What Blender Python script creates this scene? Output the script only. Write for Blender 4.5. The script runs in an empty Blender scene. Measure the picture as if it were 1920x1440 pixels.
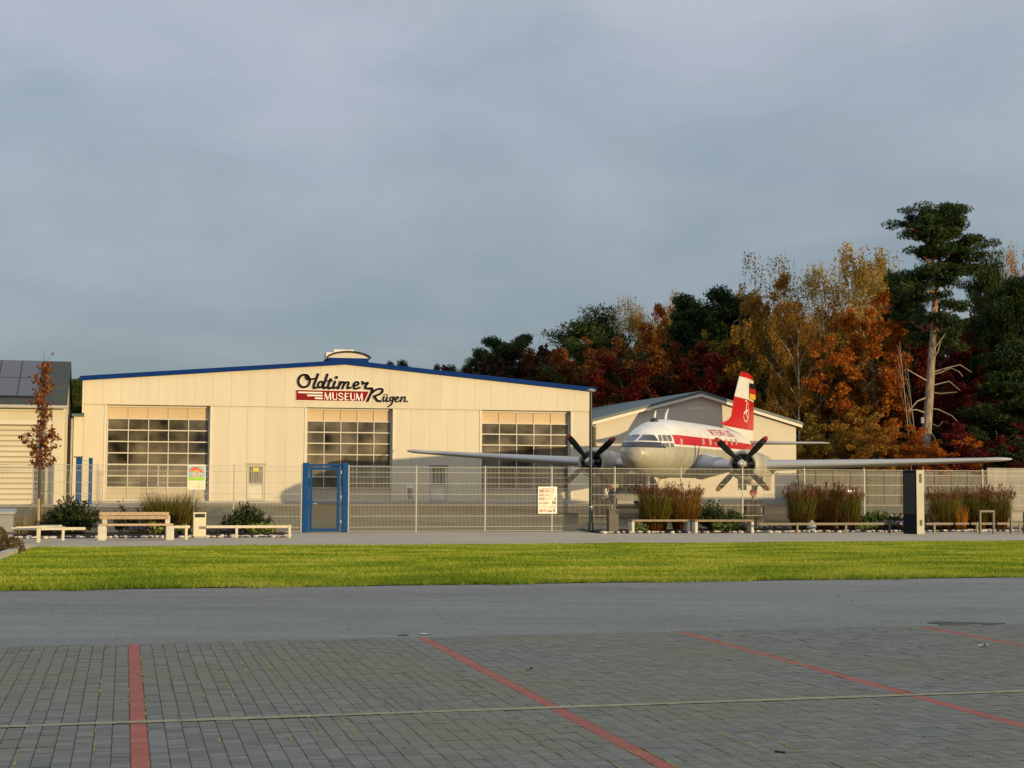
import bpy, bmesh, math, random
import numpy as np
from mathutils import Vector, Matrix

R = math.radians
random.seed(7)
rng = np.random.default_rng(7)
scn = bpy.context.scene
COL = scn.collection

# ------------------------------------------------------------------ camera, sky, sun, exposure
F = 2801.0                       # focal length in pixels of the 1920 x 1440 photograph
EYE = 2.0
PITCH = math.atan2(902 - 720, F)
ROLL = 0.0044
cam = bpy.data.cameras.new('camera')
cam.sensor_width = 36.0
cam.lens = 36.0 * F / 1920.0
cam.clip_end = 6000
camo = bpy.data.objects.new('camera', cam)
COL.objects.link(camo)
camo.location = (0, 0, EYE)
camo.rotation_euler = (Matrix.Rotation(R(90) + PITCH, 3, 'X') @ Matrix.Rotation(ROLL, 3, 'Z')).to_euler()
scn.camera = camo

SUN_AZ = R(47.0)                 # from straight behind the camera, towards the right
SUN_EL = R(5.2)
SUNDIR = Vector((math.sin(SUN_AZ) * math.cos(SUN_EL), -math.cos(SUN_AZ) * math.cos(SUN_EL), math.sin(SUN_EL)))
sun = bpy.data.lights.new('sun', 'SUN')
sun.energy = 3.9
sun.angle = R(0.5)
sun.color = (1.0, 0.74, 0.37)
suno = bpy.data.objects.new('sun', sun)
COL.objects.link(suno)
suno.rotation_euler = SUNDIR.to_track_quat('Z', 'Y').to_euler()

world = bpy.data.worlds.new('World')
scn.world = world
world.use_nodes = True
wn, wl = world.node_tree.nodes, world.node_tree.links
wn.clear()
w_out = wn.new('ShaderNodeOutputWorld')
w_bg = wn.new('ShaderNodeBackground')
w_bg.inputs['Strength'].default_value = 0.15
w_sky = wn.new('ShaderNodeTexSky')
w_sky.sky_type = 'NISHITA'
w_sky.sun_disc = False
w_sky.sun_elevation = SUN_EL
w_sky.sun_rotation = math.pi - SUN_AZ
w_sky.air_density = 1.0
w_sky.dust_density = 1.2
w_sky.ozone_density = 2.0
# thin cloud sheet: direction projected onto a high plane, two noises
w_tc = wn.new('ShaderNodeTexCoord')
w_sep = wn.new('ShaderNodeSeparateXYZ')
wl.new(w_tc.outputs['Generated'], w_sep.inputs[0])
w_add = wn.new('ShaderNodeMath'); w_add.operation = 'ADD'; w_add.inputs[1].default_value = 0.10
w_max = wn.new('ShaderNodeMath'); w_max.operation = 'MAXIMUM'; w_max.inputs[1].default_value = 0.0
wl.new(w_sep.outputs['Z'], w_max.inputs[0]); wl.new(w_max.outputs[0], w_add.inputs[0])
w_dx = wn.new('ShaderNodeMath'); w_dx.operation = 'DIVIDE'
w_dy = wn.new('ShaderNodeMath'); w_dy.operation = 'DIVIDE'
wl.new(w_sep.outputs['X'], w_dx.inputs[0]); wl.new(w_add.outputs[0], w_dx.inputs[1])
wl.new(w_sep.outputs['Y'], w_dy.inputs[0]); wl.new(w_add.outputs[0], w_dy.inputs[1])
w_cmb = wn.new('ShaderNodeCombineXYZ')
wl.new(w_dx.outputs[0], w_cmb.inputs[0]); wl.new(w_dy.outputs[0], w_cmb.inputs[1])
w_n1 = wn.new('ShaderNodeTexNoise'); w_n1.inputs['Scale'].default_value = 0.75; w_n1.inputs['Detail'].default_value = 7; w_n1.inputs['Roughness'].default_value = 0.5; w_n1.inputs['Distortion'].default_value = 0.5
wl.new(w_cmb.outputs[0], w_n1.inputs['Vector'])
w_n2 = wn.new('ShaderNodeTexNoise'); w_n2.inputs['Scale'].default_value = 5.5; w_n2.inputs['Detail'].default_value = 9; w_n2.inputs['Roughness'].default_value = 0.55; w_n2.inputs['Distortion'].default_value = 0.3
w_mp2 = wn.new('ShaderNodeMapping'); w_mp2.inputs['Scale'].default_value = (1.0, 1.0, 1.9)
wl.new(w_tc.outputs['Generated'], w_mp2.inputs[0]); wl.new(w_mp2.outputs[0], w_n2.inputs['Vector'])
w_av = wn.new('ShaderNodeMixRGB'); w_av.inputs[0].default_value = 0.62
wl.new(w_n1.outputs['Fac'], w_av.inputs[1]); wl.new(w_n2.outputs['Fac'], w_av.inputs[2])
w_r1 = wn.new('ShaderNodeValToRGB')
w_r1.color_ramp.elements[0].position = 0.40; w_r1.color_ramp.elements[0].color = (1.7, 1.93, 2.06, 1)
w_r1.color_ramp.elements[1].position = 0.60; w_r1.color_ramp.elements[1].color = (2.26, 2.33, 2.5, 1)
wl.new(w_av.outputs[0], w_r1.inputs[0])
# a cloud deck brightens from horizon to zenith as (1 + 2 sin h) / 3 and turns from blue grey to neutral grey
w_lum = wn.new('ShaderNodeMath'); w_lum.operation = 'MULTIPLY_ADD'; w_lum.inputs[1].default_value = 2.0; w_lum.inputs[2].default_value = 1.0
wl.new(w_max.outputs[0], w_lum.inputs[0])
w_tint = wn.new('ShaderNodeValToRGB')
w_tint.color_ramp.elements[0].position = 0.0; w_tint.color_ramp.elements[0].color = (0.84, 0.98, 1.06, 1)
w_tint.color_ramp.elements[1].position = 0.6; w_tint.color_ramp.elements[1].color = (1.06, 1.0, 0.95, 1)
_e = w_tint.color_ramp.elements.new(0.28); _e.color = (0.96, 0.99, 1.08, 1)
wl.new(w_max.outputs[0], w_tint.inputs[0])
w_m1 = wn.new('ShaderNodeMixRGB'); w_m1.blend_type = 'MULTIPLY'; w_m1.inputs[0].default_value = 1.0
wl.new(w_r1.outputs[0], w_m1.inputs[1]); wl.new(w_tint.outputs[0], w_m1.inputs[2])
w_m2 = wn.new('ShaderNodeVectorMath'); w_m2.operation = 'SCALE'
wl.new(w_m1.outputs[0], w_m2.inputs[0]); wl.new(w_lum.outputs[0], w_m2.inputs['Scale'])
w_mix = wn.new('ShaderNodeMixRGB'); w_mix.inputs['Fac'].default_value = 0.85
wl.new(w_sky.outputs[0], w_mix.inputs[1]); wl.new(w_m2.outputs[0], w_mix.inputs[2])
wl.new(w_mix.outputs[0], w_bg.inputs['Color'])
wl.new(w_bg.outputs[0], w_out.inputs[0])

scn.view_settings.view_transform = 'Standard'
scn.view_settings.look = 'None'
scn.view_settings.exposure = 0.0
scn.view_settings.gamma = 1.0
scn.view_settings.use_curve_mapping = False
scn.render.engine = 'CYCLES'
scn.cycles.max_bounces = 6
scn.cycles.transparent_max_bounces = 8
try:
    scn.cycles.use_denoising = True
except Exception:
    pass

# ------------------------------------------------------------------ photograph pixels to places
_c, _s = math.cos(PITCH), math.sin(PITCH)
def proj(P):
    x, y, z = P[0], P[1], P[2] - EYE
    d = y * _c + z * _s
    u = -y * _s + z * _c
    px, py = F * x / d, -F * u / d
    return 960 + px - ROLL * py, 720 + py + ROLL * px
def ray(px, py):
    a, b = px - 960, py - 720
    x = a + ROLL * b
    y = b - ROLL * a
    u = -y
    return Vector((x / F, _c - u / F * _s, _s + u / F * _c))
def on_z(px, py, z):
    d = ray(px, py)
    t = (z - EYE) / d.z
    return Vector((d.x * t, d.y * t, z))
def at_depth(px, py, Y):
    d = ray(px, py)
    t = Y / d.y
    return Vector((d.x * t, Y, EYE + d.z * t))

TH = R(14.5)
UX, UY = math.cos(TH), math.sin(TH)
def uv(u, v, z=0.0):
    return Vector((u * UX - v * UY, u * UY + v * UX, z))
def to_uv(P):
    return P[0] * UX + P[1] * UY, -P[0] * UY + P[1] * UX
class Frame:
    """a vertical plane standing at (x, y) turned by th; local x runs along it, local y away from the viewer"""
    def __init__(s, x, y, z, th):
        s.o = Vector((x, y, z)); s.th = th
        s.c, s.s = math.cos(th), math.sin(th)
    def pix(s, px, py, off=0.0):
        d = ray(px, py)
        n = (-s.s, s.c)
        t = (s.o.x * n[0] + s.o.y * n[1] + off) / (d.x * n[0] + d.y * n[1])
        X, Y = d.x * t - s.o.x, d.y * t - s.o.y
        return X * s.c + Y * s.s, EYE + d.z * t - s.o.z
    def x(s, px, off=0.0, py=880):
        return s.pix(px, py, off)[0]
    def z(s, px, py, off=0.0):
        return s.pix(px, py, off)[1]
    def world(s, x, y, z=0.0):
        return Vector((s.o.x + x * s.c - y * s.s, s.o.y + x * s.s + y * s.c, s.o.z + z))

Z_PARK = 0.52
V_EDGE = to_uv(on_z(960, 1191, Z_PARK))[1]      # pavers / asphalt
V_GRASS = to_uv(on_z(960, 1095, Z_PARK))[1]     # asphalt / lawn
V_PATH = to_uv(on_z(960, 1021, 0.0))[1]         # lawn / footpath
V_FENCE = to_uv(on_z(900, 997, 0.0))[1]
def ground_z(v):
    pts = [(-1e6, Z_PARK), (V_GRASS, Z_PARK), (V_PATH, 0.0), (V_FENCE + 3, 0.0), (72, 0.1), (81, 0.66), (90, 0.72), (1e6, 0.72)]
    for (a, za), (b, zb) in zip(pts, pts[1:]):
        if v <= b:
            return za + (zb - za) * (v - a) / (b - a)
def gz(P):
    return ground_z(to_uv(P)[1])

# ------------------------------------------------------------------ mesh and object helpers
class MB:
    def __init__(s):
        s.v = []; s.f = []
    def add(s, vs, fs):
        n = len(s.v)
        s.v += [tuple(p) for p in vs]
        s.f += [tuple(i + n for i in f) for f in fs]
        return s
    def box(s, x0, x1, y0, y1, z0, z1):
        return s.add([(x0, y0, z0), (x1, y0, z0), (x1, y1, z0), (x0, y1, z0), (x0, y0, z1), (x1, y0, z1), (x1, y1, z1), (x0, y1, z1)],
                     [(0, 3, 2, 1), (4, 5, 6, 7), (0, 1, 5, 4), (1, 2, 6, 5), (2, 3, 7, 6), (3, 0, 4, 7)])
    def bbox(s, x0, x1, y0, y1, z0, z1, b=0.01):
        """box with chamfered edges"""
        bm = bmesh.new()
        bmesh.ops.create_cube(bm, size=1.0)
        for v in bm.verts:
            v.co = ((x0 + x1) / 2 + v.co.x * (x1 - x0), (y0 + y1) / 2 + v.co.y * (y1 - y0), (z0 + z1) / 2 + v.co.z * (z1 - z0))
        bmesh.ops.bevel(bm, geom=bm.edges[:], offset=b, segments=2, affect='EDGES')
        bm.verts.index_update()
        s.add([v.co[:] for v in bm.verts], [[v.index for v in f.verts] for f in bm.faces])
        bm.free()
        return s
    def prism(s, poly, y0, y1):
        """polygon in (x, z), counter-clockwise seen from -y, swept from y0 to y1"""
        n = len(poly)
        vs = [(x, y0, z) for x, z in poly] + [(x, y1, z) for x, z in poly]
        fs = [tuple(range(n)), tuple(range(2 * n - 1, n - 1, -1))]
        fs += [(i, i + n, (i + 1) % n + n, (i + 1) % n) for i in range(n)]
        return s.add(vs, fs)
    def prism_x(s, poly, x0, x1):
        n = len(poly)
        vs = [(x0, y, z) for y, z in poly] + [(x1, y, z) for y, z in poly]
        fs = [tuple(range(n - 1, -1, -1)), tuple(range(n, 2 * n))]
        fs += [(i, (i + 1) % n, (i + 1) % n + n, i + n) for i in range(n)]
        return s.add(vs, fs)
    def tube(s, pts, rad, n=8, cap=True):
        pts = [Vector(p) for p in pts]
        if not hasattr(rad, '__len__'):
            rad = [rad] * len(pts)
        vs, fs = [], []
        for i, p in enumerate(pts):
            d = (pts[min(i + 1, len(pts) - 1)] - pts[max(i - 1, 0)])
            d = d.normalized() if d.length > 1e-9 else Vector((0, 0, 1))
            a = d.cross(Vector((0, 0, 1)) if abs(d.z) < 0.9 else Vector((1, 0, 0))).normalized()
            b = d.cross(a)
            for k in range(n):
                t = 2 * math.pi * k / n
                vs.append(p + (a * math.cos(t) + b * math.sin(t)) * rad[i])
        for i in range(len(pts) - 1):
            for k in range(n):
                k2 = (k + 1) % n
                fs.append((i * n + k, i * n + k2, (i + 1) * n + k2, (i + 1) * n + k))
        if cap:
            fs.append(tuple(range(n - 1, -1, -1)))
            fs.append(tuple(range((len(pts) - 1) * n, len(pts) * n)))
        return s.add(vs, fs)
    def lathe(s, prof, c=(0, 0, 0), axis='z', n=24):
        """prof: list of (r, h)"""
        vs, fs = [], []
        for r, h in prof:
            for k in range(n):
                t = 2 * math.pi * k / n
                a, b = r * math.cos(t), r * math.sin(t)
                p = {'z': (a, b, h), 'x': (h, a, b), 'y': (b, h, a)}[axis]
                vs.append((p[0] + c[0], p[1] + c[1], p[2] + c[2]))
        for i in range(len(prof) - 1):
            for k in range(n):
                k2 = (k + 1) % n
                fs.append((i * n + k, i * n + k2, (i + 1) * n + k2, (i + 1) * n + k))
        return s.add(vs, fs)
    def loft(s, rings, cap=True):
        n = len(rings[0])
        vs = [p for r in rings for p in r]
        fs = []
        for i in range(len(rings) - 1):
            for k in range(n):
                k2 = (k + 1) % n
                fs.append((i * n + k, i * n + k2, (i + 1) * n + k2, (i + 1) * n + k))
        if cap:
            fs.append(tuple(range(n - 1, -1, -1)))
            fs.append(tuple(range((len(rings) - 1) * n, len(rings) * n)))
        return s.add(vs, fs)
    def mesh(s, name, mat=None, smooth=False):
        me = bpy.data.meshes.new(name)
        me.from_pydata(s.v, [], s.f)
        if mat: me.materials.append(mat)
        me.update()
        bm = bmesh.new(); bm.from_mesh(me); bmesh.ops.recalc_face_normals(bm, faces=bm.faces[:]); bm.to_mesh(me); bm.free()
        if smooth:
            if smooth is True:
                me.shade_smooth()
            else:
                try:
                    me.set_sharp_from_angle(angle=R(smooth))
                except Exception:
                    me.shade_smooth()
        return me
    def build(s, name, mat, parent=None, smooth=False):
        return put(name, s.mesh(name, mat, smooth), parent)

def put(name, me, parent=None, loc=None, rz=None):
    o = bpy.data.objects.new(name, me)
    COL.objects.link(o)
    if parent is not None: o.parent = parent
    if loc is not None: o.location = loc
    if rz is not None: o.rotation_euler = (0, 0, rz)
    return o
def tag(o, label=None, cat=None, group=None, kind=None):
    if label: o['label'] = label
    if cat: o['category'] = cat
    if group: o['group'] = group
    if kind: o['kind'] = kind
    return o
def empty(name, loc, rz=0.0, label=None, cat=None, group=None):
    o = bpy.data.objects.new(name, None)
    COL.objects.link(o)
    o.empty_display_size = 0.2
    o.location = loc
    o.rotation_euler = (0, 0, rz)
    return tag(o, label, cat, group)
def copy_tree(o, parent=None):
    kids = list(o.children)
    c = o.copy()
    COL.objects.link(c)
    c.parent = parent
    for k in kids:
        copy_tree(k, c)
    return c
def frame_empty(name, fr, label, cat, group=None):
    return empty(name, fr.o, fr.th, label, cat, group)
def np_mesh(name, verts, quads=None, tris=None, mat=None, smooth=False):
    me = bpy.data.meshes.new(name)
    verts = np.asarray(verts, dtype=np.float32)
    nq = 0 if quads is None else len(quads)
    nt = 0 if tris is None else len(tris)
    me.vertices.add(len(verts))
    me.vertices.foreach_set('co', verts.ravel())
    idx, tot = [], []
    if nq: idx.append(np.asarray(quads, dtype=np.int32).ravel()); tot.append(np.full(nq, 4, np.int32))
    if nt: idx.append(np.asarray(tris, dtype=np.int32).ravel()); tot.append(np.full(nt, 3, np.int32))
    idx = np.concatenate(idx); tot = np.concatenate(tot)
    st = np.concatenate([[0], np.cumsum(tot)[:-1]]).astype(np.int32)
    me.loops.add(len(idx)); me.loops.foreach_set('vertex_index', idx)
    me.polygons.add(len(tot)); me.polygons.foreach_set('loop_start', st)
    me.polygons.foreach_set('loop_total', tot)
    if mat: me.materials.append(mat)
    me.update(calc_edges=True)
    me.validate()
    if smooth: me.shade_smooth()
    return me

# ------------------------------------------------------------------ materials
def nodes(name):
    m = bpy.data.materials.new(name)
    m.use_nodes = True
    nt = m.node_tree
    return m, nt.nodes, nt.links, nt.nodes['Principled BSDF']
def paint(name, col, rough=0.6, metal=0.0, var=0.12, scale=3.0, bump=0.0, bscale=40.0, streak=False, spec=0.5, dirt=None, dirt_amt=0.35):
    """paint, plaster, metal or stone: a base colour with blotches, optional streaks, dirt and fine relief"""
    m, N, L, bs = nodes(name)
    tc = N.new('ShaderNodeTexCoord')
    mp = N.new('ShaderNodeMapping')
    L.new(tc.outputs['Object'], mp.inputs[0])
    if streak: mp.inputs['Scale'].default_value = (2.2, 2.2, 0.18)
    n1 = N.new('ShaderNodeTexNoise'); n1.inputs['Scale'].default_value = scale; n1.inputs['Detail'].default_value = 6; n1.inputs['Roughness'].default_value = 0.6
    L.new(mp.outputs[0], n1.inputs['Vector'])
    rp = N.new('ShaderNodeValToRGB')
    lo = tuple(max(0, c * (1 - var)) for c in col); hi = tuple(min(1, c * (1 + var)) for c in col)
    rp.color_ramp.elements[0].position = 0.3; rp.color_ramp.elements[0].color = (*lo, 1)
    rp.color_ramp.elements[1].position = 0.7; rp.color_ramp.elements[1].color = (*hi, 1)
    L.new(n1.outputs['Fac'], rp.inputs[0])
    oi = N.new('ShaderNodeObjectInfo')
    mr = N.new('ShaderNodeMapRange'); mr.inputs['To Min'].default_value = 1 - var * 0.5; mr.inputs['To Max'].default_value = 1 + var * 0.5
    L.new(oi.outputs['Random'], mr.inputs[0])
    mu = N.new('ShaderNodeMixRGB'); mu.blend_type = 'MULTIPLY'; mu.inputs['Fac'].default_value = 1
    L.new(rp.outputs[0], mu.inputs[1]); L.new(mr.outputs[0], mu.inputs[2])
    out = mu.outputs[0]
    if dirt:
        n2 = N.new('ShaderNodeTexNoise'); n2.inputs['Scale'].default_value = scale * 0.37; n2.inputs['Detail'].default_value = 9; n2.inputs['Roughness'].default_value = 0.7
        L.new(mp.outputs[0], n2.inputs['Vector'])
        r2 = N.new('ShaderNodeValToRGB'); r2.color_ramp.elements[0].position = 0.48; r2.color_ramp.elements[1].position = 0.75
        r2.color_ramp.elements[1].color = (dirt_amt, dirt_amt, dirt_amt, 1)
        L.new(n2.outputs['Fac'], r2.inputs[0])
        mx = N.new('ShaderNodeMixRGB'); mx.inputs[2].default_value = (*dirt, 1)
        L.new(r2.outputs[0], mx.inputs[0]); L.new(out, mx.inputs[1])
        out = mx.outputs[0]
    L.new(out, bs.inputs['Base Color'])
    bs.inputs['Roughness'].default_value = rough
    bs.inputs['Metallic'].default_value = metal
    bs.inputs['Specular IOR Level'].default_value = spec
    if bump:
        n3 = N.new('ShaderNodeTexNoise'); n3.inputs['Scale'].default_value = bscale; n3.inputs['Detail'].default_value = 4
        L.new(tc.outputs['Object'], n3.inputs['Vector'])
        bp = N.new('ShaderNodeBump'); bp.inputs['Strength'].default_value = bump; bp.inputs['Distance'].default_value = 0.02
        L.new(n3.outputs['Fac'], bp.inputs['Height']); L.new(bp.outputs[0], bs.inputs['Normal'])
    return m
def leafmat(name, cols, trans=0.35, rough=0.55, zgrad=None, big=0.15, bigscale=0.5, rnd=1.0, stretch=None):
    """foliage: colour picked per leaf from a ramp, shifted by a coarse noise; some light passes through"""
    m, N, L, bs = nodes(name)
    ge = N.new('ShaderNodeNewGeometry')
    oi = N.new('ShaderNodeObjectInfo')
    tc = N.new('ShaderNodeTexCoord')
    nz = N.new('ShaderNodeTexNoise'); nz.inputs['Scale'].default_value = bigscale; nz.inputs['Detail'].default_value = 2 if stretch is None else 7
    if stretch is None:
        L.new(tc.outputs['Object'], nz.inputs['Vector'])
    else:
        mpp = N.new('ShaderNodeMapping'); mpp.inputs['Rotation'].default_value = (0, 0, -TH); mpp.inputs['Scale'].default_value = stretch
        L.new(tc.outputs['Object'], mpp.inputs[0]); L.new(mpp.outputs[0], nz.inputs['Vector'])
    m1 = N.new('ShaderNodeMath'); m1.operation = 'MULTIPLY_ADD'; m1.inputs[1].default_value = big * 4; m1.inputs[2].default_value = -big * 2
    L.new(nz.outputs['Fac'], m1.inputs[0])
    m2 = N.new('ShaderNodeMath'); m2.operation = 'MULTIPLY_ADD'; m2.inputs[1].default_value = rnd
    L.new(ge.outputs['Random Per Island'], m2.inputs[0]); L.new(m1.outputs[0], m2.inputs[2])
    m3 = N.new('ShaderNodeMath'); m3.operation = 'MULTIPLY_ADD'; m3.inputs[1].default_value = 0.3; m3.inputs[2].default_value = -0.15
    L.new(oi.outputs['Random'], m3.inputs[0])
    m4 = N.new('ShaderNodeMath'); m4.operation = 'ADD'; m4.use_clamp = True
    L.new(m2.outputs[0], m4.inputs[0]); L.new(m3.outputs[0], m4.inputs[1])
    rp = N.new('ShaderNodeValToRGB')
    els = rp.color_ramp.elements
    while len(els) < len(cols): els.new(0.5)
    for i, c in enumerate(cols):
        els[i].position = i / (len(cols) - 1); els[i].color = (*c, 1)
    L.new(m4.outputs[0], rp.inputs[0])
    out = rp.outputs[0]
    if zgrad:                                   # stems that are another colour near the root
        c0, z0, z1 = zgrad
        sp = N.new('ShaderNodeSeparateXYZ'); L.new(tc.outputs['Object'], sp.inputs[0])
        mr = N.new('ShaderNodeMapRange'); mr.inputs['From Min'].default_value = z0; mr.inputs['From Max'].default_value = z1
        L.new(sp.outputs['Z'], mr.inputs[0])
        mx = N.new('ShaderNodeMixRGB'); mx.inputs[1].default_value = (*c0, 1)
        L.new(mr.outputs[0], mx.inputs[0]); L.new(out, mx.inputs[2])
        out = mx.outputs[0]
    L.new(out, bs.inputs['Base Color'])
    bs.inputs['Roughness'].default_value = rough
    bs.inputs['Specular IOR Level'].default_value = 0.08
    tr = N.new('ShaderNodeBsdfTranslucent'); L.new(out, tr.inputs['Color'])
    ms = N.new('ShaderNodeMixShader'); ms.inputs[0].default_value = trans
    L.new(bs.outputs[0], ms.inputs[1]); L.new(tr.outputs[0], ms.inputs[2])
    L.new(ms.outputs[0], N['Material Output'].inputs['Surface'])
    return m
def groundmat(name, cols, scales=(0.15, 2.5, 30.0), rough=0.95, bump=0.5, bdist=0.03, stretch=(1, 1, 1)):
    m, N, L, bs = nodes(name)
    tc = N.new('ShaderNodeTexCoord'); mp = N.new('ShaderNodeMapping'); mp.inputs['Scale'].default_value = stretch
    mp.inputs['Rotation'].default_value = (0, 0, -TH)
    L.new(tc.outputs['Object'], mp.inputs[0])
    ns = []
    for s in scales:
        n = N.new('ShaderNodeTexNoise'); n.inputs['Scale'].default_value = s; n.inputs['Detail'].default_value = 8; n.inputs['Roughness'].default_value = 0.62
        L.new(mp.outputs[0], n.inputs['Vector']); ns.append(n)
    a = N.new('ShaderNodeMath'); a.operation = 'ADD'; L.new(ns[0].outputs['Fac'], a.inputs[0]); L.new(ns[1].outputs['Fac'], a.inputs[1])
    b = N.new('ShaderNodeMath'); b.operation = 'ADD'; L.new(a.outputs[0], b.inputs[0]); L.new(ns[2].outputs['Fac'], b.inputs[1])
    mr = N.new('ShaderNodeMapRange'); mr.inputs['From Min'].default_value = 1.1; mr.inputs['From Max'].default_value = 1.9
    L.new(b.outputs[0], mr.inputs[0])
    rp = N.new('ShaderNodeValToRGB'); els = rp.color_ramp.elements
    while len(els) < len(cols): els.new(0.5)
    for i, c in enumerate(cols):
        els[i].position = i / (len(cols) - 1); els[i].color = (*c, 1)
    L.new(mr.outputs[0], rp.inputs[0]); L.new(rp.outputs[0], bs.inputs['Base Color'])
    bs.inputs['Roughness'].default_value = rough
    bs.inputs['Specular IOR Level'].default_value = 0.3
    if bump:
        bp = N.new('ShaderNodeBump'); bp.inputs['Strength'].default_value = bump; bp.inputs['Distance'].default_value = bdist
        L.new(b.outputs[0], bp.inputs['Height']); L.new(bp.outputs[0], bs.inputs['Normal'])
    return m

M = {}
M['wall'] = paint('hangar panel paint', (0.655, 0.595, 0.47), 0.7, var=0.03, scale=0.8, streak=True, bump=0.05, bscale=60, dirt=(0.45, 0.38, 0.27), dirt_amt=0.3)
M['wall2'] = paint('rear hall plaster', (0.6, 0.55, 0.45), 0.85, var=0.04, scale=1.5, bump=0.1, bscale=50, dirt=(0.6, 0.56, 0.47), dirt_amt=0.25)
M['wall3'] = paint('garage plaster', (0.62, 0.56, 0.42), 0.85, var=0.04, scale=1.2, bump=0.1, bscale=50, dirt=(0.6, 0.55, 0.42), dirt_amt=0.25)
M['plinth'] = paint('plinth', (0.4, 0.39, 0.37), 0.9, var=0.1, bump=0.2)
M['blue'] = paint('blue fascia paint', (0.002, 0.03, 0.17), 0.75, var=0.08, spec=0.12)
M['bluegate'] = paint('blue gate paint', (0.002, 0.06, 0.22), 0.65, var=0.08, scale=6, spec=0.15)
M['roofblue'] = paint('hangar roof sheet', (0.10, 0.14, 0.2), 0.5, var=0.1)
M['roofgreen'] = paint('rear hall roof sheet', (0.075, 0.12, 0.13), 0.55, var=0.12, streak=True)
M['tile'] = paint('dark roof covering', (0.035, 0.042, 0.045), 0.7, var=0.3, scale=5, bump=0.4, bscale=12, dirt=(0.07, 0.1, 0.05), dirt_amt=0.5)
M['white'] = paint('white trim', (0.68, 0.64, 0.55), 0.55, var=0.05)
M['frame'] = paint('window frame white', (0.58, 0.54, 0.45), 0.5, var=0.05)
M['panel'] = paint('door infill panel', (0.6, 0.45, 0.27), 0.45, var=0.08, scale=0.7)
M['panel_low'] = paint('door kick panel', (0.5, 0.43, 0.31), 0.5, var=0.06, scale=0.7)
M['dark'] = paint('dark interior', (0.015, 0.014, 0.012), 0.9)
M['black'] = paint('black paint', (0.012, 0.012, 0.013), 0.45, var=0.2)
M['darkgreen'] = paint('dark green post paint', (0.022, 0.035, 0.03), 0.4, var=0.2, scale=5)
M['signred'] = paint('sign red', (0.24, 0.006, 0.012), 0.7, var=0.06, spec=0.2)
M['signblack'] = paint('sign lettering black', (0.012, 0.006, 0.008), 0.8, spec=0.15)
M['signwhite'] = paint('sign white', (0.85, 0.82, 0.76), 0.5, var=0.02)
M['galv'] = paint('galvanised steel', (0.42, 0.43, 0.44), 0.45, metal=0.6, var=0.12, scale=8)
M['mesh'] = paint('pale fence coating', (0.42, 0.41, 0.37), 0.5, var=0.05)
M['wood'] = paint('weathered bench timber', (0.46, 0.34, 0.22), 0.75, var=0.22, scale=9, bump=0.2, bscale=25)
M['oldwood'] = paint('grey bench timber', (0.27, 0.21, 0.145), 0.85, var=0.22, scale=9, bump=0.3, bscale=25)
M['concrete'] = paint('bench concrete', (0.6, 0.57, 0.5), 0.9, var=0.1, scale=7, bump=0.15)
M['rail'] = paint('pale rail paint', (0.6, 0.55, 0.43), 0.6, var=0.08, scale=6)
M['railgrey'] = paint('grey rail steel', (0.12, 0.11, 0.09), 0.55, metal=0.3, var=0.12)
M['cream'] = paint('cream bin paint', (0.68, 0.62, 0.45), 0.5, var=0.06)
M['darkgrey'] = paint('dark grey bin sheet', (0.085, 0.08, 0.07), 0.6, var=0.1)
M['cabinet'] = paint('grey cabinet', (0.26, 0.26, 0.25), 0.6, var=0.1, scale=4)
M['slab'] = paint('cabinet cover slab', (0.33, 0.36, 0.38), 0.7, var=0.1)
M['stele'] = paint('stele steel', (0.56, 0.53, 0.43), 0.42, metal=0.25, var=0.06)
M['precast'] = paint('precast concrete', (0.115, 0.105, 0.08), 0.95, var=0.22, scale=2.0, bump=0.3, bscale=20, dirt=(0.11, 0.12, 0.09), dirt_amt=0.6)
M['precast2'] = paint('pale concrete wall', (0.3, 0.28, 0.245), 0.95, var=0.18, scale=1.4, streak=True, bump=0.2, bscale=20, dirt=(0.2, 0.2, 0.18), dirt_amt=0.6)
M['rubber'] = paint('tyre rubber', (0.018, 0.018, 0.018), 0.75, var=0.2)
M['acwhite'] = paint('aircraft white paint', (0.72, 0.71, 0.68), 0.38, var=0.05, scale=1.2, dirt=(0.5, 0.46, 0.38), dirt_amt=0.3)
M['acgrey'] = paint('aircraft grey paint', (0.46, 0.44, 0.36), 0.33, var=0.07, scale=1.0, dirt=(0.22, 0.2, 0.16), dirt_amt=0.35)
M['acwing'] = paint('aircraft wing paint', (0.43, 0.44, 0.45), 0.38, var=0.06, scale=0.9, dirt=(0.26, 0.26, 0.25), dirt_amt=0.35)
M['acred'] = paint('aircraft red paint', (0.52, 0.012, 0.014), 0.36, var=0.06, scale=1.5)
M['acdark'] = paint('antiglare paint', (0.035, 0.042, 0.055), 0.45, var=0.1)
M['acblack'] = paint('propeller black', (0.006, 0.006, 0.007), 0.65, var=0.2, spec=0.25)
M['acgold'] = paint('flag gold', (0.75, 0.42, 0.03), 0.45, var=0.04)
M['proptip'] = paint('propeller tip red', (0.36, 0.05, 0.03), 0.5)
M['hubmetal'] = paint('propeller dome metal', (0.5, 0.5, 0.48), 0.35, metal=0.4)
M['curtain'] = paint('cabin curtain', (0.42, 0.32, 0.24), 0.7, var=0.1)
M['bark'] = paint('brown bark', (0.075, 0.055, 0.04), 0.95, var=0.35, scale=4, bump=0.6, bscale=12)
M['birchbark'] = paint('birch bark', (0.52, 0.48, 0.4), 0.85, var=0.2, scale=2.2, bump=0.2, dirt=(0.05, 0.045, 0.04), dirt_amt=0.9)
M['deadwood'] = paint('bleached dead wood', (0.33, 0.27, 0.2), 0.9, var=0.15)
M['stake'] = paint('tree stake', (0.45, 0.3, 0.16), 0.85, var=0.15, scale=8)
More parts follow.
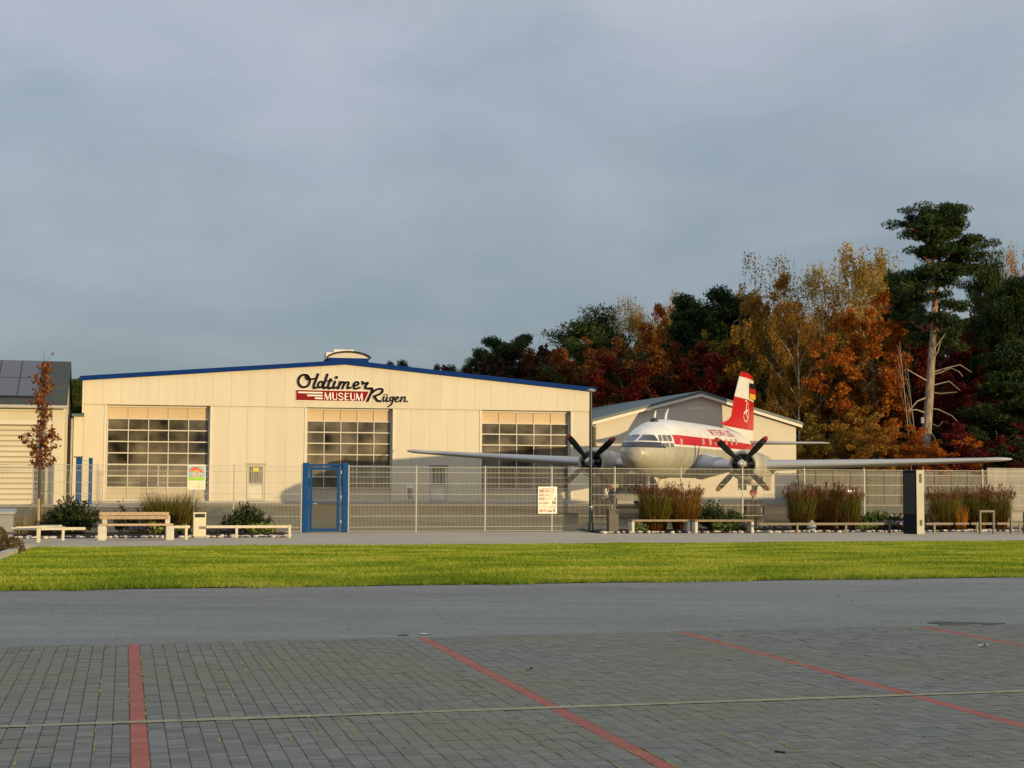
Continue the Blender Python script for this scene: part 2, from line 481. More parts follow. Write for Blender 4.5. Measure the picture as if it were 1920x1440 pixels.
M['soil'] = groundmat('bed soil', [(0.012, 0.009, 0.007), (0.03, 0.022, 0.016), (0.05, 0.04, 0.03)], (1, 8, 40), bump=0.8)
M['stone'] = paint('pale edging stone', (0.62, 0.56, 0.48), 0.9, var=0.3, scale=3, bump=0.3, bscale=20)
M['asphalt'] = groundmat('asphalt', [(0.165, 0.167, 0.16), (0.215, 0.217, 0.208), (0.28, 0.281, 0.268)], (0.12, 1.4, 70.0), rough=0.85, bump=0.25, bdist=0.012, stretch=(0.35, 1.6, 1))
def m_asphalt():
    m = groundmat('asphalt', [(0.175, 0.177, 0.17), (0.225, 0.227, 0.218), (0.29, 0.291, 0.278)], (0.12, 1.4, 70.0), rough=0.85, bump=0.3, bdist=0.012, stretch=(0.35, 1.6, 1))
    N, L = m.node_tree.nodes, m.node_tree.links
    bs = N['Principled BSDF']
    src = bs.inputs['Base Color'].links[0].from_socket
    ge = N.new('ShaderNodeNewGeometry')
    mp = N.new('ShaderNodeMapping'); mp.inputs['Rotation'].default_value = (0, 0, -TH); L.new(ge.outputs['Position'], mp.inputs[0])
    wob = N.new('ShaderNodeTexNoise'); wob.inputs['Scale'].default_value = 1.3; wob.inputs['Detail'].default_value = 5; L.new(mp.outputs[0], wob.inputs['Vector'])
    mxv = N.new('ShaderNodeMixRGB'); mxv.inputs[0].default_value = 0.25; L.new(mp.outputs[0], mxv.inputs[1]); L.new(wob.outputs['Color'], mxv.inputs[2])
    vo = N.new('ShaderNodeTexVoronoi'); vo.feature = 'DISTANCE_TO_EDGE'; vo.inputs['Scale'].default_value = 0.32; L.new(mxv.outputs[0], vo.inputs['Vector'])
    lt = N.new('ShaderNodeMapRange'); lt.inputs['From Min'].default_value = 0.0; lt.inputs['From Max'].default_value = 0.006; lt.inputs['To Min'].default_value = 0.16; lt.inputs['To Max'].default_value = 0.0
    L.new(vo.outputs['Distance'], lt.inputs[0])
    d1 = N.new('ShaderNodeMixRGB'); d1.inputs[2].default_value = (0.05, 0.05, 0.045, 1); L.new(lt.outputs[0], d1.inputs[0]); L.new(src, d1.inputs[1])
    st_ = N.new('ShaderNodeTexNoise'); st_.inputs['Scale'].default_value = 0.5; st_.inputs['Detail'].default_value = 8; st_.inputs['Roughness'].default_value = 0.7
    mp2 = N.new('ShaderNodeMapping'); mp2.inputs['Rotation'].default_value = (0, 0, -TH); mp2.inputs['Scale'].default_value = (0.4, 1.3, 1); L.new(ge.outputs['Position'], mp2.inputs[0]); L.new(mp2.outputs[0], st_.inputs['Vector'])
    r2 = N.new('ShaderNodeValToRGB'); r2.color_ramp.elements[0].position = 0.50; r2.color_ramp.elements[1].position = 0.72; r2.color_ramp.elements[1].color = (0.42, 0.42, 0.42, 1); L.new(st_.outputs['Fac'], r2.inputs[0])
    d2 = N.new('ShaderNodeMixRGB'); d2.inputs[2].default_value = (0.115, 0.112, 0.1, 1); L.new(r2.outputs[0], d2.inputs[0]); L.new(d1.outputs[0], d2.inputs[1])
    ag = N.new('ShaderNodeTexVoronoi'); ag.inputs['Scale'].default_value = 55; L.new(ge.outputs['Position'], ag.inputs['Vector'])
    ar = N.new('ShaderNodeMapRange'); ar.inputs['To Min'].default_value = 0.75; ar.inputs['To Max'].default_value = 1.3; L.new(ag.outputs['Color'], ar.inputs[0])
    d3 = N.new('ShaderNodeMixRGB'); d3.blend_type = 'MULTIPLY'; d3.inputs[0].default_value = 1; L.new(d2.outputs[0], d3.inputs[1]); L.new(ar.outputs[0], d3.inputs[2])
    L.new(d3.outputs[0], bs.inputs['Base Color'])
    return m
M['asphalt'] = m_asphalt()
M['path'] = groundmat('footpath surface', [(0.32, 0.285, 0.225), (0.41, 0.365, 0.29), (0.48, 0.43, 0.345)], (0.2, 2.0, 60.0), bump=0.3, bdist=0.012)
M['field'] = groundmat('rough ground', [(0.11, 0.09, 0.05), (0.17, 0.145, 0.08), (0.24, 0.205, 0.13)], (0.12, 0.9, 12.0), bump=0.6, bdist=0.08)
M['turf'] = groundmat('lawn soil', [(0.15, 0.19, 0.025), (0.25, 0.29, 0.035), (0.33, 0.31, 0.07)], (0.25, 1.6, 14.0), bump=0.8, bdist=0.06)
M['kerb'] = paint('kerb stone', (0.42, 0.38, 0.31), 0.9, var=0.15, scale=5, bump=0.2)
M['litterwhite'] = paint('pale scrap', (0.75, 0.73, 0.68), 0.8)
M['leafbrown'] = paint('dry leaf', (0.36, 0.2, 0.1), 0.8, var=0.3, scale=20)
M['pv_frame'] = paint('solar module frame', (0.03, 0.03, 0.035), 0.4)
M['yellow'] = paint('yellow notice', (0.75, 0.62, 0.02), 0.5)
def m_glass():
    m, N, L, bs = nodes('window glass with painted reflections')
    tc = N.new('ShaderNodeTexCoord')
    oi = N.new('ShaderNodeObjectInfo')
    n = N.new('ShaderNodeTexNoise'); n.inputs['Scale'].default_value = 0.55; n.inputs['Detail'].default_value = 3
    ad = N.new('ShaderNodeVectorMath'); ad.operation = 'ADD'
    ge = N.new('ShaderNodeNewGeometry'); sc_ = N.new('ShaderNodeMath'); sc_.operation = 'MULTIPLY'; sc_.inputs[1].default_value = 0.5
    L.new(oi.outputs['Random'], sc_.inputs[0]); L.new(ge.outputs['Position'], ad.inputs[0]); L.new(sc_.outputs[0], ad.inputs[1])
    L.new(ad.outputs[0], n.inputs['Vector'])
    rp = N.new('ShaderNodeValToRGB')
    rp.color_ramp.elements[0].position = 0.34; rp.color_ramp.elements[0].color = (0.012, 0.012, 0.009, 1)
    rp.color_ramp.elements[1].position = 0.68; rp.color_ramp.elements[1].color = (0.21, 0.18, 0.125, 1)  # tan blotches in the base colour stand in for reflections on the panes
    L.new(n.outputs['Fac'], rp.inputs[0]); L.new(rp.outputs[0], bs.inputs['Base Color'])
    bs.inputs['Roughness'].default_value = 0.06
    bs.inputs['Specular IOR Level'].default_value = 0.5
    bp = N.new('ShaderNodeBump'); bp.inputs['Strength'].default_value = 0.05; bp.inputs['Distance'].default_value = 0.05
    L.new(n.outputs['Fac'], bp.inputs['Height']); L.new(bp.outputs[0], bs.inputs['Normal'])
    return m
M['glass'] = m_glass()
def m_cockpit():
    m, N, L, bs = nodes('aircraft glazing')
    bs.inputs['Base Color'].default_value = (0.03, 0.035, 0.035, 1)
    bs.inputs['Roughness'].default_value = 0.1
    return m
M['acglass'] = m_cockpit()
def m_pv():
    m, N, L, bs = nodes('solar cells')
    tc = N.new('ShaderNodeTexCoord')
    br = N.new('ShaderNodeTexBrick'); br.offset = 0; br.inputs['Scale'].default_value = 6.0; br.inputs['Mortar Size'].default_value = 0.012
    br.inputs['Brick Width'].default_value = 1.0; br.inputs['Row Height'].default_value = 1.0
    br.inputs['Color1'].default_value = (0.055, 0.065, 0.1, 1); br.inputs['Color2'].default_value = (0.06, 0.072, 0.11, 1); br.inputs['Mortar'].default_value = (0.14, 0.14, 0.17, 1)
    L.new(tc.outputs['Object'], br.inputs['Vector']); L.new(br.outputs[0], bs.inputs['Base Color'])
    bs.inputs['Roughness'].default_value = 0.25
    return m
M['pv'] = m_pv()
def m_paver(name, c0, c1, c2, moss):
    m, N, L, bs = nodes(name)
    tc = N.new('ShaderNodeTexCoord'); ge = N.new('ShaderNodeNewGeometry'); oi = N.new('ShaderNodeObjectInfo')
    ad = N.new('ShaderNodeMath'); ad.operation = 'ADD'
    L.new(ge.outputs['Random Per Island'], ad.inputs[0]); L.new(oi.outputs['Random'], ad.inputs[1])
    fr = N.new('ShaderNodeMath'); fr.operation = 'FRACT'; L.new(ad.outputs[0], fr.inputs[0])
    rp = N.new('ShaderNodeValToRGB'); els = rp.color_ramp.elements; els.new(0.5)
    for e, c in zip(els, (c0, c1, c2)): e.color = (*c, 1)
    L.new(fr.outputs[0], rp.inputs[0])
    n1 = N.new('ShaderNodeTexNoise'); n1.inputs['Scale'].default_value = 0.55; n1.inputs['Detail'].default_value = 7; n1.inputs['Roughness'].default_value = 0.62
    L.new(ge.outputs['Position'], n1.inputs['Vector'])
    r2 = N.new('ShaderNodeValToRGB'); r2.color_ramp.elements[0].position = 0.38; r2.color_ramp.elements[1].position = 0.66
    r2.color_ramp.elements[1].color = (0.8, 0.8, 0.8, 1)
    L.new(n1.outputs['Fac'], r2.inputs[0])
    mx = N.new('ShaderNodeMixRGB'); mx.inputs[2].default_value = (*moss, 1)
    L.new(r2.outputs[0], mx.inputs[0]); L.new(rp.outputs[0], mx.inputs[1])
    n2 = N.new('ShaderNodeTexNoise'); n2.inputs['Scale'].default_value = 90; n2.inputs['Detail'].default_value = 5
    L.new(ge.outputs['Position'], n2.inputs['Vector'])
    mr = N.new('ShaderNodeMapRange'); mr.inputs['From Min'].default_value = 0.3; mr.inputs['From Max'].default_value = 0.7; mr.inputs['To Min'].default_value = 0.82; mr.inputs['To Max'].default_value = 1.15
    L.new(n2.outputs['Fac'], mr.inputs[0])
    mu = N.new('ShaderNodeMixRGB'); mu.blend_type = 'MULTIPLY'; mu.inputs[0].default_value = 1
    L.new(mx.outputs[0], mu.inputs[1]); L.new(mr.outputs[0], mu.inputs[2])
    L.new(mu.outputs[0], bs.inputs['Base Color'])
    bs.inputs['Roughness'].default_value = 0.9
    bs.inputs['Specular IOR Level'].default_value = 0.3
    bp = N.new('ShaderNodeBump'); bp.inputs['Strength'].default_value = 0.35; bp.inputs['Distance'].default_value = 0.004
    L.new(n2.outputs['Fac'], bp.inputs['Height']); L.new(bp.outputs[0], bs.inputs['Normal'])
    return m
M['paver'] = m_paver('grey paver', (0.16, 0.166, 0.152), (0.19, 0.195, 0.176), (0.23, 0.234, 0.212), (0.205, 0.205, 0.135))
M['redpaver'] = m_paver('red paver', (0.36, 0.11, 0.085), (0.4, 0.125, 0.1), (0.44, 0.15, 0.12), (0.33, 0.13, 0.1))
def m_joint():
    m, N, L, bs = nodes('paver joint sand and moss')
    ge = N.new('ShaderNodeNewGeometry')
    n = N.new('ShaderNodeTexNoise'); n.inputs['Scale'].default_value = 0.42; n.inputs['Detail'].default_value = 6; n.inputs['Roughness'].default_value = 0.6
    L.new(ge.outputs['Position'], n.inputs['Vector'])
    rp = N.new('ShaderNodeValToRGB'); els = rp.color_ramp.elements; els.new(0.55)
    els[0].position = 0.40; els[0].color = (0.075, 0.07, 0.055, 1)
    els[1].position = 0.52; els[1].color = (0.12, 0.12, 0.06, 1)
    els[2].position = 0.60; els[2].color = (0.3, 0.3, 0.06, 1)
    L.new(n.outputs['Fac'], rp.inputs[0]); L.new(rp.outputs[0], bs.inputs['Base Color'])
    bs.inputs['Roughness'].default_value = 1.0
    return m
M['joint'] = m_joint()
def m_worn():
    m, N, L, bs = nodes('worn yellow line paint')
    ge = N.new('ShaderNodeNewGeometry')
    n = N.new('ShaderNodeTexNoise'); n.inputs['Scale'].default_value = 14; n.inputs['Detail'].default_value = 7
    L.new(ge.outputs['Position'], n.inputs['Vector'])
    rp = N.new('ShaderNodeValToRGB')
    rp.color_ramp.elements[0].position = 0.3; rp.color_ramp.elements[0].color = (0.24, 0.22, 0.14, 1)
    rp.color_ramp.elements[1].position = 0.6; rp.color_ramp.elements[1].color = (0.37, 0.34, 0.2, 1)
    L.new(n.outputs['Fac'], rp.inputs[0]); L.new(rp.outputs[0], bs.inputs['Base Color'])
    bs.inputs['Roughness'].default_value = 0.8
    return m
M['yellowline'] = m_worn()
# foliage
M['lawn'] = leafmat('lawn grass blades', [(0.18, 0.27, 0.022), (0.34, 0.41, 0.036), (0.48, 0.5, 0.06), (0.58, 0.52, 0.14)], 0.45, big=0.75, bigscale=0.6, rnd=0.5, stretch=(0.75, 1.2, 1.0))
M['pine'] = leafmat('pine needles', [(0.012, 0.024, 0.009), (0.026, 0.05, 0.014), (0.06, 0.085, 0.022)], 0.15)
M['pine2'] = leafmat('bright pine needles', [(0.022, 0.042, 0.01), (0.05, 0.078, 0.018), (0.1, 0.12, 0.03)], 0.2)
M['gold'] = leafmat('golden birch leaves', [(0.25, 0.16, 0.03), (0.4, 0.26, 0.05), (0.55, 0.38, 0.1)], 0.4)
M['amber'] = leafmat('amber leaves', [(0.22, 0.11, 0.02), (0.36, 0.19, 0.03), (0.48, 0.27, 0.05)], 0.4)
M['olive'] = leafmat('olive autumn leaves', [(0.12, 0.085, 0.015), (0.23, 0.16, 0.025), (0.36, 0.25, 0.045)], 0.4)
M['orange'] = leafmat('orange beech leaves', [(0.24, 0.065, 0.012), (0.42, 0.125, 0.018), (0.52, 0.2, 0.03)], 0.4)
M['rust'] = leafmat('rust brown leaves', [(0.07, 0.025, 0.01), (0.15, 0.05, 0.013), (0.25, 0.095, 0.022)], 0.35)
M['crimson'] = leafmat('dark red leaves', [(0.05, 0.008, 0.007), (0.11, 0.014, 0.01), (0.21, 0.03, 0.018)], 0.35)
M['redbrown'] = leafmat('red brown young leaves', [(0.11, 0.03, 0.014), (0.26, 0.08, 0.022), (0.42, 0.2, 0.06)], 0.35)
M['laurel'] = leafmat('dark evergreen shrub leaves', [(0.015, 0.026, 0.01), (0.03, 0.048, 0.014), (0.07, 0.08, 0.025)], 0.15)
M['laurel2'] = leafmat('bright evergreen shrub leaves', [(0.03, 0.06, 0.015), (0.06, 0.1, 0.02), (0.11, 0.14, 0.04)], 0.25)
M['miscanthus'] = leafmat('tall grass blades', [(0.06, 0.06, 0.012), (0.14, 0.125, 0.02), (0.26, 0.2, 0.04)], 0.3, zgrad=((0.13, 0.04, 0.014), 0.0, 0.75))
M['miscanthus2'] = leafmat('rust tall grass blades', [(0.11, 0.055, 0.012), (0.22, 0.11, 0.02), (0.32, 0.19, 0.04)], 0.3, zgrad=((0.15, 0.04, 0.014), 0.0, 0.8))
M['plume'] = leafmat('grass plumes', [(0.13, 0.055, 0.02), (0.21, 0.09, 0.04), (0.3, 0.15, 0.075)], 0.4)
M['drygrass'] = leafmat('dry tall grass', [(0.25, 0.19, 0.07), (0.35, 0.28, 0.12), (0.45, 0.37, 0.2)], 0.4)
M['orangegrass'] = leafmat('orange low grass', [(0.33, 0.13, 0.015), (0.42, 0.19, 0.02), (0.5, 0.26, 0.05)], 0.4)
M['hosta'] = leafmat('pale green broad leaves', [(0.12, 0.16, 0.03), (0.22, 0.28, 0.06), (0.36, 0.38, 0.14)], 0.35)
M['aster'] = leafmat('violet aster flowers', [(0.14, 0.09, 0.26), (0.22, 0.15, 0.4), (0.36, 0.28, 0.5)], 0.3)
M['asterleaf'] = leafmat('aster foliage', [(0.012, 0.012, 0.01), (0.03, 0.035, 0.02), (0.05, 0.06, 0.03)], 0.2)
M['brownshrub'] = leafmat('brown shrub leaves', [(0.05, 0.04, 0.012), (0.11, 0.08, 0.02), (0.18, 0.12, 0.04)], 0.3)
def m_pinebark():
    m, N, L, bs = nodes('scots pine bark')
    tc = N.new('ShaderNodeTexCoord'); sp = N.new('ShaderNodeSeparateXYZ'); L.new(tc.outputs['Object'], sp.inputs[0])
    n = N.new('ShaderNodeTexNoise'); n.inputs['Scale'].default_value = 3; n.inputs['Detail'].default_value = 8
    mp = N.new('ShaderNodeMapping'); mp.inputs['Scale'].default_value = (2, 2, 0.5); L.new(tc.outputs['Object'], mp.inputs[0]); L.new(mp.outputs[0], n.inputs['Vector'])
    rp = N.new('ShaderNodeValToRGB')
    rp.color_ramp.elements[0].position = 0.35; rp.color_ramp.elements[0].color = (0.14, 0.1, 0.07, 1)
    rp.color_ramp.elements[1].position = 0.62; rp.color_ramp.elements[1].color = (0.36, 0.29, 0.22, 1)
    L.new(n.outputs['Fac'], rp.inputs[0])
    mr = N.new('ShaderNodeMapRange'); mr.inputs['From Min'].default_value = 11; mr.inputs['From Max'].default_value = 15
    L.new(sp.outputs['Z'], mr.inputs[0])
    mx = N.new('ShaderNodeMixRGB'); mx.inputs[2].default_value = (0.3, 0.12, 0.045, 1)
    L.new(mr.outputs[0], mx.inputs[0]); L.new(rp.outputs[0], mx.inputs[1]); L.new(mx.outputs[0], bs.inputs['Base Color'])
    bs.inputs['Roughness'].default_value = 0.95
    bp = N.new('ShaderNodeBump'); bp.inputs['Strength'].default_value = 0.6; bp.inputs['Distance'].default_value = 0.05
    L.new(n.outputs['Fac'], bp.inputs['Height']); L.new(bp.outputs[0], bs.inputs['Normal'])
    return m
M['pinebark'] = m_pinebark()

# ================================================================== THE SETTING
def strip(name, mat, u0, u1, vs, dz, nu=40, kind='structure'):
    """a ground sheet over u0..u1 and the list of v, laid dz above the terrain"""
    us = np.linspace(u0, u1, nu)
    vts, q = [], []
    for v in vs:
        for u in us:
            vts.append(uv(u, v, ground_z(v) + dz))
    for i in range(len(vs) - 1):
        for k in range(nu - 1):
            a = i * nu + k
            q.append((a, a + 1, a + nu + 1, a + nu))
    o = put(name, np_mesh(name, [p[:] for p in vts], quads=q, mat=mat))
    return tag(o, kind=kind)

gv = [-2500, -300, -60, 0, V_EDGE, V_GRASS] + list(np.linspace(V_GRASS + 2, V_PATH, 8)) + [V_FENCE + 3, 64, 72, 76, 81, 90, 130, 300, 900, 2500]
strip('ground', M['field'], -2500, 2500, gv, -0.03, nu=60)
strip('road', M['asphalt'], -160, 200, [V_EDGE, V_EDGE + 2, V_GRASS], 0.0)
strip('footpath', M['path'], -160, 200, [V_PATH, V_PATH + 3, V_FENCE - 0.02], 0.0)
# paved yard around the hall doors behind the fence
strip('yard', M['path'], -60, 4, [79.5, 82, 85.5], 0.0)
# lawn sheet
U_KERB = to_uv(on_z(52, 1030, 0.05))[0]
lw = strip('lawn', M['turf'], U_KERB, 120, list(np.linspace(V_GRASS, V_PATH, 14)), 0.012, nu=60)

# lawn blades: uncountable
def lawn_blades(n):
    v = V_GRASS + (V_PATH - V_GRASS) * rng.random(n) ** 1.25
    half = 0.36 * v + 6
    u = -0.0 + (rng.random(n) * 2 - 1) * half + 0.27 * v
    ok = u > U_KERB + 0.1
    u, v = u[ok], v[ok]
    n = len(u)
    z = np.interp(v, [V_GRASS, V_PATH], [Z_PARK, 0.0]) + 0.008
    # patchy length
    patch = 0.5 + 0.5 * np.sin(u * 0.9 + np.sin(v * 0.7) * 2) * np.cos(v * 0.6 + u * 0.23)
    h = (0.022 + 0.034 * rng.random(n)) * (0.6 + 0.8 * patch)
    h = np.where(v < V_GRASS + 1.2, h * 1.2, h)
    edge = 0.10 * np.sin(u * 2.1) + 0.07 * np.sin(u * 5.3 + 1) + 0.05 * np.sin(u * 13.0)
    v = np.where(v < V_GRASS + 0.5, v - 0.08 + edge * (1 - (v - V_GRASS) / 0.5), v)
    v = np.where(v > V_PATH - 0.6, v + edge * 1.3, v)
    w = 0.010 + 0.012 * rng.random(n)
    a = rng.random(n) * math.pi
    x = u * UX - v * UY; y = u * UY + v * UX
    lean = (rng.random((n, 2)) - 0.5) * 1.4 * h[:, None]
    V3 = np.empty((n, 3, 3), np.float32)
    V3[:, 0] = np.stack([x - np.cos(a) * w, y - np.sin(a) * w, z], 1)
    V3[:, 1] = np.stack([x + np.cos(a) * w, y + np.sin(a) * w, z], 1)
    V3[:, 2] = np.stack([x + lean[:, 0], y + lean[:, 1], z + h], 1)
    o = put('grass', np_mesh('grass', V3.reshape(-1, 3), tris=np.arange(n * 3).reshape(-1, 3), mat=M['lawn']))
    tag(o, 'short yellow green grass of the lawn strip beyond the asphalt', 'grass', kind='stuff')
lawn_blades(330000)

# ---- paved parking area: every paver is geometry, the nearest ones separate pieces
park = strip('parking_pavement', M['joint'], -14, 16, [2.0, 6.0, V_EDGE], -0.005, nu=12)
RED_U = [to_uv(on_z(px, py, Z_PARK))[0] for px, py in ((256, 1300), (1022, 1318), (1597, 1273))]
d_bay = (RED_U[2] - RED_U[0]) / 2
RED_U = [RED_U[0] - d_bay] + RED_U + [RED_U[2] + d_bay, RED_U[2] + 2 * d_bay]
PV = 0.1
def paver_mesh(name, lu, lv, mat, ch=0.0035, gap=0.0035):
    a, b = lu / 2 - gap / 2, lv / 2 - gap / 2
    c, d = a - ch, b - ch
    vs = [(-a, -b, -0.03), (a, -b, -0.03), (a, b, -0.03), (-a, b, -0.03), (-a, -b, -ch), (a, -b, -ch), (a, b, -ch), (-a, b, -ch), (-c, -d, 0), (c, -d, 0), (c, d, 0), (-c, d, 0)]
    fs = [(8, 9, 10, 11)]
    for i in range(4):
        j = (i + 1) % 4
        fs += [(i, j, j + 4, i + 4), (i + 4, j + 4, j + 8, i + 8)]
    return vs, fs
rows = int((V_EDGE - 2.2) / PV)
cells = []                                  # (u, v, lu, lv, red)
for r in range(rows):
    v = V_EDGE - 0.1 - r * PV - PV / 2
    for i in range(len(RED_U) - 1):
        a, b = RED_U[i] + 0.05, RED_U[i + 1] - 0.05
        nst = round((b - a) / PV)
        w = (b - a) / nst
        if r % 2 == 0: cells.append((RED_U[i], v - PV / 2, 0.1, 2 * PV, True))
        for k in range(nst):
            cells.append((a + (k + 0.5) * w, v, w, PV, False))
for k in range(-70, 80):                    # a header course along the asphalt
    cells.append((k * 0.2, V_EDGE - 0.05, 0.2, 0.1, False))
def in_view(u, v):
    P = uv(u, v, Z_PARK)
    if P.y < 1: return False
    x, y = proj(P)
    return -20 < x < 1940 and y < 1450
seen = sorted([c for c in cells if in_view(c[0], c[1])], key=lambda c: (uv(c[0], c[1]).length))
def pick(lst, n): return lst[:n]
near = pick([c for c in seen if not c[4]], 290)
near_red = pick([c for c in seen if c[4]], 90)
nearset = set(id(c) for c in near) | set(id(c) for c in near_red)
meshes = {}
for c in near + near_red:
    key = (round(c[2], 3), round(c[3], 3), c[4])
    if key not in meshes:
        vs, fs = paver_mesh('paver', c[2], c[3], None)
        meshes[key] = MB().add(vs, fs).mesh('paver', M['redpaver' if c[4] else 'paver'])
    o = put('red_paver' if c[4] else 'paver', meshes[key], park, uv(c[0], c[1], Z_PARK + 0.004 + (0 if c[4] else random.uniform(-0.002, 0.002))), TH)
    o.rotation_euler = (R(random.uniform(-0.9, 0.9)), R(random.uniform(-0.5, 0.5)), TH + R(random.uniform(-0.5, 0.5)))
for red, nm in ((False, 'distant_pavers'), (True, 'distant_red_pavers')):
    mb = MB()
    for c in cells:
        if c[4] != red or id(c) in nearset: continue
        vs, fs = paver_mesh('x', c[2], c[3], None)
        dz = Z_PARK + 0.004 + random.uniform(-0.0025, 0.0025)
        tx, ty = random.uniform(-0.009, 0.009), random.uniform(-0.016, 0.016)
        ca, sa = math.cos(TH), math.sin(TH)
        P = uv(c[0], c[1])
        mb.add([(P.x + x * ca - y * sa, P.y + x * sa + y * ca, dz + z + x * tx + y * ty) for x, y, z in vs], fs)
    me = bpy.data.meshes.new(nm); me.from_pydata(mb.v, [], mb.f); me.materials.append(M['redpaver' if red else 'paver']); me.update()
    tag(put(nm, me, park), kind='stuff')
# moss grown in some of the joints
def moss():
    r = np.random.default_rng(17)
    mb = MB()
    for i in range(len(RED_U) - 1):
        a, b = RED_U[i] + 0.05, RED_U[i + 1] - 0.05
        nst = round((b - a) / 0.2)
        for k in range(nst + 1):
            u = a + (b - a) * k / nst
            v = 3.0
            ph = r.random() * 6
            while v < V_EDGE - 0.15:
                L_ = 0.06 + 0.22 * r.random()
                dens = 0.5 + 0.5 * math.sin(u * 1.15 + 0.6) * math.sin(v * 0.55 + 0.9 + 0.2 * ph) + 0.25 * math.sin(v * 2.3 + ph)
                if r.random() < dens * 0.85 - 0.18:
                    w = 0.003 + 0.006 * r.random() * dens
                    j = (r.random() - 0.5) * 0.006
                    mb.add([uv(u + j - w * 0.4, v, Z_PARK + 0.0072), uv(u + j + w, v + L_ * 0.3, Z_PARK + 0.0072), uv(u + j + w * 0.5, v + L_, Z_PARK + 0.0072), uv(u + j - w, v + L_ * 0.7, Z_PARK + 0.0072)], [(0, 1, 2, 3)])
                v += L_
    me = bpy.data.meshes.new('joint_moss'); me.from_pydata(mb.v, [], mb.f); me.update()
    me.materials.append(leafmat('joint moss', [(0.1, 0.1, 0.03), (0.22, 0.22, 0.045), (0.36, 0.35, 0.07)], 0.0, big=0.4, bigscale=0.8))
    tag(put('joint_moss', me, park), kind='stuff')
moss()
# pale yellow line across the bays
V_YEL = to_uv(on_z(960, 1331, Z_PARK))[1]
yl = MB()
uu = np.linspace(-14, 16, 120)
for a, b in zip(uu, uu[1:]):
    w0 = 0.04 + 0.006 * math.sin(a * 3.1)
    yl.add([uv(a, V_YEL - w0, Z_PARK + 0.0078), uv(b, V_YEL - w0, Z_PARK + 0.0078), uv(b, V_YEL + w0, Z_PARK + 0.0078), uv(a, V_YEL + w0, Z_PARK + 0.0078)], [(0, 1, 2, 3)])
tag(yl.build('line_marking', M['yellowline']), kind='structure')
# worn damp patch of asphalt repair near the far right bay
pm = MB()
P0 = on_z(1806, 1170, Z_PARK)
ring = []
for k in range(28):
    t = 2 * math.pi * k / 28
    r = 1 + 0.22 * math.sin(3 * t + 1) + 0.12 * math.sin(7 * t)
    ring.append((P0.x + 0.36 * r * math.cos(t), P0.y + 0.22 * r * math.sin(t), Z_PARK + 0.005))
pm.add(ring, [tuple(range(28))])
tag(pm.build('road_patch', paint('damp asphalt', (0.035, 0.034, 0.03), 0.6, var=0.3, scale=8)), kind='structure')

# ---- planting beds along the fence (soil), edged with pale stones
def bed(name, px0, px1, py_front, v_back, stones_n, seed):
    A = to_uv(on_z(px0, py_front, 0.0)); B = to_uv(on_z(px1, py_front - (px1 - px0) * 0.005, 0.0))
    v0 = (A[1] + B[1]) / 2
    mb = MB()
    nu, nv = 40, 8
    vs, q = [], []
    for j in range(nv):
        for i in range(nu):
            u = A[0] + (B[0] - A[0]) * i / (nu - 1); v = v0 + (v_back - v0) * j / (nv - 1)
            e = min(1, 3 * j / (nv - 1), 3 * (nv - 1 - j) / (nv - 1) + 0.2)
            vs.append(uv(u, v, ground_z(v) + 0.005 + 0.07 * e + random.uniform(0, 0.03))[:])
    for j in range(nv - 1):
        for i in range(nu - 1):
            a = j * nu + i
            q.append((a, a + 1, a + nu + 1, a + nu))
    b = tag(put(name, np_mesh(name, vs, quads=q, mat=M['soil'])), kind='structure')
    rr = random.Random(seed)
    for k in range(stones_n):
        u = A[0] + (B[0] - A[0]) * (k + rr.random()) / stones_n
        s = rr.uniform(0.6, 1.35)
        o = put('edging_stone', STONES[rr.randrange(4)], b, uv(u, v0 + rr.uniform(0.05, 0.35), 0.03), rr.uniform(0, 6))
        o.scale = (s * rr.uniform(0.8, 1.3), s, s * rr.uniform(0.7, 1.0))
    return b, A[0], B[0], v0
STONES = []
for k in range(4):
    bm = bmesh.new(); bmesh.ops.create_icosphere(bm, subdivisions=2, radius=0.085)
    rs = random.Random(k)
    ph = [rs.uniform(0, 6) for _ in range(6)]
    for v in bm.verts:
        n = v.co.normalized()
        f = 1 + 0.16 * math.sin(4 * n.x + ph[0]) + 0.14 * math.sin(5 * n.y + ph[1]) + 0.12 * math.sin(6 * n.z + ph[2])
        v.co = Vector((n.x * 1.25, n.y, n.z * 0.72)) * 0.085 * f
    me = bpy.data.meshes.new('edging_stone'); bm.to_mesh(me); bm.free(); me.materials.append(M['stone']); me.shade_smooth(); STONES.append(me)
bed('planting_bed', -60, 548, 1010.5, V_FENCE - 0.05, 70, 1)
bed('planting_bed', 1126, 2000, 1000.5, V_FENCE + 0.9, 110, 2)
# dark bed left of the lawn and its kerb
kb = MB()
K0, K1 = to_uv(on_z(-40, 1110, 0.3)), (U_KERB, V_PATH)
vv = np.linspace(V_GRASS - 0.1, V_PATH, 26)
kerb = tag(bpy.data.objects.new('kerb', None), kind='structure'); COL.objects.link(kerb)
for i in range(25):
    m = MB()
    a, b = vv[i] + 0.006, vv[i + 1] - 0.006
    za, zb = ground_z(a), ground_z(b)
    for (v, z) in ((a, za), (b, zb)):
        m.v += [uv(U_KERB - 0.22, v, z - 0.1)[:], uv(U_KERB, v, z - 0.1)[:], uv(U_KERB, v, z + 0.12)[:], uv(U_KERB - 0.22, v, z + 0.12)[:]]
    m.f += [(0, 1, 2, 3), (7, 6, 5, 4), (0, 4, 5, 1), (1, 5, 6, 2), (2, 6, 7, 3), (3, 7, 4, 0)]
    m.build('kerb_stone', M['kerb'], kerb)
strip('side_bed', M['soil'], U_KERB - 9, U_KERB - 0.22, list(np.linspace(V_GRASS, V_PATH + 1.5, 14)), 0.03, nu=14)

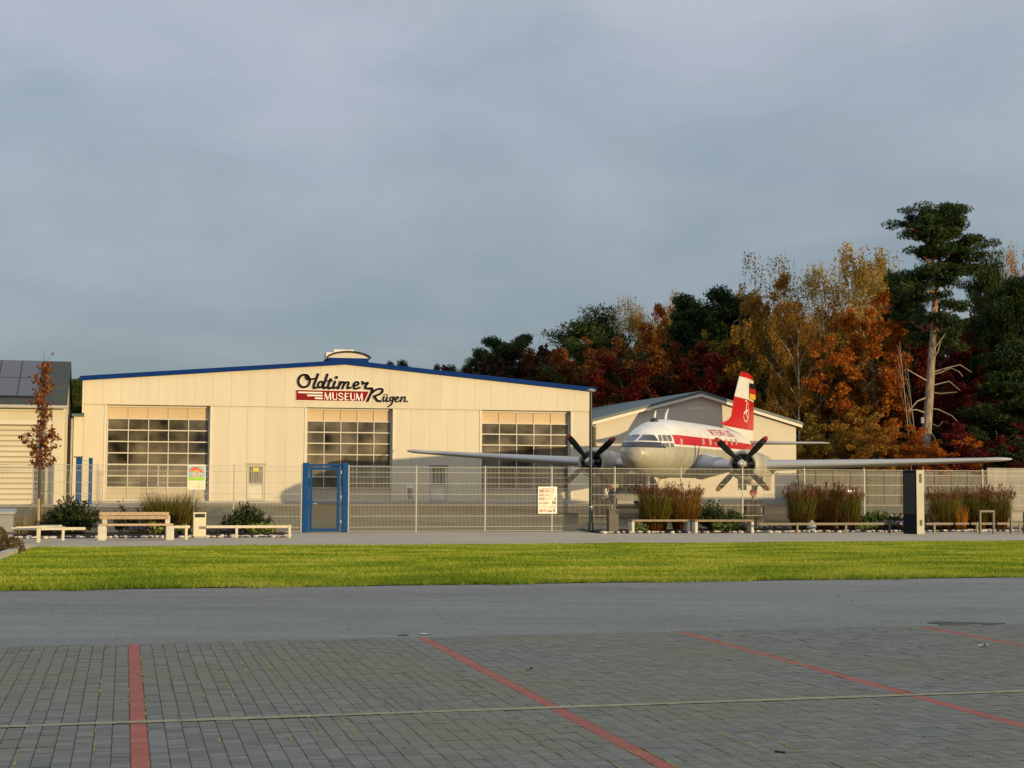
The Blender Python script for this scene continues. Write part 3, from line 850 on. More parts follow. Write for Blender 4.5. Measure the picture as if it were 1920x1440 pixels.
# ================================================================== BUILDINGS
# ---- long building behind the camera; its shadow lies over the car park and the road
sh_d = (V_GRASS + 0.2 + 40) / (math.cos(SUN_AZ) * UX + math.sin(SUN_AZ) * UY)
HB = Z_PARK + sh_d * math.tan(SUN_EL)
bb = empty('terrace_building', uv(0, -40, 0.5), TH, 'long low terrace building behind the viewpoint that shades the car park', 'building')
MB().box(2, 90, -14, 0, 0, HB - 0.5 - 0.4).build('wall', M['wall3'], bb)
MB().box(1.6, 90.4, -14.4, 0, HB - 0.9, HB - 0.5).build('roof', M['tile'], bb)
for k in range(14):
    w = MB().box(5 + k * 6, 7 + k * 6, 0.003, 0.06, 1.0, 2.6).build('window', M['glass'], bb)
    MB().box(4.9 + k * 6, 7.1 + k * 6, 0.003, 0.12, 0.9, 0.99).build('sill', M['white'], w)

# ---- the hangar
TH_H = math.atan(0.2195)
YH = 86.5
hf = Frame(-310 / F * YH, YH, 0.0, TH_H)
hf.o.z = EYE + hf.pix(560, 939.5)[1] - EYE          # floor level at the facade
hangar = frame_empty('exhibition_hangar', hf, 'wide cream panelled hangar with blue roof edge and three gridded windows', 'hangar')
zl = lambda px, py: hf.z(px, py)
xl = lambda px: hf.x(px)
XW0, XW1 = xl(155), xl(1106)
XLOW = xl(136)
PKX = xl(648)
EL_, ER_, PK_ = zl(155, 713), zl(1106, 734), zl(648, 683.5)
def roof_z(x):
    return EL_ + (PK_ - EL_) * (x - XW0) / (PKX - XW0) if x < PKX else PK_ + (ER_ - PK_) * (x - PKX) / (XW1 - PKX)
Z_LINT = zl(400, 761)
Z_LINT_R = zl(960, 769.5)
Z_LINT = (Z_LINT + Z_LINT_R) / 2
wins = [(xl(197.5), xl(392.5)), (xl(573.5), xl(735.5)), (xl(902.5), xl(1070.0))]
doors = [(xl(462.5), xl(497), zl(480, 870.5)), (xl(805.5), xl(839), zl(822, 873.5))]
# dark backing so that gaps between panels read dark
bk = MB()
bk.prism([(XW0 + 0.05, 0), (XW1 - 0.05, 0), (XW1 - 0.05, ER_ - 0.1), (PKX, PK_ - 0.1), (XW0 + 0.05, EL_ - 0.1)], 0.55, 0.7)
bk.build('inner_wall', M['dark'], hangar)
def panels(x0, x1, z0, ztop, y0, y1, name='wall_panel', pitch=1.0):
    n = max(1, round((x1 - x0) / pitch))
    w = (x1 - x0) / n
    for k in range(n):
        a, b = x0 + k * w, x0 + (k + 1) * w
        g = 0.0035
        pts = [(a + g, z0), (b - g, z0)]
        za, zb = ztop(a + g), ztop(b - g)
        pts.append((b - g, zb))
        if a < PKX < b and ztop is roof_z: pts.append((PKX, PK_))
        pts.append((a + g, za))
        MB().prism(pts, y0, y0 + 0.06).build(name, M['wall'], hangar)
    top = [(x1 - 0.01, ztop(x1 - 0.01) - 0.01)] + ([(PKX, PK_ - 0.01)] if x0 < PKX < x1 and ztop is roof_z else []) + [(x0 + 0.01, ztop(x0 + 0.01) - 0.01)]
    MB().prism([(x0 + 0.01, z0 + 0.004), (x1 - 0.01, z0 + 0.004)] + top, y0 + 0.062, y1).build('wall', M['wall'], hangar)
panels(XW0, XW1, Z_LINT, roof_z, -0.07, 0.3)
flat = lambda x: Z_LINT - 0.012
edges = [XW0, wins[0][0], wins[0][1], wins[1][0], wins[1][1], wins[2][0], wins[2][1], XW1]
piers = [(edges[0], edges[1]), (edges[2], edges[3]), (edges[4], edges[5]), (edges[6], edges[7])]
for (a, b) in piers:
    dd = [d for d in doors if a < d[0] < b]
    if not dd:
        panels(a, b, 0.0, flat, 0.0, 0.3)
    else:
        d0, d1, dz = dd[0]
        panels(a, d0, 0.0, flat, 0.0, 0.3)
        panels(d1, b, 0.0, flat, 0.0, 0.3)
        panels(d0, d1, dz, flat, 0.0, 0.3)
# low side bay to the left
zlow = zl(145, 781)
panels(XLOW, XW0, 0.0, lambda x: zlow, 0.02, 0.3)
MB().box(XLOW - 0.1, XW0 + 0.02, -0.12, 6, zlow + 0.003, zlow + 0.16).build('side_roof', M['roofgreen'], hangar)
MB().tube([(xl(133.0), -0.06, zlow - 0.1), (xl(133.0), -0.06, 0.2)], 0.06, 8).build('downpipe', M['plinth'], hangar, True)
# corner trims beside windows and at the ends
for (a, b) in wins:
    for x in (a, b):
        MB().box(x - 0.11 if x == a else x + 0.004, x - 0.004 if x == a else x + 0.11, -0.035, 0.25, 0.0, Z_LINT - 0.02).build('window_trim', M['white'], hangar)
MB().box(XW1 + 0.006, XW1 + 0.1, -0.08, 0.3, 0, ER_ - 0.02).build('corner_trim', M['white'], hangar)
MB().box(XW0 - 0.1, XW0 - 0.006, -0.08, 0.3, zlow + 0.2, EL_ - 0.02).build('corner_trim', M['white'], hangar)
MB().box(XLOW + 0.05, XW1 - 0.05, 0.31, 0.5, -0.35, 0.1).build('plinth', M['plinth'], hangar)
MB().box(XLOW, XW1, -0.02, 0.29, -0.4, -0.004).build('base', M['plinth'], hangar)
# windows: frame with eight rows of five panes
def sect_window(x0, x1, rows, opaque=(0, 7)):
    wn_ = MB()
    yf = 0.30
    zt = Z_LINT - 0.03
    zb = 0.06
    root = MB()
    root.box(x0, x1, yf - 0.015, yf + 0.16, zt - 0.10, zt)
    root.box(x0, x1, yf - 0.015, yf + 0.16, zb - 0.06, zb + 0.05)
    root.box(x0, x0 + 0.09, yf - 0.015, yf + 0.16, zb + 0.053, zt - 0.103)
    root.box(x1 - 0.09, x1, yf - 0.015, yf + 0.16, zb + 0.053, zt - 0.103)
    w = root.build('window', M['frame'], hangar)
    zs = [zt - 0.10 - (zt - 0.10 - zb - 0.05) * k / 8 for k in range(9)]
    xs = [x0 + 0.09 + (x1 - x0 - 0.18) * k / 5 for k in range(6)]
    for k in range(1, 8):
        MB().box(xs[0] + 0.002, xs[-1] - 0.002, yf - 0.006, yf + 0.1, zs[k] - 0.034, zs[k] + 0.034).build('transom', M['frame'], w)
    for k in range(1, 5):
        mull = MB()
        for r in range(8):
            mull.box(xs[k] - 0.024, xs[k] + 0.024, yf, yf + 0.1, zs[r + 1] + 0.036, zs[r] - 0.036)
        mull.build('mullion', M['frame'], w)
    for r in range(8):
        for c in range(5):
            cx, cz = (xs[c] + xs[c + 1]) / 2, (zs[r] + zs[r + 1]) / 2
            hw, hh = (xs[1] - xs[0]) / 2 - 0.01, (zs[0] - zs[1]) / 2 - 0.01
            o = MB().box(-hw, hw, -0.012, 0.012, -hh, hh).build('infill_panel' if r in opaque else 'pane', M['panel'] if r == 0 else (M['panel_low'] if r == 7 else M['glass']), w)
            o.location = (cx, yf + 0.06, cz)
            if r not in opaque: o.rotation_euler = (R(random.uniform(-0.5, 0.5)), 0, R(random.uniform(-0.6, 0.6)))
for (a, b) in wins: sect_window(a, b, 8)
# side doors
for i, (a, b, dz) in enumerate(doors):
    d = MB()
    t = 0.13
    d.box(a + 0.02, b - 0.02, 0.03, 0.16, dz - t, dz - 0.01)
    d.box(a + 0.02, a + t, 0.03, 0.16, 0.02, dz - t - 0.002)
    d.box(b - t, b - 0.02, 0.03, 0.16, 0.02, dz - t - 0.002)
    d.box(a + t + 0.002, b - t - 0.002, 0.035, 0.16, dz * 0.41, dz * 0.47)
    d.box(a + t + 0.002, b - t - 0.002, 0.035, 0.16, 0.02, 0.16)
    do = d.build('door', M['frame'], hangar)
    MB().box(a + t + 0.003, b - t - 0.003, 0.07, 0.09, 0.165, dz * 0.41 - 0.003).build('door_panel', M['white'], do)
    MB().box(a + t + 0.003, b - t - 0.003, 0.08, 0.09, dz * 0.47 + 0.003, dz - t - 0.004).build('pane', M['glass'], do)
    bars = MB()
    for k in range(8):
        x = a + t + (b - a - 2 * t) * (k + 0.5) / 8
        bars.box(x - 0.012, x + 0.012, 0.045, 0.066, dz * 0.475, dz - t - 0.01)
    bars.build('grille', M['frame'], do)
    MB().tube([(b - t + 0.06, 0.0, dz * 0.44), (b - t + 0.06, -0.03, dz * 0.44), (b - t - 0.06, -0.03, dz * 0.44)], 0.014, 6).build('door_handle', M['galv'], do)
    if i == 0:
        cx = (a + b) / 2
        MB().box(cx - 0.17, cx + 0.17, 0.025, 0.04, dz * 0.8, dz * 0.91).build('notice', M['yellow'], do)
    MB().box(a - 0.05, b + 0.05, -0.05, 0.0, dz + 0.01, dz + 0.06).build('door_hood', M['plinth'], do)
# roof, blue verge, gutter
DEP = 42
ov = 0.28
rp_ = MB()
xa, xb = XW0 - 0.25, XW1 + 0.35
za, zb = roof_z(XW0) - 0.25 * (PK_ - EL_) / (PKX - XW0), roof_z(XW1) - 0.35 * (PK_ - ER_) / (XW1 - PKX)
rp_.prism([(xa, za + 0.10), (PKX, PK_ + 0.10), (xb, zb + 0.10), (xb, zb + 0.22), (PKX, PK_ + 0.22), (xa, za + 0.22)], -0.1, DEP)
rp_.build('roof', M['roofblue'], hangar)
fs_ = MB()
fs_.prism([(xa, za), (PKX, PK_), (PKX, PK_ + 0.25), (xa, za + 0.25)], -0.24, -0.12)
fs_.build('fascia', M['blue'], hangar)
fs_ = MB()
fs_.prism([(PKX + 0.004, PK_), (xb, zb), (xb, zb + 0.25), (PKX + 0.004, PK_ + 0.25)], -0.24, -0.12)
fs_.build('fascia', M['blue'], hangar)
MB().box(XW0 + 0.01, XW0 + 0.3, 0.35, DEP, 0, EL_ - 0.15).build('side_wall', M['wall'], hangar)
MB().box(XW1 - 0.3, XW1 - 0.01, 0.35, DEP, 0, ER_ - 0.15).build('side_wall', M['wall'], hangar)
MB().box(XW0, XW1, DEP - 0.3, DEP - 0.02, 0, EL_ - 0.2).build('rear_wall', M['wall'], hangar)
# barrel skylight on the ridge
sx0, sx1 = xl(612), xl(693)
zb0 = PK_ + 0.18
cxs = (sx0 + sx1) / 2
sk = MB().box(sx0 + 0.1, sx1 - 0.1, 0.2, 22, zb0, zb0 + 0.22).build('skylight', M['blue'], hangar)
arc = [(cxs + (sx1 - sx0) / 2 * 1.06 * math.sin(t), zb0 + 0.20 + 0.36 * (math.cos(t) - math.cos(R(75))) / (1 - math.cos(R(75)))) for t in np.linspace(R(-75), R(75), 25)]
arc = [(x, z) for x, z in arc]
dome = MB(); dome.prism([(x, z) for x, z in arc][::-1], 0.25, 22)
dome.build('dome', paint('pale skylight sheet', (0.62, 0.58, 0.48), 0.4, var=0.05), sk)
MB().tube([(x, 0.2, z + 0.03) for x, z in arc], 0.06, 6).build('dome_rim', M['black'], sk, True)
vent = MB().box(cxs - 0.65, cxs + 0.55, 2.6, 4.2, zb0 + 0.55, zb0 + 0.92)
vent.box(cxs - 1.1, cxs - 0.652, 2.6, 4.2, zb0 + 0.4, zb0 + 0.74)
vent.build('vent_hood', M['white'], sk)
# poster leaning on the hangar wall
pf0, pf1 = xl(762), xl(775.5)
po = empty('wall_poster', hf.world((pf0 + pf1) / 2, -0.03, 0.05), TH_H, 'narrow dark photo poster on the shaded hangar wall left of the second door', 'poster')
w_ = (pf1 - pf0) / 2
ph_ = zl(768, 909) - 0.05
MB().box(-w_, w_, -0.02, 0.02, 0, ph_).build('board', M['signwhite'], po)
rr = random.Random(5)
for r in range(6):
    for c in range(3):
        MB().box(-w_ + 0.05 + c * (w_ * 2 - 0.1) / 3 + 0.01, -w_ + 0.05 + (c + 1) * (w_ * 2 - 0.1) / 3 - 0.01, -0.027, -0.022, 0.06 + r * (ph_ - 0.25) / 6 + 0.01, 0.06 + (r + 1) * (ph_ - 0.25) / 6 - 0.01).build(
            'picture', paint('poster print', rr.choice([(0.12, 0.05, 0.04), (0.07, 0.05, 0.05), (0.3, 0.2, 0.15), (0.2, 0.07, 0.05)]), 0.5, var=0.6, scale=14), po)

# ---- lettering sign on the gable
sign = frame_empty('lettering_sign', Frame(hf.o.x, hf.o.y, hf.o.z, TH_H), 'black script lettering over a dark red banner on the hangar gable', 'sign')
def smooth_path(pts, n=7):
    if len(pts) < 3: return [Vector(p) for p in pts]
    P = [Vector(p) for p in pts]; P = [P[0] * 2 - P[1]] + P + [P[-1] * 2 - P[-2]]
    out = []
    for i in range(1, len(P) - 2):
        for k in range(n):
            t = k / n
            out.append(0.5 * (2 * P[i] + (P[i + 1] - P[i - 1]) * t + (2 * P[i - 1] - 5 * P[i] + 4 * P[i + 1] - P[i + 2]) * t * t + (3 * P[i] - P[i - 1] - 3 * P[i + 1] + P[i + 2]) * t ** 3))
    out.append(P[-2])
    return out
def ribbon(pts, w, closed=False):
    """stroke outline quads in 2-D with round ends"""
    n = len(pts); L, Rr = [], []
    for i, p in enumerate(pts):
        a = pts[(i - 1) % n] if closed else pts[max(i - 1, 0)]
        b = pts[(i + 1) % n] if closed else pts[min(i + 1, n - 1)]
        d = (b - a); d = d.normalized() if d.length > 1e-9 else Vector((1, 0))
        nrm = Vector((-d.y, d.x))
        L.append(p + nrm * w / 2); Rr.append(p - nrm * w / 2)
    vs = L + Rr
    fs = [(i, i + 1, n + i + 1, n + i) for i in range(n - 1)]
    if closed: fs.append((n - 1, 0, n, 2 * n - 1))
    caps = []
    if not closed:
        for p in (pts[0], pts[-1]):
            base = len(vs)
            vs += [p + Vector((math.cos(2 * math.pi * k / 10), math.sin(2 * math.pi * k / 10))) * w / 2 for k in range(10)]
            fs.append(tuple(range(base, base + 10)))
    return vs, fs
def ell(cx, cy, rx, ry, rot=0, a0=0, a1=360, n=28):
    out = []
    for k in range(n + (0 if a1 - a0 == 360 else 1)):
        t = R(a0 + (a1 - a0) * k / n)
        x, y = rx * math.cos(t), ry * math.sin(t)
        out.append(Vector((cx + x * math.cos(R(rot)) - y * math.sin(R(rot)), cy + x * math.sin(R(rot)) + y * math.cos(R(rot)))))
    return out
def sgn(zx, zy):
    return hf.pix(540 + zx / 8, 660 + zy / 8)
def glyph(strokes, y0, y1, mat, parent, name, grow=0.0, mapf=sgn):
    mb = MB()
    yy = 0
    for pts, w, closed in strokes:
        vs, fs = ribbon(pts, w + grow, closed)
        q = [mapf(v.x, v.y) for v in vs]
        n = len(q)
        yy += 0.0007
        mb.add([(x, y0 - yy, z) for x, z in q] + [(x, y1, z) for x, z in q], fs + [tuple(i + n for i in reversed(f)) for f in fs])
        m = n // 2 if closed else len(pts)
        for i in range(m - 1 if not closed else m):
            j = (i + 1) % m
            mb.add([(q[i][0], y0 - yy, q[i][1]), (q[j][0], y0 - yy, q[j][1]), (q[j][0], y1, q[j][1]), (q[i][0], y1, q[i][1])], [(0, 1, 2, 3)])
            mb.add([(q[i + m][0], y0 - yy, q[i + m][1]), (q[j + m][0], y0 - yy, q[j + m][1]), (q[j + m][0], y1, q[j + m][1]), (q[i + m][0], y1, q[i + m][1])], [(0, 1, 2, 3)])
    return mb.build(name, mat, parent)
S = lambda w, *p: (smooth_path(p), w, False)
Ln = lambda w, *p: ([Vector(q) for q in p], w, False)
W1, W2 = 34, 21
letters = [
    [(ell(242, 436, 86, 94, 12), W1, True), S(30, (268, 365), (285, 408), (330, 412), (395, 402)), S(34, (290, 352), (300, 385), (292, 405))],
    [S(W1, (452, 335), (418, 425), (388, 505), (392, 542), (432, 535))],
    [(ell(488, 490, 34, 46, 22), 30, True), S(W1, (592, 338), (560, 430), (530, 510), (538, 545), (578, 532))],
    [S(W1, (642, 408), (612, 480), (600, 525), (618, 550), (652, 535)), Ln(24, (596, 436), (664, 434))],
    [S(W1, (706, 446), (684, 505), (682, 542), (728, 534)), (ell(728, 383, 11, 11), 24, True)],
    [S(W1, (786, 450), (752, 548)), S(30, (775, 495), (812, 455), (842, 458), (838, 490), (816, 548)), S(30, (836, 495), (876, 455), (910, 462), (898, 510), (895, 545), (940, 536))],
    [S(30, (985, 508), (1040, 498), (1058, 468), (1030, 450), (992, 478), (982, 525), (1015, 552), (1075, 536))],
    [S(32, (1118, 448), (1122, 478), (1160, 470), (1198, 462), (1168, 505), (1160, 540), (1205, 552), (1240, 548))],
    [S(34, (1218, 548), (1262, 552), (1258, 590), (1226, 660), (1192, 735)), S(32, (1262, 612), (1318, 570), (1390, 552), (1418, 578), (1392, 622), (1320, 655), (1290, 668), (1318, 702), (1345, 735), (1388, 738))],
    [S(W2, (1440, 672), (1424, 715), (1434, 742), (1466, 725), (1488, 676)), S(W2, (1488, 676), (1476, 722), (1486, 744), (1508, 738)), (ell(1452, 642, 5, 5), 12, True), (ell(1490, 642, 5, 5), 12, True)],
    [(ell(1552, 705, 22, 32, 18), 20, True), S(W2, (1588, 674), (1568, 745), (1548, 790), (1508, 818))],
    [S(20, (1612, 712), (1646, 704), (1654, 682), (1632, 672), (1610, 700), (1610, 735), (1640, 746), (1676, 730))],
    [S(W2, (1702, 678), (1690, 745)), S(20, (1698, 712), (1728, 678), (1754, 676), (1752, 710), (1750, 742), (1792, 740))],
]
for g in letters:
    lo = glyph(g, -0.165, -0.12, M['signblack'], sign, 'letter')
    glyph(g, -0.115, -0.075, M['signwhite'], lo, 'backing', grow=14)
def plate(name, poly, y0, y1, mat, parent):
    return MB().prism([sgn(*p) for p in poly], y0, y1).build(name, mat, parent)
ban = plate('banner', [(122, 722), (1140, 742), (1208, 594), (122, 570)], -0.13, -0.105, M['signred'], sign)
plate('banner_backing', [(112, 732), (1148, 754), (1224, 584), (112, 560)], -0.103, -0.074, M['signwhite'], ban)
for poly in ([(150, 618), (516, 626), (516, 603), (150, 594)], [(285, 663), (516, 669), (516, 645), (285, 640)], [(402, 706), (516, 711), (516, 686), (402, 682)]):
    plate('speed_stripe', poly, -0.142, -0.128, M['signwhite'], ban)
def museum():
    x = 0
    def lm(x0, w): return lambda p: (x0 + p[0] * w, 612 + p[1] * 106 + (x0 - 540) * 0.022)
    def add(x0, w, strokes):
        f = lm(x0, w)
        glyph([([Vector(f(p)) for p in (smooth_path(s[1]) if len(s[1]) > 2 and s[2] else [Vector(q) for q in s[1]])], s[0], False) for s in strokes], -0.142, -0.128, M['signwhite'], ban, 'letter')
    T, t = 21, 9
    Mm = [(t, [(0.06, 1), (0.12, 0)], 0), (T, [(0.14, 0.03), (0.46, 0.95)], 0), (t, [(0.5, 0.95), (0.8, 0.03)], 0), (T, [(0.84, 0.03), (0.88, 0.97)], 0)]
    U = [(T, [(0.2, 0), (0.2, 0.6), (0.32, 0.93), (0.55, 0.95), (0.78, 0.88), (0.85, 0.6), (0.85, 0)], 1)]
    U = [(T, [(0.2, 0.02), (0.2, 0.7)], 0), (14, [(0.2, 0.66), (0.32, 0.93), (0.55, 0.97), (0.78, 0.9), (0.86, 0.66)], 1), (t, [(0.86, 0.7), (0.86, 0.02)], 0)]
    Ss = [(15, [(0.85, 0.2), (0.6, 0.04), (0.25, 0.08), (0.15, 0.3), (0.45, 0.47), (0.8, 0.62), (0.85, 0.85), (0.5, 0.97), (0.12, 0.82)], 1)]
    Ee = [(T, [(0.25, 0.04), (0.25, 0.96)], 0), (t, [(0.25, 0.05), (0.9, 0.05)], 0), (t, [(0.25, 0.48), (0.8, 0.48)], 0), (t, [(0.25, 0.95), (0.92, 0.95)], 0)]
    add(540, 108, Mm); add(654, 86, U); add(748, 82, Ss); add(836, 80, Ee); add(922, 84, U); add(1012, 108, Mm)
museum()

# ---- lower hall behind the aircraft
h2 = Frame(11.9, 92.0, 0.0, TH)
h2.o.z = h2.pix(1440, 944)[1]
hall = frame_empty('rear_hall', h2, 'low pitched cream hall with dark green roof behind the aircraft', 'hall')
x0, xp, x1 = h2.x(1117), h2.x(1312), h2.x(1493)
zp, ze = h2.z(1312, 740), h2.z(1493, 796)
ze0 = ze
gp = [(x0, 0), (x1, 0), (x1, ze), (xp, zp), (x0, ze0)]
MB().prism(gp, 0, 0.3).build('gable_wall', M['wall2'], hall)
MB().box(x0 + 0.01, x0 + 0.29, 0.32, 30, 0, ze - 0.1).build('side_wall', M['wall2'], hall)
MB().box(x1 - 0.29, x1 - 0.01, 0.32, 30, 0, ze - 0.1).build('side_wall', M['wall2'], hall)
MB().box(x0, x1 - 0.003, -0.035, -0.003, -0.5, 0.42).build('plinth', M['plinth'], hall)
sl = (zp - ze) / (x1 - xp)
MB().prism([(x0 - 0.35, ze0 - 0.35 * sl + 0.06), (xp, zp + 0.06), (xp, zp + 0.22), (x0 - 0.35, ze0 - 0.35 * sl + 0.22)], -0.32, 30).build('roof_slope', M['roofgreen'], hall)
MB().prism([(xp + 0.004, zp + 0.06), (x1 + 0.35, ze - 0.35 * sl + 0.06), (x1 + 0.35, ze - 0.35 * sl + 0.22), (xp + 0.004, zp + 0.22)], -0.32, 30).build('roof_slope', M['roofgreen'], hall)
MB().prism([(x0 - 0.3, ze0 - 0.3 * sl - 0.12), (xp, zp - 0.12), (xp, zp + 0.05), (x0 - 0.3, ze0 - 0.3 * sl + 0.05)], -0.3, -0.24).build('verge_board', M['white'], hall)
MB().prism([(xp + 0.004, zp - 0.12), (x1 + 0.3, ze - 0.3 * sl - 0.12), (x1 + 0.3, ze - 0.3 * sl + 0.05), (xp + 0.004, zp + 0.05)], -0.3, -0.24).build('verge_board', M['white'], hall)
dxp = h2.x(1112)
MB().tube([(dxp - 0.1, -0.12, ze0 - 0.25), (dxp + 0.15, -0.12, ze0 - 0.35), (dxp + 0.15, -0.12, ze0 - 1.9), (dxp + 0.35, -0.12, ze0 - 2.1), (dxp + 0.35, -0.12, 0.3)], 0.07, 8).build('downpipe', M['plinth'], hall, True)

# ---- garage at the left with roller shutter and solar modules
gf = Frame(0, 0, 0, TH)
gP = at_depth(122, 757, 79.0)
gf.o = Vector((gP.x, gP.y, ground_z(76)))
gar = frame_empty('garage', gf, 'cream garage with roller shutter and solar modules on its dark roof', 'garage')
GZ = gP.z - gf.o.z                      # eave height
GR = at_depth(128, 685, 83.1).z - gf.o.z
GD = 8.2
GX = -16.0
s0, s1 = GX + 1, gf.x(69)
shz = gf.z(30, 797)
MB().prism([(s1 + 0.02, 0), (0, 0), (0, GZ), (GX, GZ), (GX, shz + 0.02), (s1 + 0.02, shz + 0.02)], 0, 0.3).build('front_wall', M['wall3'], gar)
MB().prism_x([(0.303, 0), (GD, 0), (GD, GZ), (GD / 2, GR - 0.05), (0.303, GZ)], -0.3, -0.002).build('gable_wall', M['wall3'], gar)
MB().box(GX, -0.31, GD - 0.3, GD, 0, GZ).build('rear_wall', M['wall3'], gar)
MB().box(GX, s1 + 0.5, -0.10, -0.003, gf.z(30, 771), gf.z(30, 763)).build('cornice', M['wall3'], gar)
MB().box(GX, gf.x(114), -0.06, -0.003, gf.z(30, 795.5), gf.z(30, 789)).build('lintel', M['white'], gar)
MB().box(s1 + 0.72, s1 + 1.28, -0.09, -0.003, 0, gf.z(90, 760)).build('pilaster', M['wall3'], gar)
sh = MB().box(GX + 0.1, s1 + 0.2, 0.26, 0.3, 0, shz).build('roller_shutter', M['panel_low'], gar)
nsl = 16
for k in range(nsl):
    z0 = shz * k / nsl
    MB().prism_x([(0.25, z0 + 0.01), (0.15, z0 + 0.05), (0.17, z0 + shz / nsl - 0.04), (0.25, z0 + shz / nsl - 0.008)], GX + 0.1, s1 + 0.15).build('shutter_slat', M['wall3'], sh)
MB().tube([(gf.x(80), -0.16, gf.z(80, 790)), (gf.x(80), -0.16, 0.0)], 0.13, 12).build('steel_post', M['galv'], gar, True)
rs_ = math.hypot(GD / 2 + 0.35, GR - GZ + 0.2)
ang = math.atan2(GR - GZ, GD / 2)
roof = MB().prism_x([(-0.4, GZ - 0.4 * math.tan(ang) + 0.05), (GD / 2, GR + 0.05), (GD / 2, GR + 0.2), (-0.4, GZ - 0.4 * math.tan(ang) + 0.2)], GX - 0.2, 0.12).build('roof_slope', M['tile'], gar)
MB().prism_x([(GD / 2 + 0.003, GR + 0.05), (GD + 0.4, GZ - 0.4 * math.tan(ang) + 0.05), (GD + 0.4, GZ - 0.4 * math.tan(ang) + 0.2), (GD / 2 + 0.003, GR + 0.2)], GX - 0.2, 0.12).build('roof_slope', M['tile'], gar)
MB().tube([(GX - 0.2, -0.47, GZ - 0.2), (0.15, -0.47, GZ - 0.2)], 0.09, 8).build('gutter', M['plinth'], gar, True)
def on_roof(x, s):                      # s: distance up the slope from the eave
    return (x, -0.4 + s * math.cos(ang), GZ - 0.4 * math.tan(ang) + 0.2 + s * math.sin(ang))
slope_len = (GD / 2 + 0.4) / math.cos(ang)
xr = gf.x(72, py=740)
pw, ph2 = 1.05, slope_len * 0.415
for r in range(2):
    for c in range(9):
        o = empty('x', (0, 0, 0)); bpy.data.objects.remove(o)
        m = MB()
        xa_, s_a = xr - (c + 1) * (pw + 0.02), slope_len * 0.13 + r * (ph2 + 0.03)
        pm_ = MB().box(0, pw, 0, ph2, 0.05, 0.09).build('solar_module', M['pv_frame'], gar)
        p = on_roof(xa_, s_a)
        pm_.location = p
        pm_.rotation_euler = (ang, 0, 0)
        MB().box(0.025, pw - 0.025, 0.025, ph2 - 0.025, 0.091, 0.094).build('solar_cells', M['pv'], pm_)

# ---- precast concrete walls right of the rear hall
def precast_wall(name, px0, px1, Y, pytop, zb, pitch, mat, label, posts=True):
    P = at_depth(px0, 900, Y)
    fr = Frame(P.x, P.y, zb, TH)
    root = frame_empty(name, fr, label, 'wall')
    L_ = fr.x(px1)
    zt = fr.z((px0 + px1) / 2, pytop)
    n = max(1, round(L_ / pitch)); w = L_ / n
    for k in range(n):
        for j in range(4):
            MB().bbox(k * w + 0.06, (k + 1) * w - 0.06, 0.02, 0.10, -0.3 + j * (zt + 0.3) / 4 + 0.004, -0.3 + (j + 1) * (zt + 0.3) / 4 - 0.004, 0.008).build('wall_panel', mat, root)
    if posts:
        for k in range(n + 1):
            MB().box(k * w - 0.055, k * w + 0.055, -0.04, 0.16, -0.3, zt + 0.03).build('post', mat, root)
    return root
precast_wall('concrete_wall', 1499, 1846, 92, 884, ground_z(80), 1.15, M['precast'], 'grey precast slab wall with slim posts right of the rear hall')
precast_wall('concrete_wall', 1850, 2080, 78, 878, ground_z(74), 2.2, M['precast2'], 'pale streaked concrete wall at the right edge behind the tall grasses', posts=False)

# ================================================================== AIRCRAFT (twin piston airliner), local: x forward, y to port (left wing), z up
PSI = R(22.0)
AC = Vector((7.38, 72.93, 0.1))
BANK = R(-0.9)
ac = empty('propeller_airliner', AC, 0, 'white twin propeller airliner with red stripe and red tail behind the fence', 'aircraft')
ac.rotation_euler = (Matrix.Rotation(-(math.pi / 2 + PSI), 3, 'Z') @ Matrix.Rotation(BANK, 3, 'X')).to_euler()
# forward = (-sin psi, -cos psi), port = (cos psi, -sin psi)
AM = ac.rotation_euler.to_matrix()
def ac_world(p): return AC + AM @ Vector(p)
st = np.array([  # a, top, bottom, half width  (heights above the ground under the wheels)
    (4.20, 3.22, 3.16, 0.03), (4.15, 3.48, 2.93, 0.28), (4.05, 3.62, 2.79, 0.44), (3.85, 3.76, 2.62, 0.64), (3.55, 3.88, 2.46, 0.84), (3.25, 4.00, 2.35, 0.99),
    (2.95, 4.16, 2.28, 1.10), (2.65, 4.33, 2.23, 1.19), (2.3, 4.50, 2.18, 1.27), (1.9, 4.66, 2.15, 1.33), (1.3, 4.82, 2.11, 1.38), (0.6, 4.91, 2.1, 1.4), (-0.5, 4.94, 2.1, 1.4), (-3.0, 4.95, 2.1, 1.4),
    (-6.0, 4.95, 2.1, 1.4), (-8.5, 4.94, 2.16, 1.37), (-10.5, 4.90, 2.34, 1.28), (-12.5, 4.82, 2.66, 1.1), (-14.5, 4.70, 3.08, 0.84), (-16.2, 4.56, 3.5, 0.55), (-17.4, 4.44, 3.85, 0.3), (-18.2, 4.3, 4.1, 0.06)])
st[:, 0] = np.where(st[:, 0] > 0, st[:, 0] * 1.2, np.where(st[:, 0] < -8, -8 + (st[:, 0] + 8) * 1.1, st[:, 0]))
NOSE, TAIL = float(st[0, 0]), float(st[-1, 0])
_a = st[::-1, 0]
def _smooth(col):
    x, y = _a, st[::-1, col]
    d = np.gradient(y, x)
    def f(q):
        q = min(max(q, x[0]), x[-1])
        i = min(max(np.searchsorted(x, q) - 1, 0), len(x) - 2)
        h = x[i + 1] - x[i]; t = (q - x[i]) / h
        return float((2 * t ** 3 - 3 * t ** 2 + 1) * y[i] + (t ** 3 - 2 * t ** 2 + t) * h * d[i] + (-2 * t ** 3 + 3 * t ** 2) * y[i + 1] + (t ** 3 - t ** 2) * h * d[i + 1])
    return f
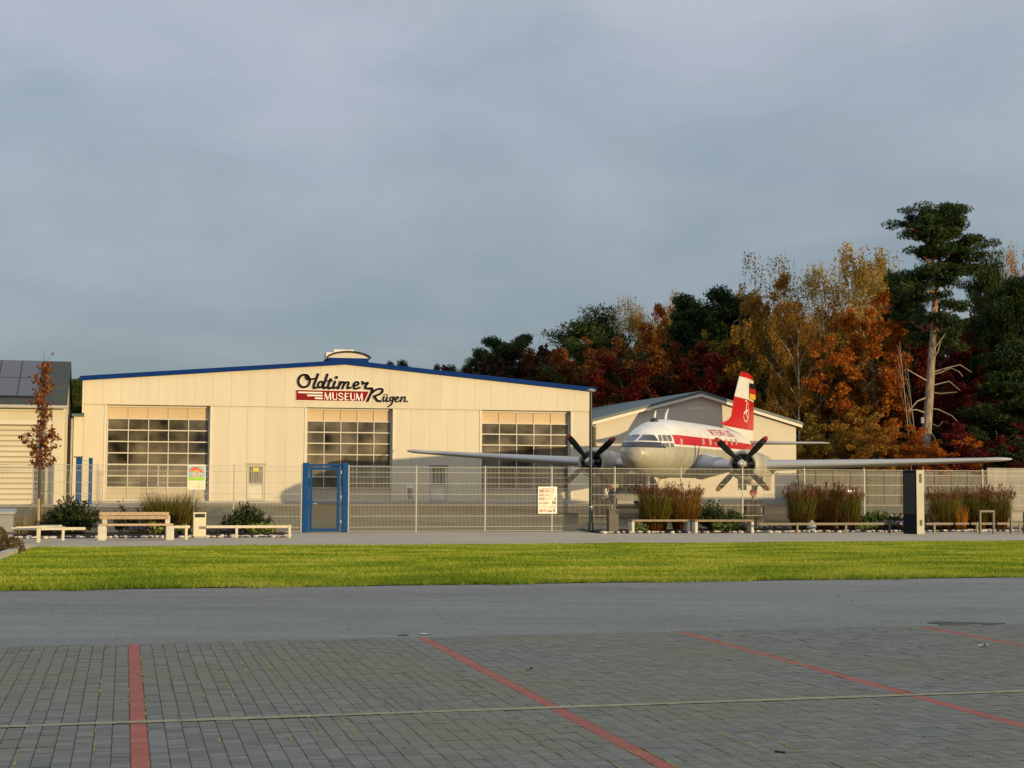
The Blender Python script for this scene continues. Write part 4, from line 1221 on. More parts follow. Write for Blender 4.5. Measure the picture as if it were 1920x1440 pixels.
f_top, f_bot, f_hw = (lambda q: float(np.interp(q, _a, st[::-1, 1]))), (lambda q: float(np.interp(q, _a, st[::-1, 2]))), (lambda q: float(np.interp(q, _a, st[::-1, 3])))
f_top, f_bot, f_hw = _smooth(1), _smooth(2), _smooth(3)
def skin(a, z):
    """half width of the fuselage at station a and height z, or None outside"""
    t, b = f_top(a), f_bot(a)
    zc, hh = (t + b) / 2, (t - b) / 2
    k = (z - zc) / hh
    if abs(k) >= 1: return None
    return f_hw(a) * math.sqrt(1 - k * k)
def skin_n(a, z, side=1):
    e = 0.02
    b0 = skin(a, z)
    if b0 is None: return Vector((0, 0, 1))
    da = ((skin(a + e, z) or 0) - (skin(a - e, z) or 0)) / (2 * e)
    dz = ((skin(a, z + e) or 0) - (skin(a, z - e) or 0)) / (2 * e)
    n = Vector((-da, 1, -dz)).normalized()
    n.y *= side
    return n
def hit(px, py):
    """where the fuselage skin stands under that spot of the photograph: local (a, b, z)"""
    d = ray(px, py)
    o = Vector((0, 0, EYE))
    Mi = AM.transposed()
    lo = Mi @ (o - AC); ld = Mi @ d
    prev = None
    for t in np.arange(60, 100, 0.03):
        p = lo + ld * t
        if TAIL + 0.1 < p.x < NOSE - 0.01:
            s = skin(p.x, p.z)
            if s is not None and abs(p.y) <= s:
                return p
    return None
rings = []
for a in list(np.concatenate([np.array([4.199, 4.19, 4.17, 4.15, 4.11, 4.05, 3.96, 3.85, 3.7, 3.55, 3.4, 3.25, 3.1, 2.95, 2.8, 2.65, 2.47, 2.3, 2.1, 1.9, 1.6, 1.3, 0.95, 0.6, 0]) * 1.2, np.arange(-1, TAIL - 0.3, -0.75)])):
    t, b, w = f_top(a), f_bot(a), f_hw(a)
    zc, hh = (t + b) / 2, (t - b) / 2
    rings.append([(a, w * math.cos(2 * math.pi * k / 48), zc + hh * math.sin(2 * math.pi * k / 48)) for k in range(48)])
Z_SPLIT = 3.35                            # white above, grey below
fus = MB().loft(rings)
fme = fus.mesh('fuselage', M['acwhite'], True)
fme.materials.append(M['acgrey'])
def m_fus():
    m, N, L, bs = nodes('fuselage paint')
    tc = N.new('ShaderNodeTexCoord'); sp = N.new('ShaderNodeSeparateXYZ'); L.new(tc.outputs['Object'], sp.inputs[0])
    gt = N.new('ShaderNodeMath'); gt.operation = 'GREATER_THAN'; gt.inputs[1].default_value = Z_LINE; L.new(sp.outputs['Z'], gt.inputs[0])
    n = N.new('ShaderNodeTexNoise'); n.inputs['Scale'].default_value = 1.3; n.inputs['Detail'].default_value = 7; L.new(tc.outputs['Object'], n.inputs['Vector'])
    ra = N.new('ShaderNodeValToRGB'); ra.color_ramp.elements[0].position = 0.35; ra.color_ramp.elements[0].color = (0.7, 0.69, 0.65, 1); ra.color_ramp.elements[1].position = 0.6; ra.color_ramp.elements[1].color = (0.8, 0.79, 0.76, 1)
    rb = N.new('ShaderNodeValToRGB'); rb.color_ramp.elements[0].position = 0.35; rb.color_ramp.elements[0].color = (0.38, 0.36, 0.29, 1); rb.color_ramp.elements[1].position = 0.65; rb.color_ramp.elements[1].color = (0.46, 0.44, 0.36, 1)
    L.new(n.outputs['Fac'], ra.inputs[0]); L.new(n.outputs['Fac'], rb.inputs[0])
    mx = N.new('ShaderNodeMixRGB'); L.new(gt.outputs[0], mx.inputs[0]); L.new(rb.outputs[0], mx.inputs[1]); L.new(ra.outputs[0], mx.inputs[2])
    # plating seams every 1.05 m and along stringers, as fine relief
    fr = N.new('ShaderNodeMath'); fr.operation = 'PINGPONG'; fr.inputs[1].default_value = 0.6; L.new(sp.outputs['X'], fr.inputs[0])
    lt = N.new('ShaderNodeMath'); lt.operation = 'LESS_THAN'; lt.inputs[1].default_value = 0.016; L.new(fr.outputs[0], lt.inputs[0])
    dk = N.new('ShaderNodeMixRGB'); dk.blend_type = 'MULTIPLY'; dk.inputs[2].default_value = (0.66, 0.65, 0.62, 1)
    L.new(lt.outputs[0], dk.inputs[0]); L.new(mx.outputs[0], dk.inputs[1])
    L.new(dk.outputs[0], bs.inputs['Base Color'])
    bs.inputs['Roughness'].default_value = 0.36
    n2 = N.new('ShaderNodeTexNoise'); n2.inputs['Scale'].default_value = 2.2; L.new(tc.outputs['Object'], n2.inputs['Vector'])
    bp = N.new('ShaderNodeBump'); bp.inputs['Strength'].default_value = 0.25; bp.inputs['Distance'].default_value = 0.02
    L.new(n2.outputs['Fac'], bp.inputs['Height']); L.new(bp.outputs[0], bs.inputs['Normal'])
    return m
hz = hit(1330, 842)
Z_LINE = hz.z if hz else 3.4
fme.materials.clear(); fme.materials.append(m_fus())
put('fuselage', fme, ac)
def patch(name, corners, mat, off=0.012, nx=5, ny=4, mirror=True, parent=None, local=False):
    """a sheet lying on the fuselage skin; corners: four pixels (or (a, z) pairs) TL, TR, BR, BL"""
    if local:
        C = corners
    else:
        C = []
        for c in corners:
            h = hit(*c)
            if h is None: return None
            C.append((h.x, h.z))
    made = []
    for side in ((1, -1) if mirror else (1,)):
        vs, fs = [], []
        for j in range(ny):
            for i in range(nx):
                s, t = i / (nx - 1), j / (ny - 1)
                a = (C[0][0] * (1 - s) + C[1][0] * s) * (1 - t) + (C[3][0] * (1 - s) + C[2][0] * s) * t
                z = (C[0][1] * (1 - s) + C[1][1] * s) * (1 - t) + (C[3][1] * (1 - s) + C[2][1] * s) * t
                b = skin(a, z)
                if b is None: b = 0.0
                n = skin_n(a, z, side)
                vs.append(Vector((a, side * b, z)) + n * off)
        m = nx * ny
        for j in range(ny):
            for i in range(nx):
                vs.append(vs[j * nx + i] - (vs[j * nx + i] - Vector((vs[j * nx + i].x, 0, 3.5))).normalized() * 0.02)
        for j in range(ny - 1):
            for i in range(nx - 1):
                a = j * nx + i
                fs.append((a, a + 1, a + nx + 1, a + nx))
        rim = [i for i in range(nx)] + [j * nx + nx - 1 for j in range(1, ny)] + [(ny - 1) * nx + i for i in range(nx - 2, -1, -1)] + [j * nx for j in range(ny - 2, 0, -1)]
        for i in range(len(rim)):
            p, q = rim[i], rim[(i + 1) % len(rim)]
            fs.append((p, q, q + m, p + m))
        made.append(MB().add(vs, fs).build(name, mat, parent or ac, 40))
    return made
# red cheat line with a white edge below, both sides
r0, r1 = hit(1262, 819), hit(1266, 838)
zt_, zb_ = hit(1330, 822).z, hit(1330, 838.5).z
A_R = -16.6
patch('cheat_line', [(r0.x, zt_), (A_R, zt_ - 0.05), (A_R, zb_ + 0.06), (r1.x, zb_)], M['acred'], 0.008, nx=60, ny=6, local=True)
patch('trim_line', [(4.75, zb_ - 0.03), (A_R, zb_ + 0.02), (A_R, zb_ - 0.06), (4.75, zb_ - 0.10)], M['acwhite'], 0.006, nx=60, ny=3, local=True)
# cabin windows
for k, px in enumerate((1277, 1318, 1331, 1341, 1352, 1361.5, 1371, 1379.5)):
    w = 3.9 if k < 3 else 2.6
    wd = patch('cabin_window', [(px - w / 2 - 0.6, 823), (px + w / 2 - 0.6, 823.2), (px + w / 2 + 0.6, 834.5), (px - w / 2 + 0.6, 834.3)], M['curtain'] if k in (0, 2, 3, 6, 7) else paint('pale cabin window', (0.55, 0.36, 0.33), 0.3), 0.022, 4, 4)
# cockpit: windscreens, side panes, antiglare band
def nose_band(name, z0, z1, a_end, mat, off=0.009, n=14, m=4):
    vs, fs = [], []
    for j in range(m):
        z = z0 + (z1 - z0) * j / (m - 1)
        # front-most station where the skin still reaches this height
        lo, hi = a_end, NOSE
        for _ in range(40):
            mid = (lo + hi) / 2
            if skin(mid, z) is None: hi = mid
            else: lo = mid
        af = lo
        ae = a_end - (z1 - z) * 0.7
        line = []
        for i in range(n):
            t = i / (n - 1)
            a = ae + (af - ae) * (1 - (1 - t) ** 2)
            b = skin(a, z) or 0.0
            if i == n - 1: b = 0.0; a = af
            line.append((a, b, z))
        row = [Vector(p) + skin_n(p[0], p[2], 1) * off for p in line[:-1]] + [Vector((line[-1][0] + off, 0, z))] + [Vector((p[0], -p[1], p[2])) + skin_n(p[0], p[2], -1) * off for p in line[-2::-1]]
        vs += row
    k = 2 * n - 1
    for j in range(m - 1):
        for i in range(k - 1):
            fs.append((j * k + i, j * k + i + 1, (j + 1) * k + i + 1, (j + 1) * k + i))
    return MB().add(vs, fs).build(name, mat, ac, True)
zb0, zb1 = hit(1215, 839).z, hit(1215, 828.6).z
nose_band('antiglare_band', zb0, zb1, hit(1244, 838).x, M['acdark'])
def windscreen(z0, z1, px_end):
    for side in (1, -1):
        vs, fs = [], []
        n, m = 9, 5
        for j in range(m):
            z = z0 + (z1 - z0) * j / (m - 1)
            lo, hi = 2.0, NOSE
            for _ in range(40):
                mid = (lo + hi) / 2
                q = skin(mid, z)
                if q is None or q < 0.07: hi = mid
                else: lo = mid
            a_s = lo
            a_e = hit(px_end, 821).x - 0.10 * (j - 2) / 2
            for i in range(n):
                t = i / (n - 1)
                a = a_s + (a_e - a_s) * t ** 1.5
                vs.append(Vector((a, side * (skin(a, z) or 0), z)) + skin_n(a, z, side) * 0.02)
        for j in range(m - 1):
            for i in range(n - 1):
                k = j * n + i
                fs.append((k, k + 1, k + n + 1, k + n))
        MB().add(vs, fs).build('windscreen', M['acglass'], ac, True)
windscreen(hit(1216, 826.5).z, hit(1216, 815.8).z, 1229.5)
for c in ([(1233.5, 816), (1238, 816), (1241.5, 827), (1235, 827)], [(1241, 816), (1247.5, 816), (1251.5, 827.3), (1244.5, 827)], [(1250, 816), (1256.5, 816.3), (1260, 827.5), (1254, 827.4)],
          [(1242.5, 830.5), (1253, 830.7), (1255.5, 838), (1246, 838)], [(1256, 830.8), (1261.8, 831), (1264, 838.3), (1258, 838.2)]):
    patch('cockpit_pane', c, paint('cockpit pane', (0.13, 0.14, 0.13), 0.12, var=0.3), 0.02, 4, 4)
# lettering on both sides
def ac_text():
    fnt = {'I': [[(0.5, 0), (0.5, 1)]], 'N': [[(0.12, 1), (0.12, 0), (0.88, 1), (0.88, 0)]], 'T': [[(0, 0), (1, 0)], [(0.5, 0), (0.5, 1)]],
           'E': [[(1, 0), (0.1, 0), (0.1, 1), (1, 1)], [(0.1, 0.5), (0.9, 0.5)]], 'R': [[(0.1, 1), (0.1, 0), (0.9, 0), (0.9, 0.5), (0.1, 0.5)], [(0.45, 0.5), (0.9, 1)]],
           'F': [[(1, 0), (0.1, 0), (0.1, 1)], [(0.1, 0.5), (0.85, 0.5)]], 'L': [[(0.1, 0), (0.1, 1), (1, 1)]], 'U': [[(0.1, 0), (0.1, 1), (0.9, 1), (0.9, 0)]],
           'G': [[(0.95, 0.15), (0.95, 0), (0.1, 0), (0.1, 1), (0.95, 1), (0.95, 0.55), (0.6, 0.55)]]}
    pa, pb = hit(1330.5, 814), hit(1376, 817.5)
    A0, A1 = pa.x, pb.x
    zt, zb = hit(1345, 808.5).z, hit(1345, 818.5).z
    txt = 'INTERFLUG'
    ws = [0.5 if c == 'I' else 1.0 for c in txt]
    tot = sum(ws)
    pos = 0
    for c, w in zip(txt, ws):
        mbs = []
        for side in (1, -1):
            mb = MB()
            for st_ in fnt[c]:
                for p, q in zip(st_, st_[1:]):
                    dv = Vector(q) - Vector(p); L_ = dv.length; dv /= L_
                    nn = Vector((-dv.y, dv.x)) * (0.085 if abs(dv.x) > abs(dv.y) else 0.1)
                    P2, Q2 = Vector(p) - dv * 0.06, Vector(q) + dv * 0.06
                    vs, fs = [], []
                    K = 4
                    for i in range(K):
                        m_ = P2 + (Q2 - P2) * i / (K - 1)
                        for sg in (1, -1):
                            r_ = m_ + nn * sg
                            frac = (pos + 0.1 * w + (r_.x * 0.7) * w) / tot
                            if side == -1: frac = 1 - frac if False else frac
                            aa = A0 + (A1 - A0) * frac + (0.5 - r_.y) * 0.16
                            if side == -1: aa = A1 + (A0 - A1) * frac
                            zz = zt + (zb - zt) * 0.9 * r_.y + 0.10 * frac
                            b_ = skin(aa, zz) or 0
                            vs.append(Vector((aa, side * b_, zz)) + skin_n(aa, zz, side) * (0.012 + 0.001 * (fnt[c].index(st_))))
                    for i in range(K - 1): fs.append((2 * i, 2 * i + 1, 2 * i + 3, 2 * i + 2))
                    mb.add(vs, fs)
            mb.build('letter', M['acred'], ac)
        pos += w
ac_text()
# fin and rudder: outline in (a, z), lens-shaped thickness
def fin_part(name, poly, mat, thick, parent=None):
    mb = MB()
    n = len(poly)
    def th(a, z):
        # chordwise lens between leading and trailing edge
        le = -16.1 - (8.35 - z) * (-0.35) if z > 5.6 else -14.5 + (5.6 - z) * 1.5
        te = -18.25
        k = min(max((a - te) / (le - te), 0.0), 1.0)
        return 0.02 + thick * math.sin(math.pi * min(1, k ** 0.8)) * (1 - 0.06 * (z - 5))
    ts = [th(*p) for p in poly]
    vs = [(a, t, z) for (a, z), t in zip(poly, ts)] + [(a, -t, z) for (a, z), t in zip(poly, ts)]
    # centre ridge for body
    fs = [tuple(range(n)), tuple(range(2 * n - 1, n - 1, -1))] + [(i, (i + 1) % n, (i + 1) % n + n, i + n) for i in range(n)]
    return mb.add(vs, fs).build(name, mat, parent or ac)
def finz(py, a=-17): 
    lo, hi = 2.0, 12.0
    for _ in range(40):
        m_ = (lo + hi) / 2
        if proj(ac_world((a, 0, m_)))[1] > py: lo = m_
        else: hi = m_
    return lo
def fina(px, py):
    z = finz(py)
    lo, hi = -20.0, -8.0                     # px falls as a grows
    for _ in range(40):
        m_ = (lo + hi) / 2
        if proj(ac_world((m_, 0, z)))[0] > px: lo = m_
        else: hi = m_
    return (lo, z)
TEp = 1412.5
# lower red fin with dorsal fillet
fin_part('fin', [fina(1350, 800), fina(1358, 803.5), fina(1380, 804.5), fina(1398, 804.5), fina(1398, 775), fina(1399, 749.5), fina(1377.2, 748), fina(1373.5, 770), fina(1371.5, 784), fina(1367, 791), fina(1360, 796)], M['acred'], 0.12)
fin_part('rudder', [fina(1398.4, 805), fina(TEp, 805), fina(TEp, 780), fina(TEp, 751), fina(1399.4, 750), fina(1398.4, 775)], M['acred'], 0.10)
fin_part('fin_upper', [fina(1377.4, 747.3), fina(1400, 749), fina(1400, 709), fina(1386.6, 708.5), fina(1382, 728)], M['acwhite'], 0.11)
fin_part('rudder_upper', [fina(1400.4, 749), fina(TEp, 751), fina(TEp, 730), fina(1412.2, 710), fina(1400.4, 709)], M['acwhite'], 0.10)
fin_part('fin_cap', [fina(1386.8, 707.8), fina(1412, 709.3), fina(1410, 704), fina(1405, 700), fina(1398, 698), fina(1391.5, 699), fina(1388, 703)], M['acred'], 0.09)
fin_part('fin_base', [fina(1356, 804.2), fina(1384, 805.2), fina(1412, 805.6), fina(1412, 818), fina(1412, 835), fina(1404, 832), fina(1385, 815)], M['acwhite'], 0.13)
for side in (1, -1):
    for (ya, yb, mt) in ((717, 727, 'acblack'), (727, 737, 'acred'), (737, 746.5, 'acgold')):
        a0, z0 = fina(1401.5, ya); a1, _ = fina(1412, ya); _, z1 = fina(1401.5, yb)
        MB().box(min(a0, a1), max(a0, a1), min(side * 0.142, side * 0.15), max(side * 0.142, side * 0.15), min(z0, z1), max(z0, z1)).build('flag_stripe', M[mt], ac)
# round bird emblem on the fin
ea, ez = fina(1393.5, 771.5)
for side in (1, -1):
    em = MB()
    y = side * 0.165
    def emb(p): return (ea + 0.85 * (p[0] if side == 1 else -p[0]) * -1, y, ez - 0.62 * p[1])
    def stroke(pts, w):
        vs, fs = ribbon([Vector(p) for p in pts], w)
        em.add([emb(v) for v in vs], fs)
    stroke([(0.85 * math.cos(t), math.sin(t)) for t in np.linspace(-1.9, 2.6, 26)], 0.09)
    stroke([(-0.62, 0.3), (-0.1, 0.05), (0.5, -0.1)], 0.2)
    stroke([(-0.02, 0.0), (0.12, -0.4), (0.2, -0.72)], 0.16)
    stroke([(0.0, 0.05), (0.28, 0.32), (0.42, 0.6)], 0.16)
    em.build('emblem', M['signwhite'], ac)
# wings: airfoil lofts
def airfoil(le_a, chord, tck, b, z, n=12):
    up, dn = [], []
    for i in range(n + 1):
        t = (1 - math.cos(math.pi * i / n)) / 2
        y = 5 * tck * (0.2969 * math.sqrt(t) - 0.126 * t - 0.3516 * t * t + 0.2843 * t ** 3 - 0.1036 * t ** 4)
        up.append((le_a - chord * t, b, z + chord * (y * 1.15)))
        dn.append((le_a - chord * t, b, z - chord * (y * 0.85)))
    return up + dn[-2:0:-1]
def wing(side, stations, name, mat):
    rg = [airfoil(a, c, t, side * b, z) for (b, a, c, t, z) in stations]
    return MB().loft(rg).build(name, mat, ac, True)
W_ST = [(0.5, -1.9, 5.2, 0.14, 2.62), (1.5, -1.95, 5.0, 0.14, 2.66), (3.85, -2.1, 4.5, 0.13, 2.74), (6.0, -2.25, 4.0, 0.125, 2.82), (10.5, -2.75, 3.05, 0.11, 3.02), (14.6, -3.2, 2.2, 0.10, 3.21), (15.3, -3.35, 1.9, 0.11, 3.25), (15.65, -3.55, 1.5, 0.10, 3.27), (15.85, -3.95, 0.7, 0.09, 3.29)]
for s in (1, -1):
    wg = wing(s, W_ST, 'wing', M['acwing'])
    # aileron seam and root fillet
    MB().loft([airfoil(-1.2, 6.6, 0.24, s * 1.0, 2.7), airfoil(-1.6, 5.9, 0.19, s * 1.45, 2.72), airfoil(-1.9, 5.1, 0.16, s * 1.9, 2.69)]).build('wing_fillet', M['acwing'], ac, True)
    wing(s, [(0.15, -14.9, 2.5, 0.1, 4.18), (2.6, -15.5, 1.9, 0.1, 4.2), (4.6, -16.0, 1.4, 0.09, 4.24), (4.95, -16.2, 1.0, 0.08, 4.25), (5.08, -16.5, 0.45, 0.07, 4.25)], 'tailplane', M['acwing'])
# nacelles, propellers, landing gear
HUBZ = 2.83
for s in (1, -1):
    yb = s * 3.85
    c = (0, yb, 0)
    nc = MB().lathe([(0.50, -0.42), (0.575, -0.30), (0.66, -0.31), (0.725, -0.42), (0.775, -0.8), (0.785, -1.2), (0.775, -1.55), (0.70, -1.6), (0.70, -1.75)], (0, yb, HUBZ - 0.06), 'x', 40).build('engine_cowling', M['acgrey'], ac, True)
    MB().lathe([(0.69, -1.7), (0.71, -2.2), (0.72, -3.4), (0.62, -4.6), (0.42, -5.8), (0.12, -6.8), (0.0, -6.9)], (0, yb, HUBZ - 0.14), 'x', 32).build('nacelle', M['acgrey'], ac, True)
    MB().lathe([(0.0, -0.34), (0.56, -0.36), (0.56, -0.5)], (0, yb, HUBZ - 0.06), 'x', 32).build('engine_face', M['acblack'], nc)
    cyl = MB()
    for k in range(7):
        t = 2 * math.pi * k / 7 + 0.2
        cyl.tube([(-0.31, yb + 0.16 * math.cos(t), HUBZ - 0.06 + 0.16 * math.sin(t)), (-0.31, yb + 0.5 * math.cos(t), HUBZ - 0.06 + 0.5 * math.sin(t))], 0.085, 8)
    cyl.build('cylinder_row', M['acdark'], nc)
    MB().tube([(-1.0, yb + 0.2, HUBZ - 0.82), (-2.4, yb + 0.2, HUBZ - 0.86)], 0.22, 10).build('oil_cooler_scoop', M['acgrey'], ac, True)
    # propeller
    pr = MB().lathe([(0.0, 0.40), (0.06, 0.39), (0.115, 0.33), (0.135, 0.22), (0.14, 0.1), (0.2, 0.06), (0.22, -0.08), (0.2, -0.3)], (0, 0, 0), 'x', 20).build('propeller', M['hubmetal'], ac, True)
    pr.location = (0, yb, HUBZ)
    pr.rotation_euler = (R(2 if s == 1 else -3), 0, 0)
    for k in range(4):
        ang_ = R(45 + 90 * k)
        rg = []
        for (r, w, th, tw) in ((0.12, 0.10, 0.09, 60), (0.32, 0.12, 0.08, 55), (0.55, 0.22, 0.06, 48), (0.9, 0.30, 0.045, 38), (1.3, 0.31, 0.035, 30), (1.55, 0.28, 0.028, 26)):
            ring_ = []
            for q in range(10):
                t = 2 * math.pi * q / 10
                x_, y_ = w / 2 * math.cos(t), th / 2 * math.sin(t)
                tx, ty = x_ * math.cos(R(90 - tw)) - 0, y_
                # blade chord lies mostly in the disc plane, pitched by tw
                cx_, ca_ = x_ * math.cos(R(tw * 0.5)) - y_ * math.sin(R(tw * 0.5)), x_ * math.sin(R(tw * 0.5)) + y_ * math.cos(R(tw * 0.5))
                ring_.append((ca_, r * math.cos(ang_) - cx_ * math.sin(ang_), r * math.sin(ang_) + cx_ * math.cos(ang_)))
            rg.append(ring_)
        MB().loft(rg).build('blade', M['acblack'], pr, True)
        rg2 = []
        for (r, w, th, tw) in ((1.552, 0.28, 0.03, 26), (1.68, 0.24, 0.026, 25), (1.77, 0.15, 0.02, 24), (1.8, 0.04, 0.012, 24)):
            ring_ = []
            for q in range(10):
                t = 2 * math.pi * q / 10
                x_, y_ = w / 2 * math.cos(t), th / 2 * math.sin(t)
                cx_, ca_ = x_ * math.cos(R(tw * 0.5)) - y_ * math.sin(R(tw * 0.5)), x_ * math.sin(R(tw * 0.5)) + y_ * math.cos(R(tw * 0.5))
                ring_.append((ca_, r * math.cos(ang_) - cx_ * math.sin(ang_), r * math.sin(ang_) + cx_ * math.cos(ang_)))
            rg2.append(ring_)
        MB().loft(rg2).build('blade_tip', M['proptip'], pr, True)
    # main gear
    zg = -s * 3.85 * math.tan(BANK) if False else 0.0
    base_z = -(yb * math.sin(BANK))
    MB().tube([(-2.6, yb, 2.15), (-2.6, yb, base_z + 0.52)], [0.11, 0.08], 10).build('gear_leg', M['galv'], ac, True)
    MB().tube([(-3.6, yb, 2.1), (-2.65, yb, base_z + 0.95)], 0.05, 8).build('gear_brace', M['galv'], ac, True)
    for dy in (-0.27, 0.27):
        tp = [(0.26, -0.17), (0.42, -0.19), (0.5, -0.14), (0.525, -0.05), (0.525, 0.05), (0.5, 0.14), (0.42, 0.19), (0.26, 0.17)]
        wh = MB().lathe([(r, h) for r, h in tp], (-2.6, yb + dy, base_z + 0.525), 'y', 28).build('wheel', M['rubber'], ac, True)
        MB().lathe([(0.0, -0.13), (0.12, -0.14), (0.26, -0.1), (0.26, 0.1), (0.12, 0.14), (0.0, 0.13)], (-2.6, yb + dy, base_z + 0.525), 'y', 20).build('rim', M['hubmetal'], wh, True)
    MB().tube([(-2.6, yb - 0.3, base_z + 0.525), (-2.6, yb + 0.3, base_z + 0.525)], 0.05, 8).build('axle', M['galv'], ac)
    for dy in (-0.62, 0.62):
        MB().box(-3.7, -1.9, yb + dy - 0.012, yb + dy + 0.012, 1.55, 2.25).build('gear_door', M['acgrey'], ac)
    if s == 1:
        MB().lathe([(0, -0.02), (0.19, -0.018), (0.19, 0.018), (0, 0.02)], (-2.42, yb + 0.02, base_z + 1.38), 'x', 20).build('gear_flag', paint('orange red cover', (0.6, 0.12, 0.06), 0.6), ac)
MB().tube([(2.6, 0, 2.3), (2.75, 0, 0.4)], [0.09, 0.06], 10).build('nose_gear_leg', M['galv'], ac, True)
for dy in (-0.2, 0.2):
    wh = MB().lathe([(0.18, -0.1), (0.3, -0.11), (0.36, -0.05), (0.36, 0.05), (0.3, 0.11), (0.18, 0.1)], (2.75, dy, 0.36), 'y', 24).build('nose_wheel', M['rubber'], ac, True)
    MB().lathe([(0.0, -0.08), (0.18, -0.07), (0.18, 0.07), (0.0, 0.08)], (2.75, dy, 0.36), 'y', 16).build('rim', M['hubmetal'], wh, True)
# aerials on the roof
def aerial(px, py0, px1, py1):
    P = hit(px, py0 + 1.5)
    z1 = finz(py1, P.x)
    a = P.x
    MB().tube([(a, 0, f_top(a) - 0.05), (a - 0.12, 0, f_top(a) + 0.25), (a - 0.55, 0, f_top(a) + 0.55)], [0.07, 0.06, 0.03], 8).build('aerial', M['acwhite'], ac, True)
aerial(1266, 789, 1277, 777)
a_ = 1.75
MB().tube([(a_, 0, f_top(a_) - 0.03), (a_ - 0.05, 0, f_top(a_) + 0.12)], [0.22, 0.14], 12).build('aerial_base', M['acdark'], ac, True)
MB().tube([(a_, 0, f_top(a_) + 0.1), (a_ - 0.1, 0, f_top(a_) + 0.3), (a_ - 0.25, 0, f_top(a_) + 0.5)], [0.07, 0.06, 0.03], 8).build('aerial', M['acwhite'], ac, True)
MB().tube([(4.8, -0.45, 3.2), (5.25, -0.5, 3.2)], 0.025, 6).build('pitot_probe', M['acdark'], ac)

# ================================================================== FENCES AND GATES
FH = 2.55
BARW = 0.0032
def mesh_panel(w, h, name='x', pitch=0.05, rows=(0.2, 0.62, 1.05, 1.47, 1.89, 2.32), bw=BARW):
    n = int(round(w / pitch))
    mb = MB()
    for k in range(n + 1):
        x = w * k / n
        mb.add([(x - bw, -bw, 0.03), (x + bw, -bw, 0.03), (x, bw * 1.2, 0.03), (x - bw, -bw, h), (x + bw, -bw, h), (x, bw * 1.2, h)], [(0, 1, 4, 3), (1, 2, 5, 4), (2, 0, 3, 5)])
    for z in list(rows) + [0.035, h - 0.02]:
        t = 0.008 if z in rows else 0.008
        mb.box(0, w, -bw - 0.016, -bw - 0.001, z - t, z + t)
        mb.box(0, w, bw * 1.2 + 0.001, bw * 1.2 + 0.012, z - t, z + t)
    return mb.mesh('mesh_panel', M['mesh'])
PANEL = mesh_panel(2.44, FH)
POST = MB().box(-0.021, 0.021, -0.03, 0.03, 0, FH + 0.05).mesh('post', M['mesh'])
CLIP = MB().box(-0.032, 0.032, -0.045, -0.031, -0.02, 0.02).mesh('clip', M['plinth'])
def fence_run(pxs, label, v=V_FENCE):
    """posts at the given picture columns"""
    fr = Frame(*uv(0, v, 0)[:3], TH)
    root = frame_empty('mesh_fence', fr, label, 'fence')
    us = [fr.x(px) for px in pxs]
    for i, u in enumerate(us):
        po_ = put('post', POST, root, (u, 0, 0))
        for z in (0.3, 1.3, 2.3): put('clip', CLIP, po_, (0, 0, z))
        if i:
            w = us[i] - us[i - 1]
            me = PANEL if abs(w - 2.5) < 0.0 else None
            o = put('mesh_panel', PANEL, root, (us[i - 1] + 0.03, -0.035, 0))
            o.scale = ((w - 0.06) / 2.44, 1, 1)
    return root
fence_run([-60, 62, 183, 297, 439, 566], 'cream wire mesh fence running left from the blue gate')
fence_run([654, 781, 910, 1035, 1153, 1277, 1392, 1508, 1620, 1731, 1842, 1950], 'cream wire mesh fence running right from the blue gate past the aircraft')
# blue pedestrian gate in the fence
gx0, gx1 = Frame(*uv(0, V_FENCE, 0)[:3], TH), None
gfr = Frame(*uv(0, V_FENCE, 0)[:3], TH)
ga, gb = gfr.x(568), gfr.x(652.5)
gate = empty('pedestrian_gate', gfr.world((ga + gb) / 2, 0, 0), TH, 'blue steel pedestrian gate standing in the fence before the middle window', 'gate')
gw = (gb - ga) / 2
GH = 2.62
for sx in (-1, 1):
    MB().bbox(sx * gw - (0.22 if sx > 0 else 0), sx * gw + (0 if sx > 0 else 0.22), -0.08, 0.08, 0, GH + 0.05, 0.012).build('post', M['bluegate'], gate)
MB().bbox(-gw + 0.225, gw - 0.225, -0.05, 0.05, GH - 0.08, GH, 0.01).build('top_rail', M['bluegate'], gate)
lf = MB()
lf.box(-gw + 0.26, -gw + 0.36, -0.03, 0.03, 0.05, GH - 0.12)
lf.box(gw - 0.42, gw - 0.32, -0.03, 0.03, 0.05, GH - 0.12)
lf.box(-gw + 0.365, gw - 0.425, -0.03, 0.03, 0.05, 0.15)
lf.box(-gw + 0.365, gw - 0.425, -0.03, 0.03, GH - 0.22, GH - 0.12)
leaf = lf.build('gate_leaf', M['bluegate'], gate)
MB().tube([(-gw + 0.4, -0.06, 1.1), (-gw + 0.55, -0.06, 1.1)], 0.02, 8).build('handle', M['galv'], leaf)
MB().box(-gw + 0.24, -gw + 0.38, -0.05, 0.05, 1.0, 1.25).build('lock_box', M['bluegate'], leaf)
for z in (0.35, 1.3, 2.25):
    MB().tube([(gw - 0.27, -0.03, z), (gw - 0.27, -0.03, z + 0.12)], 0.03, 8).build('hinge', M['galv'], leaf)
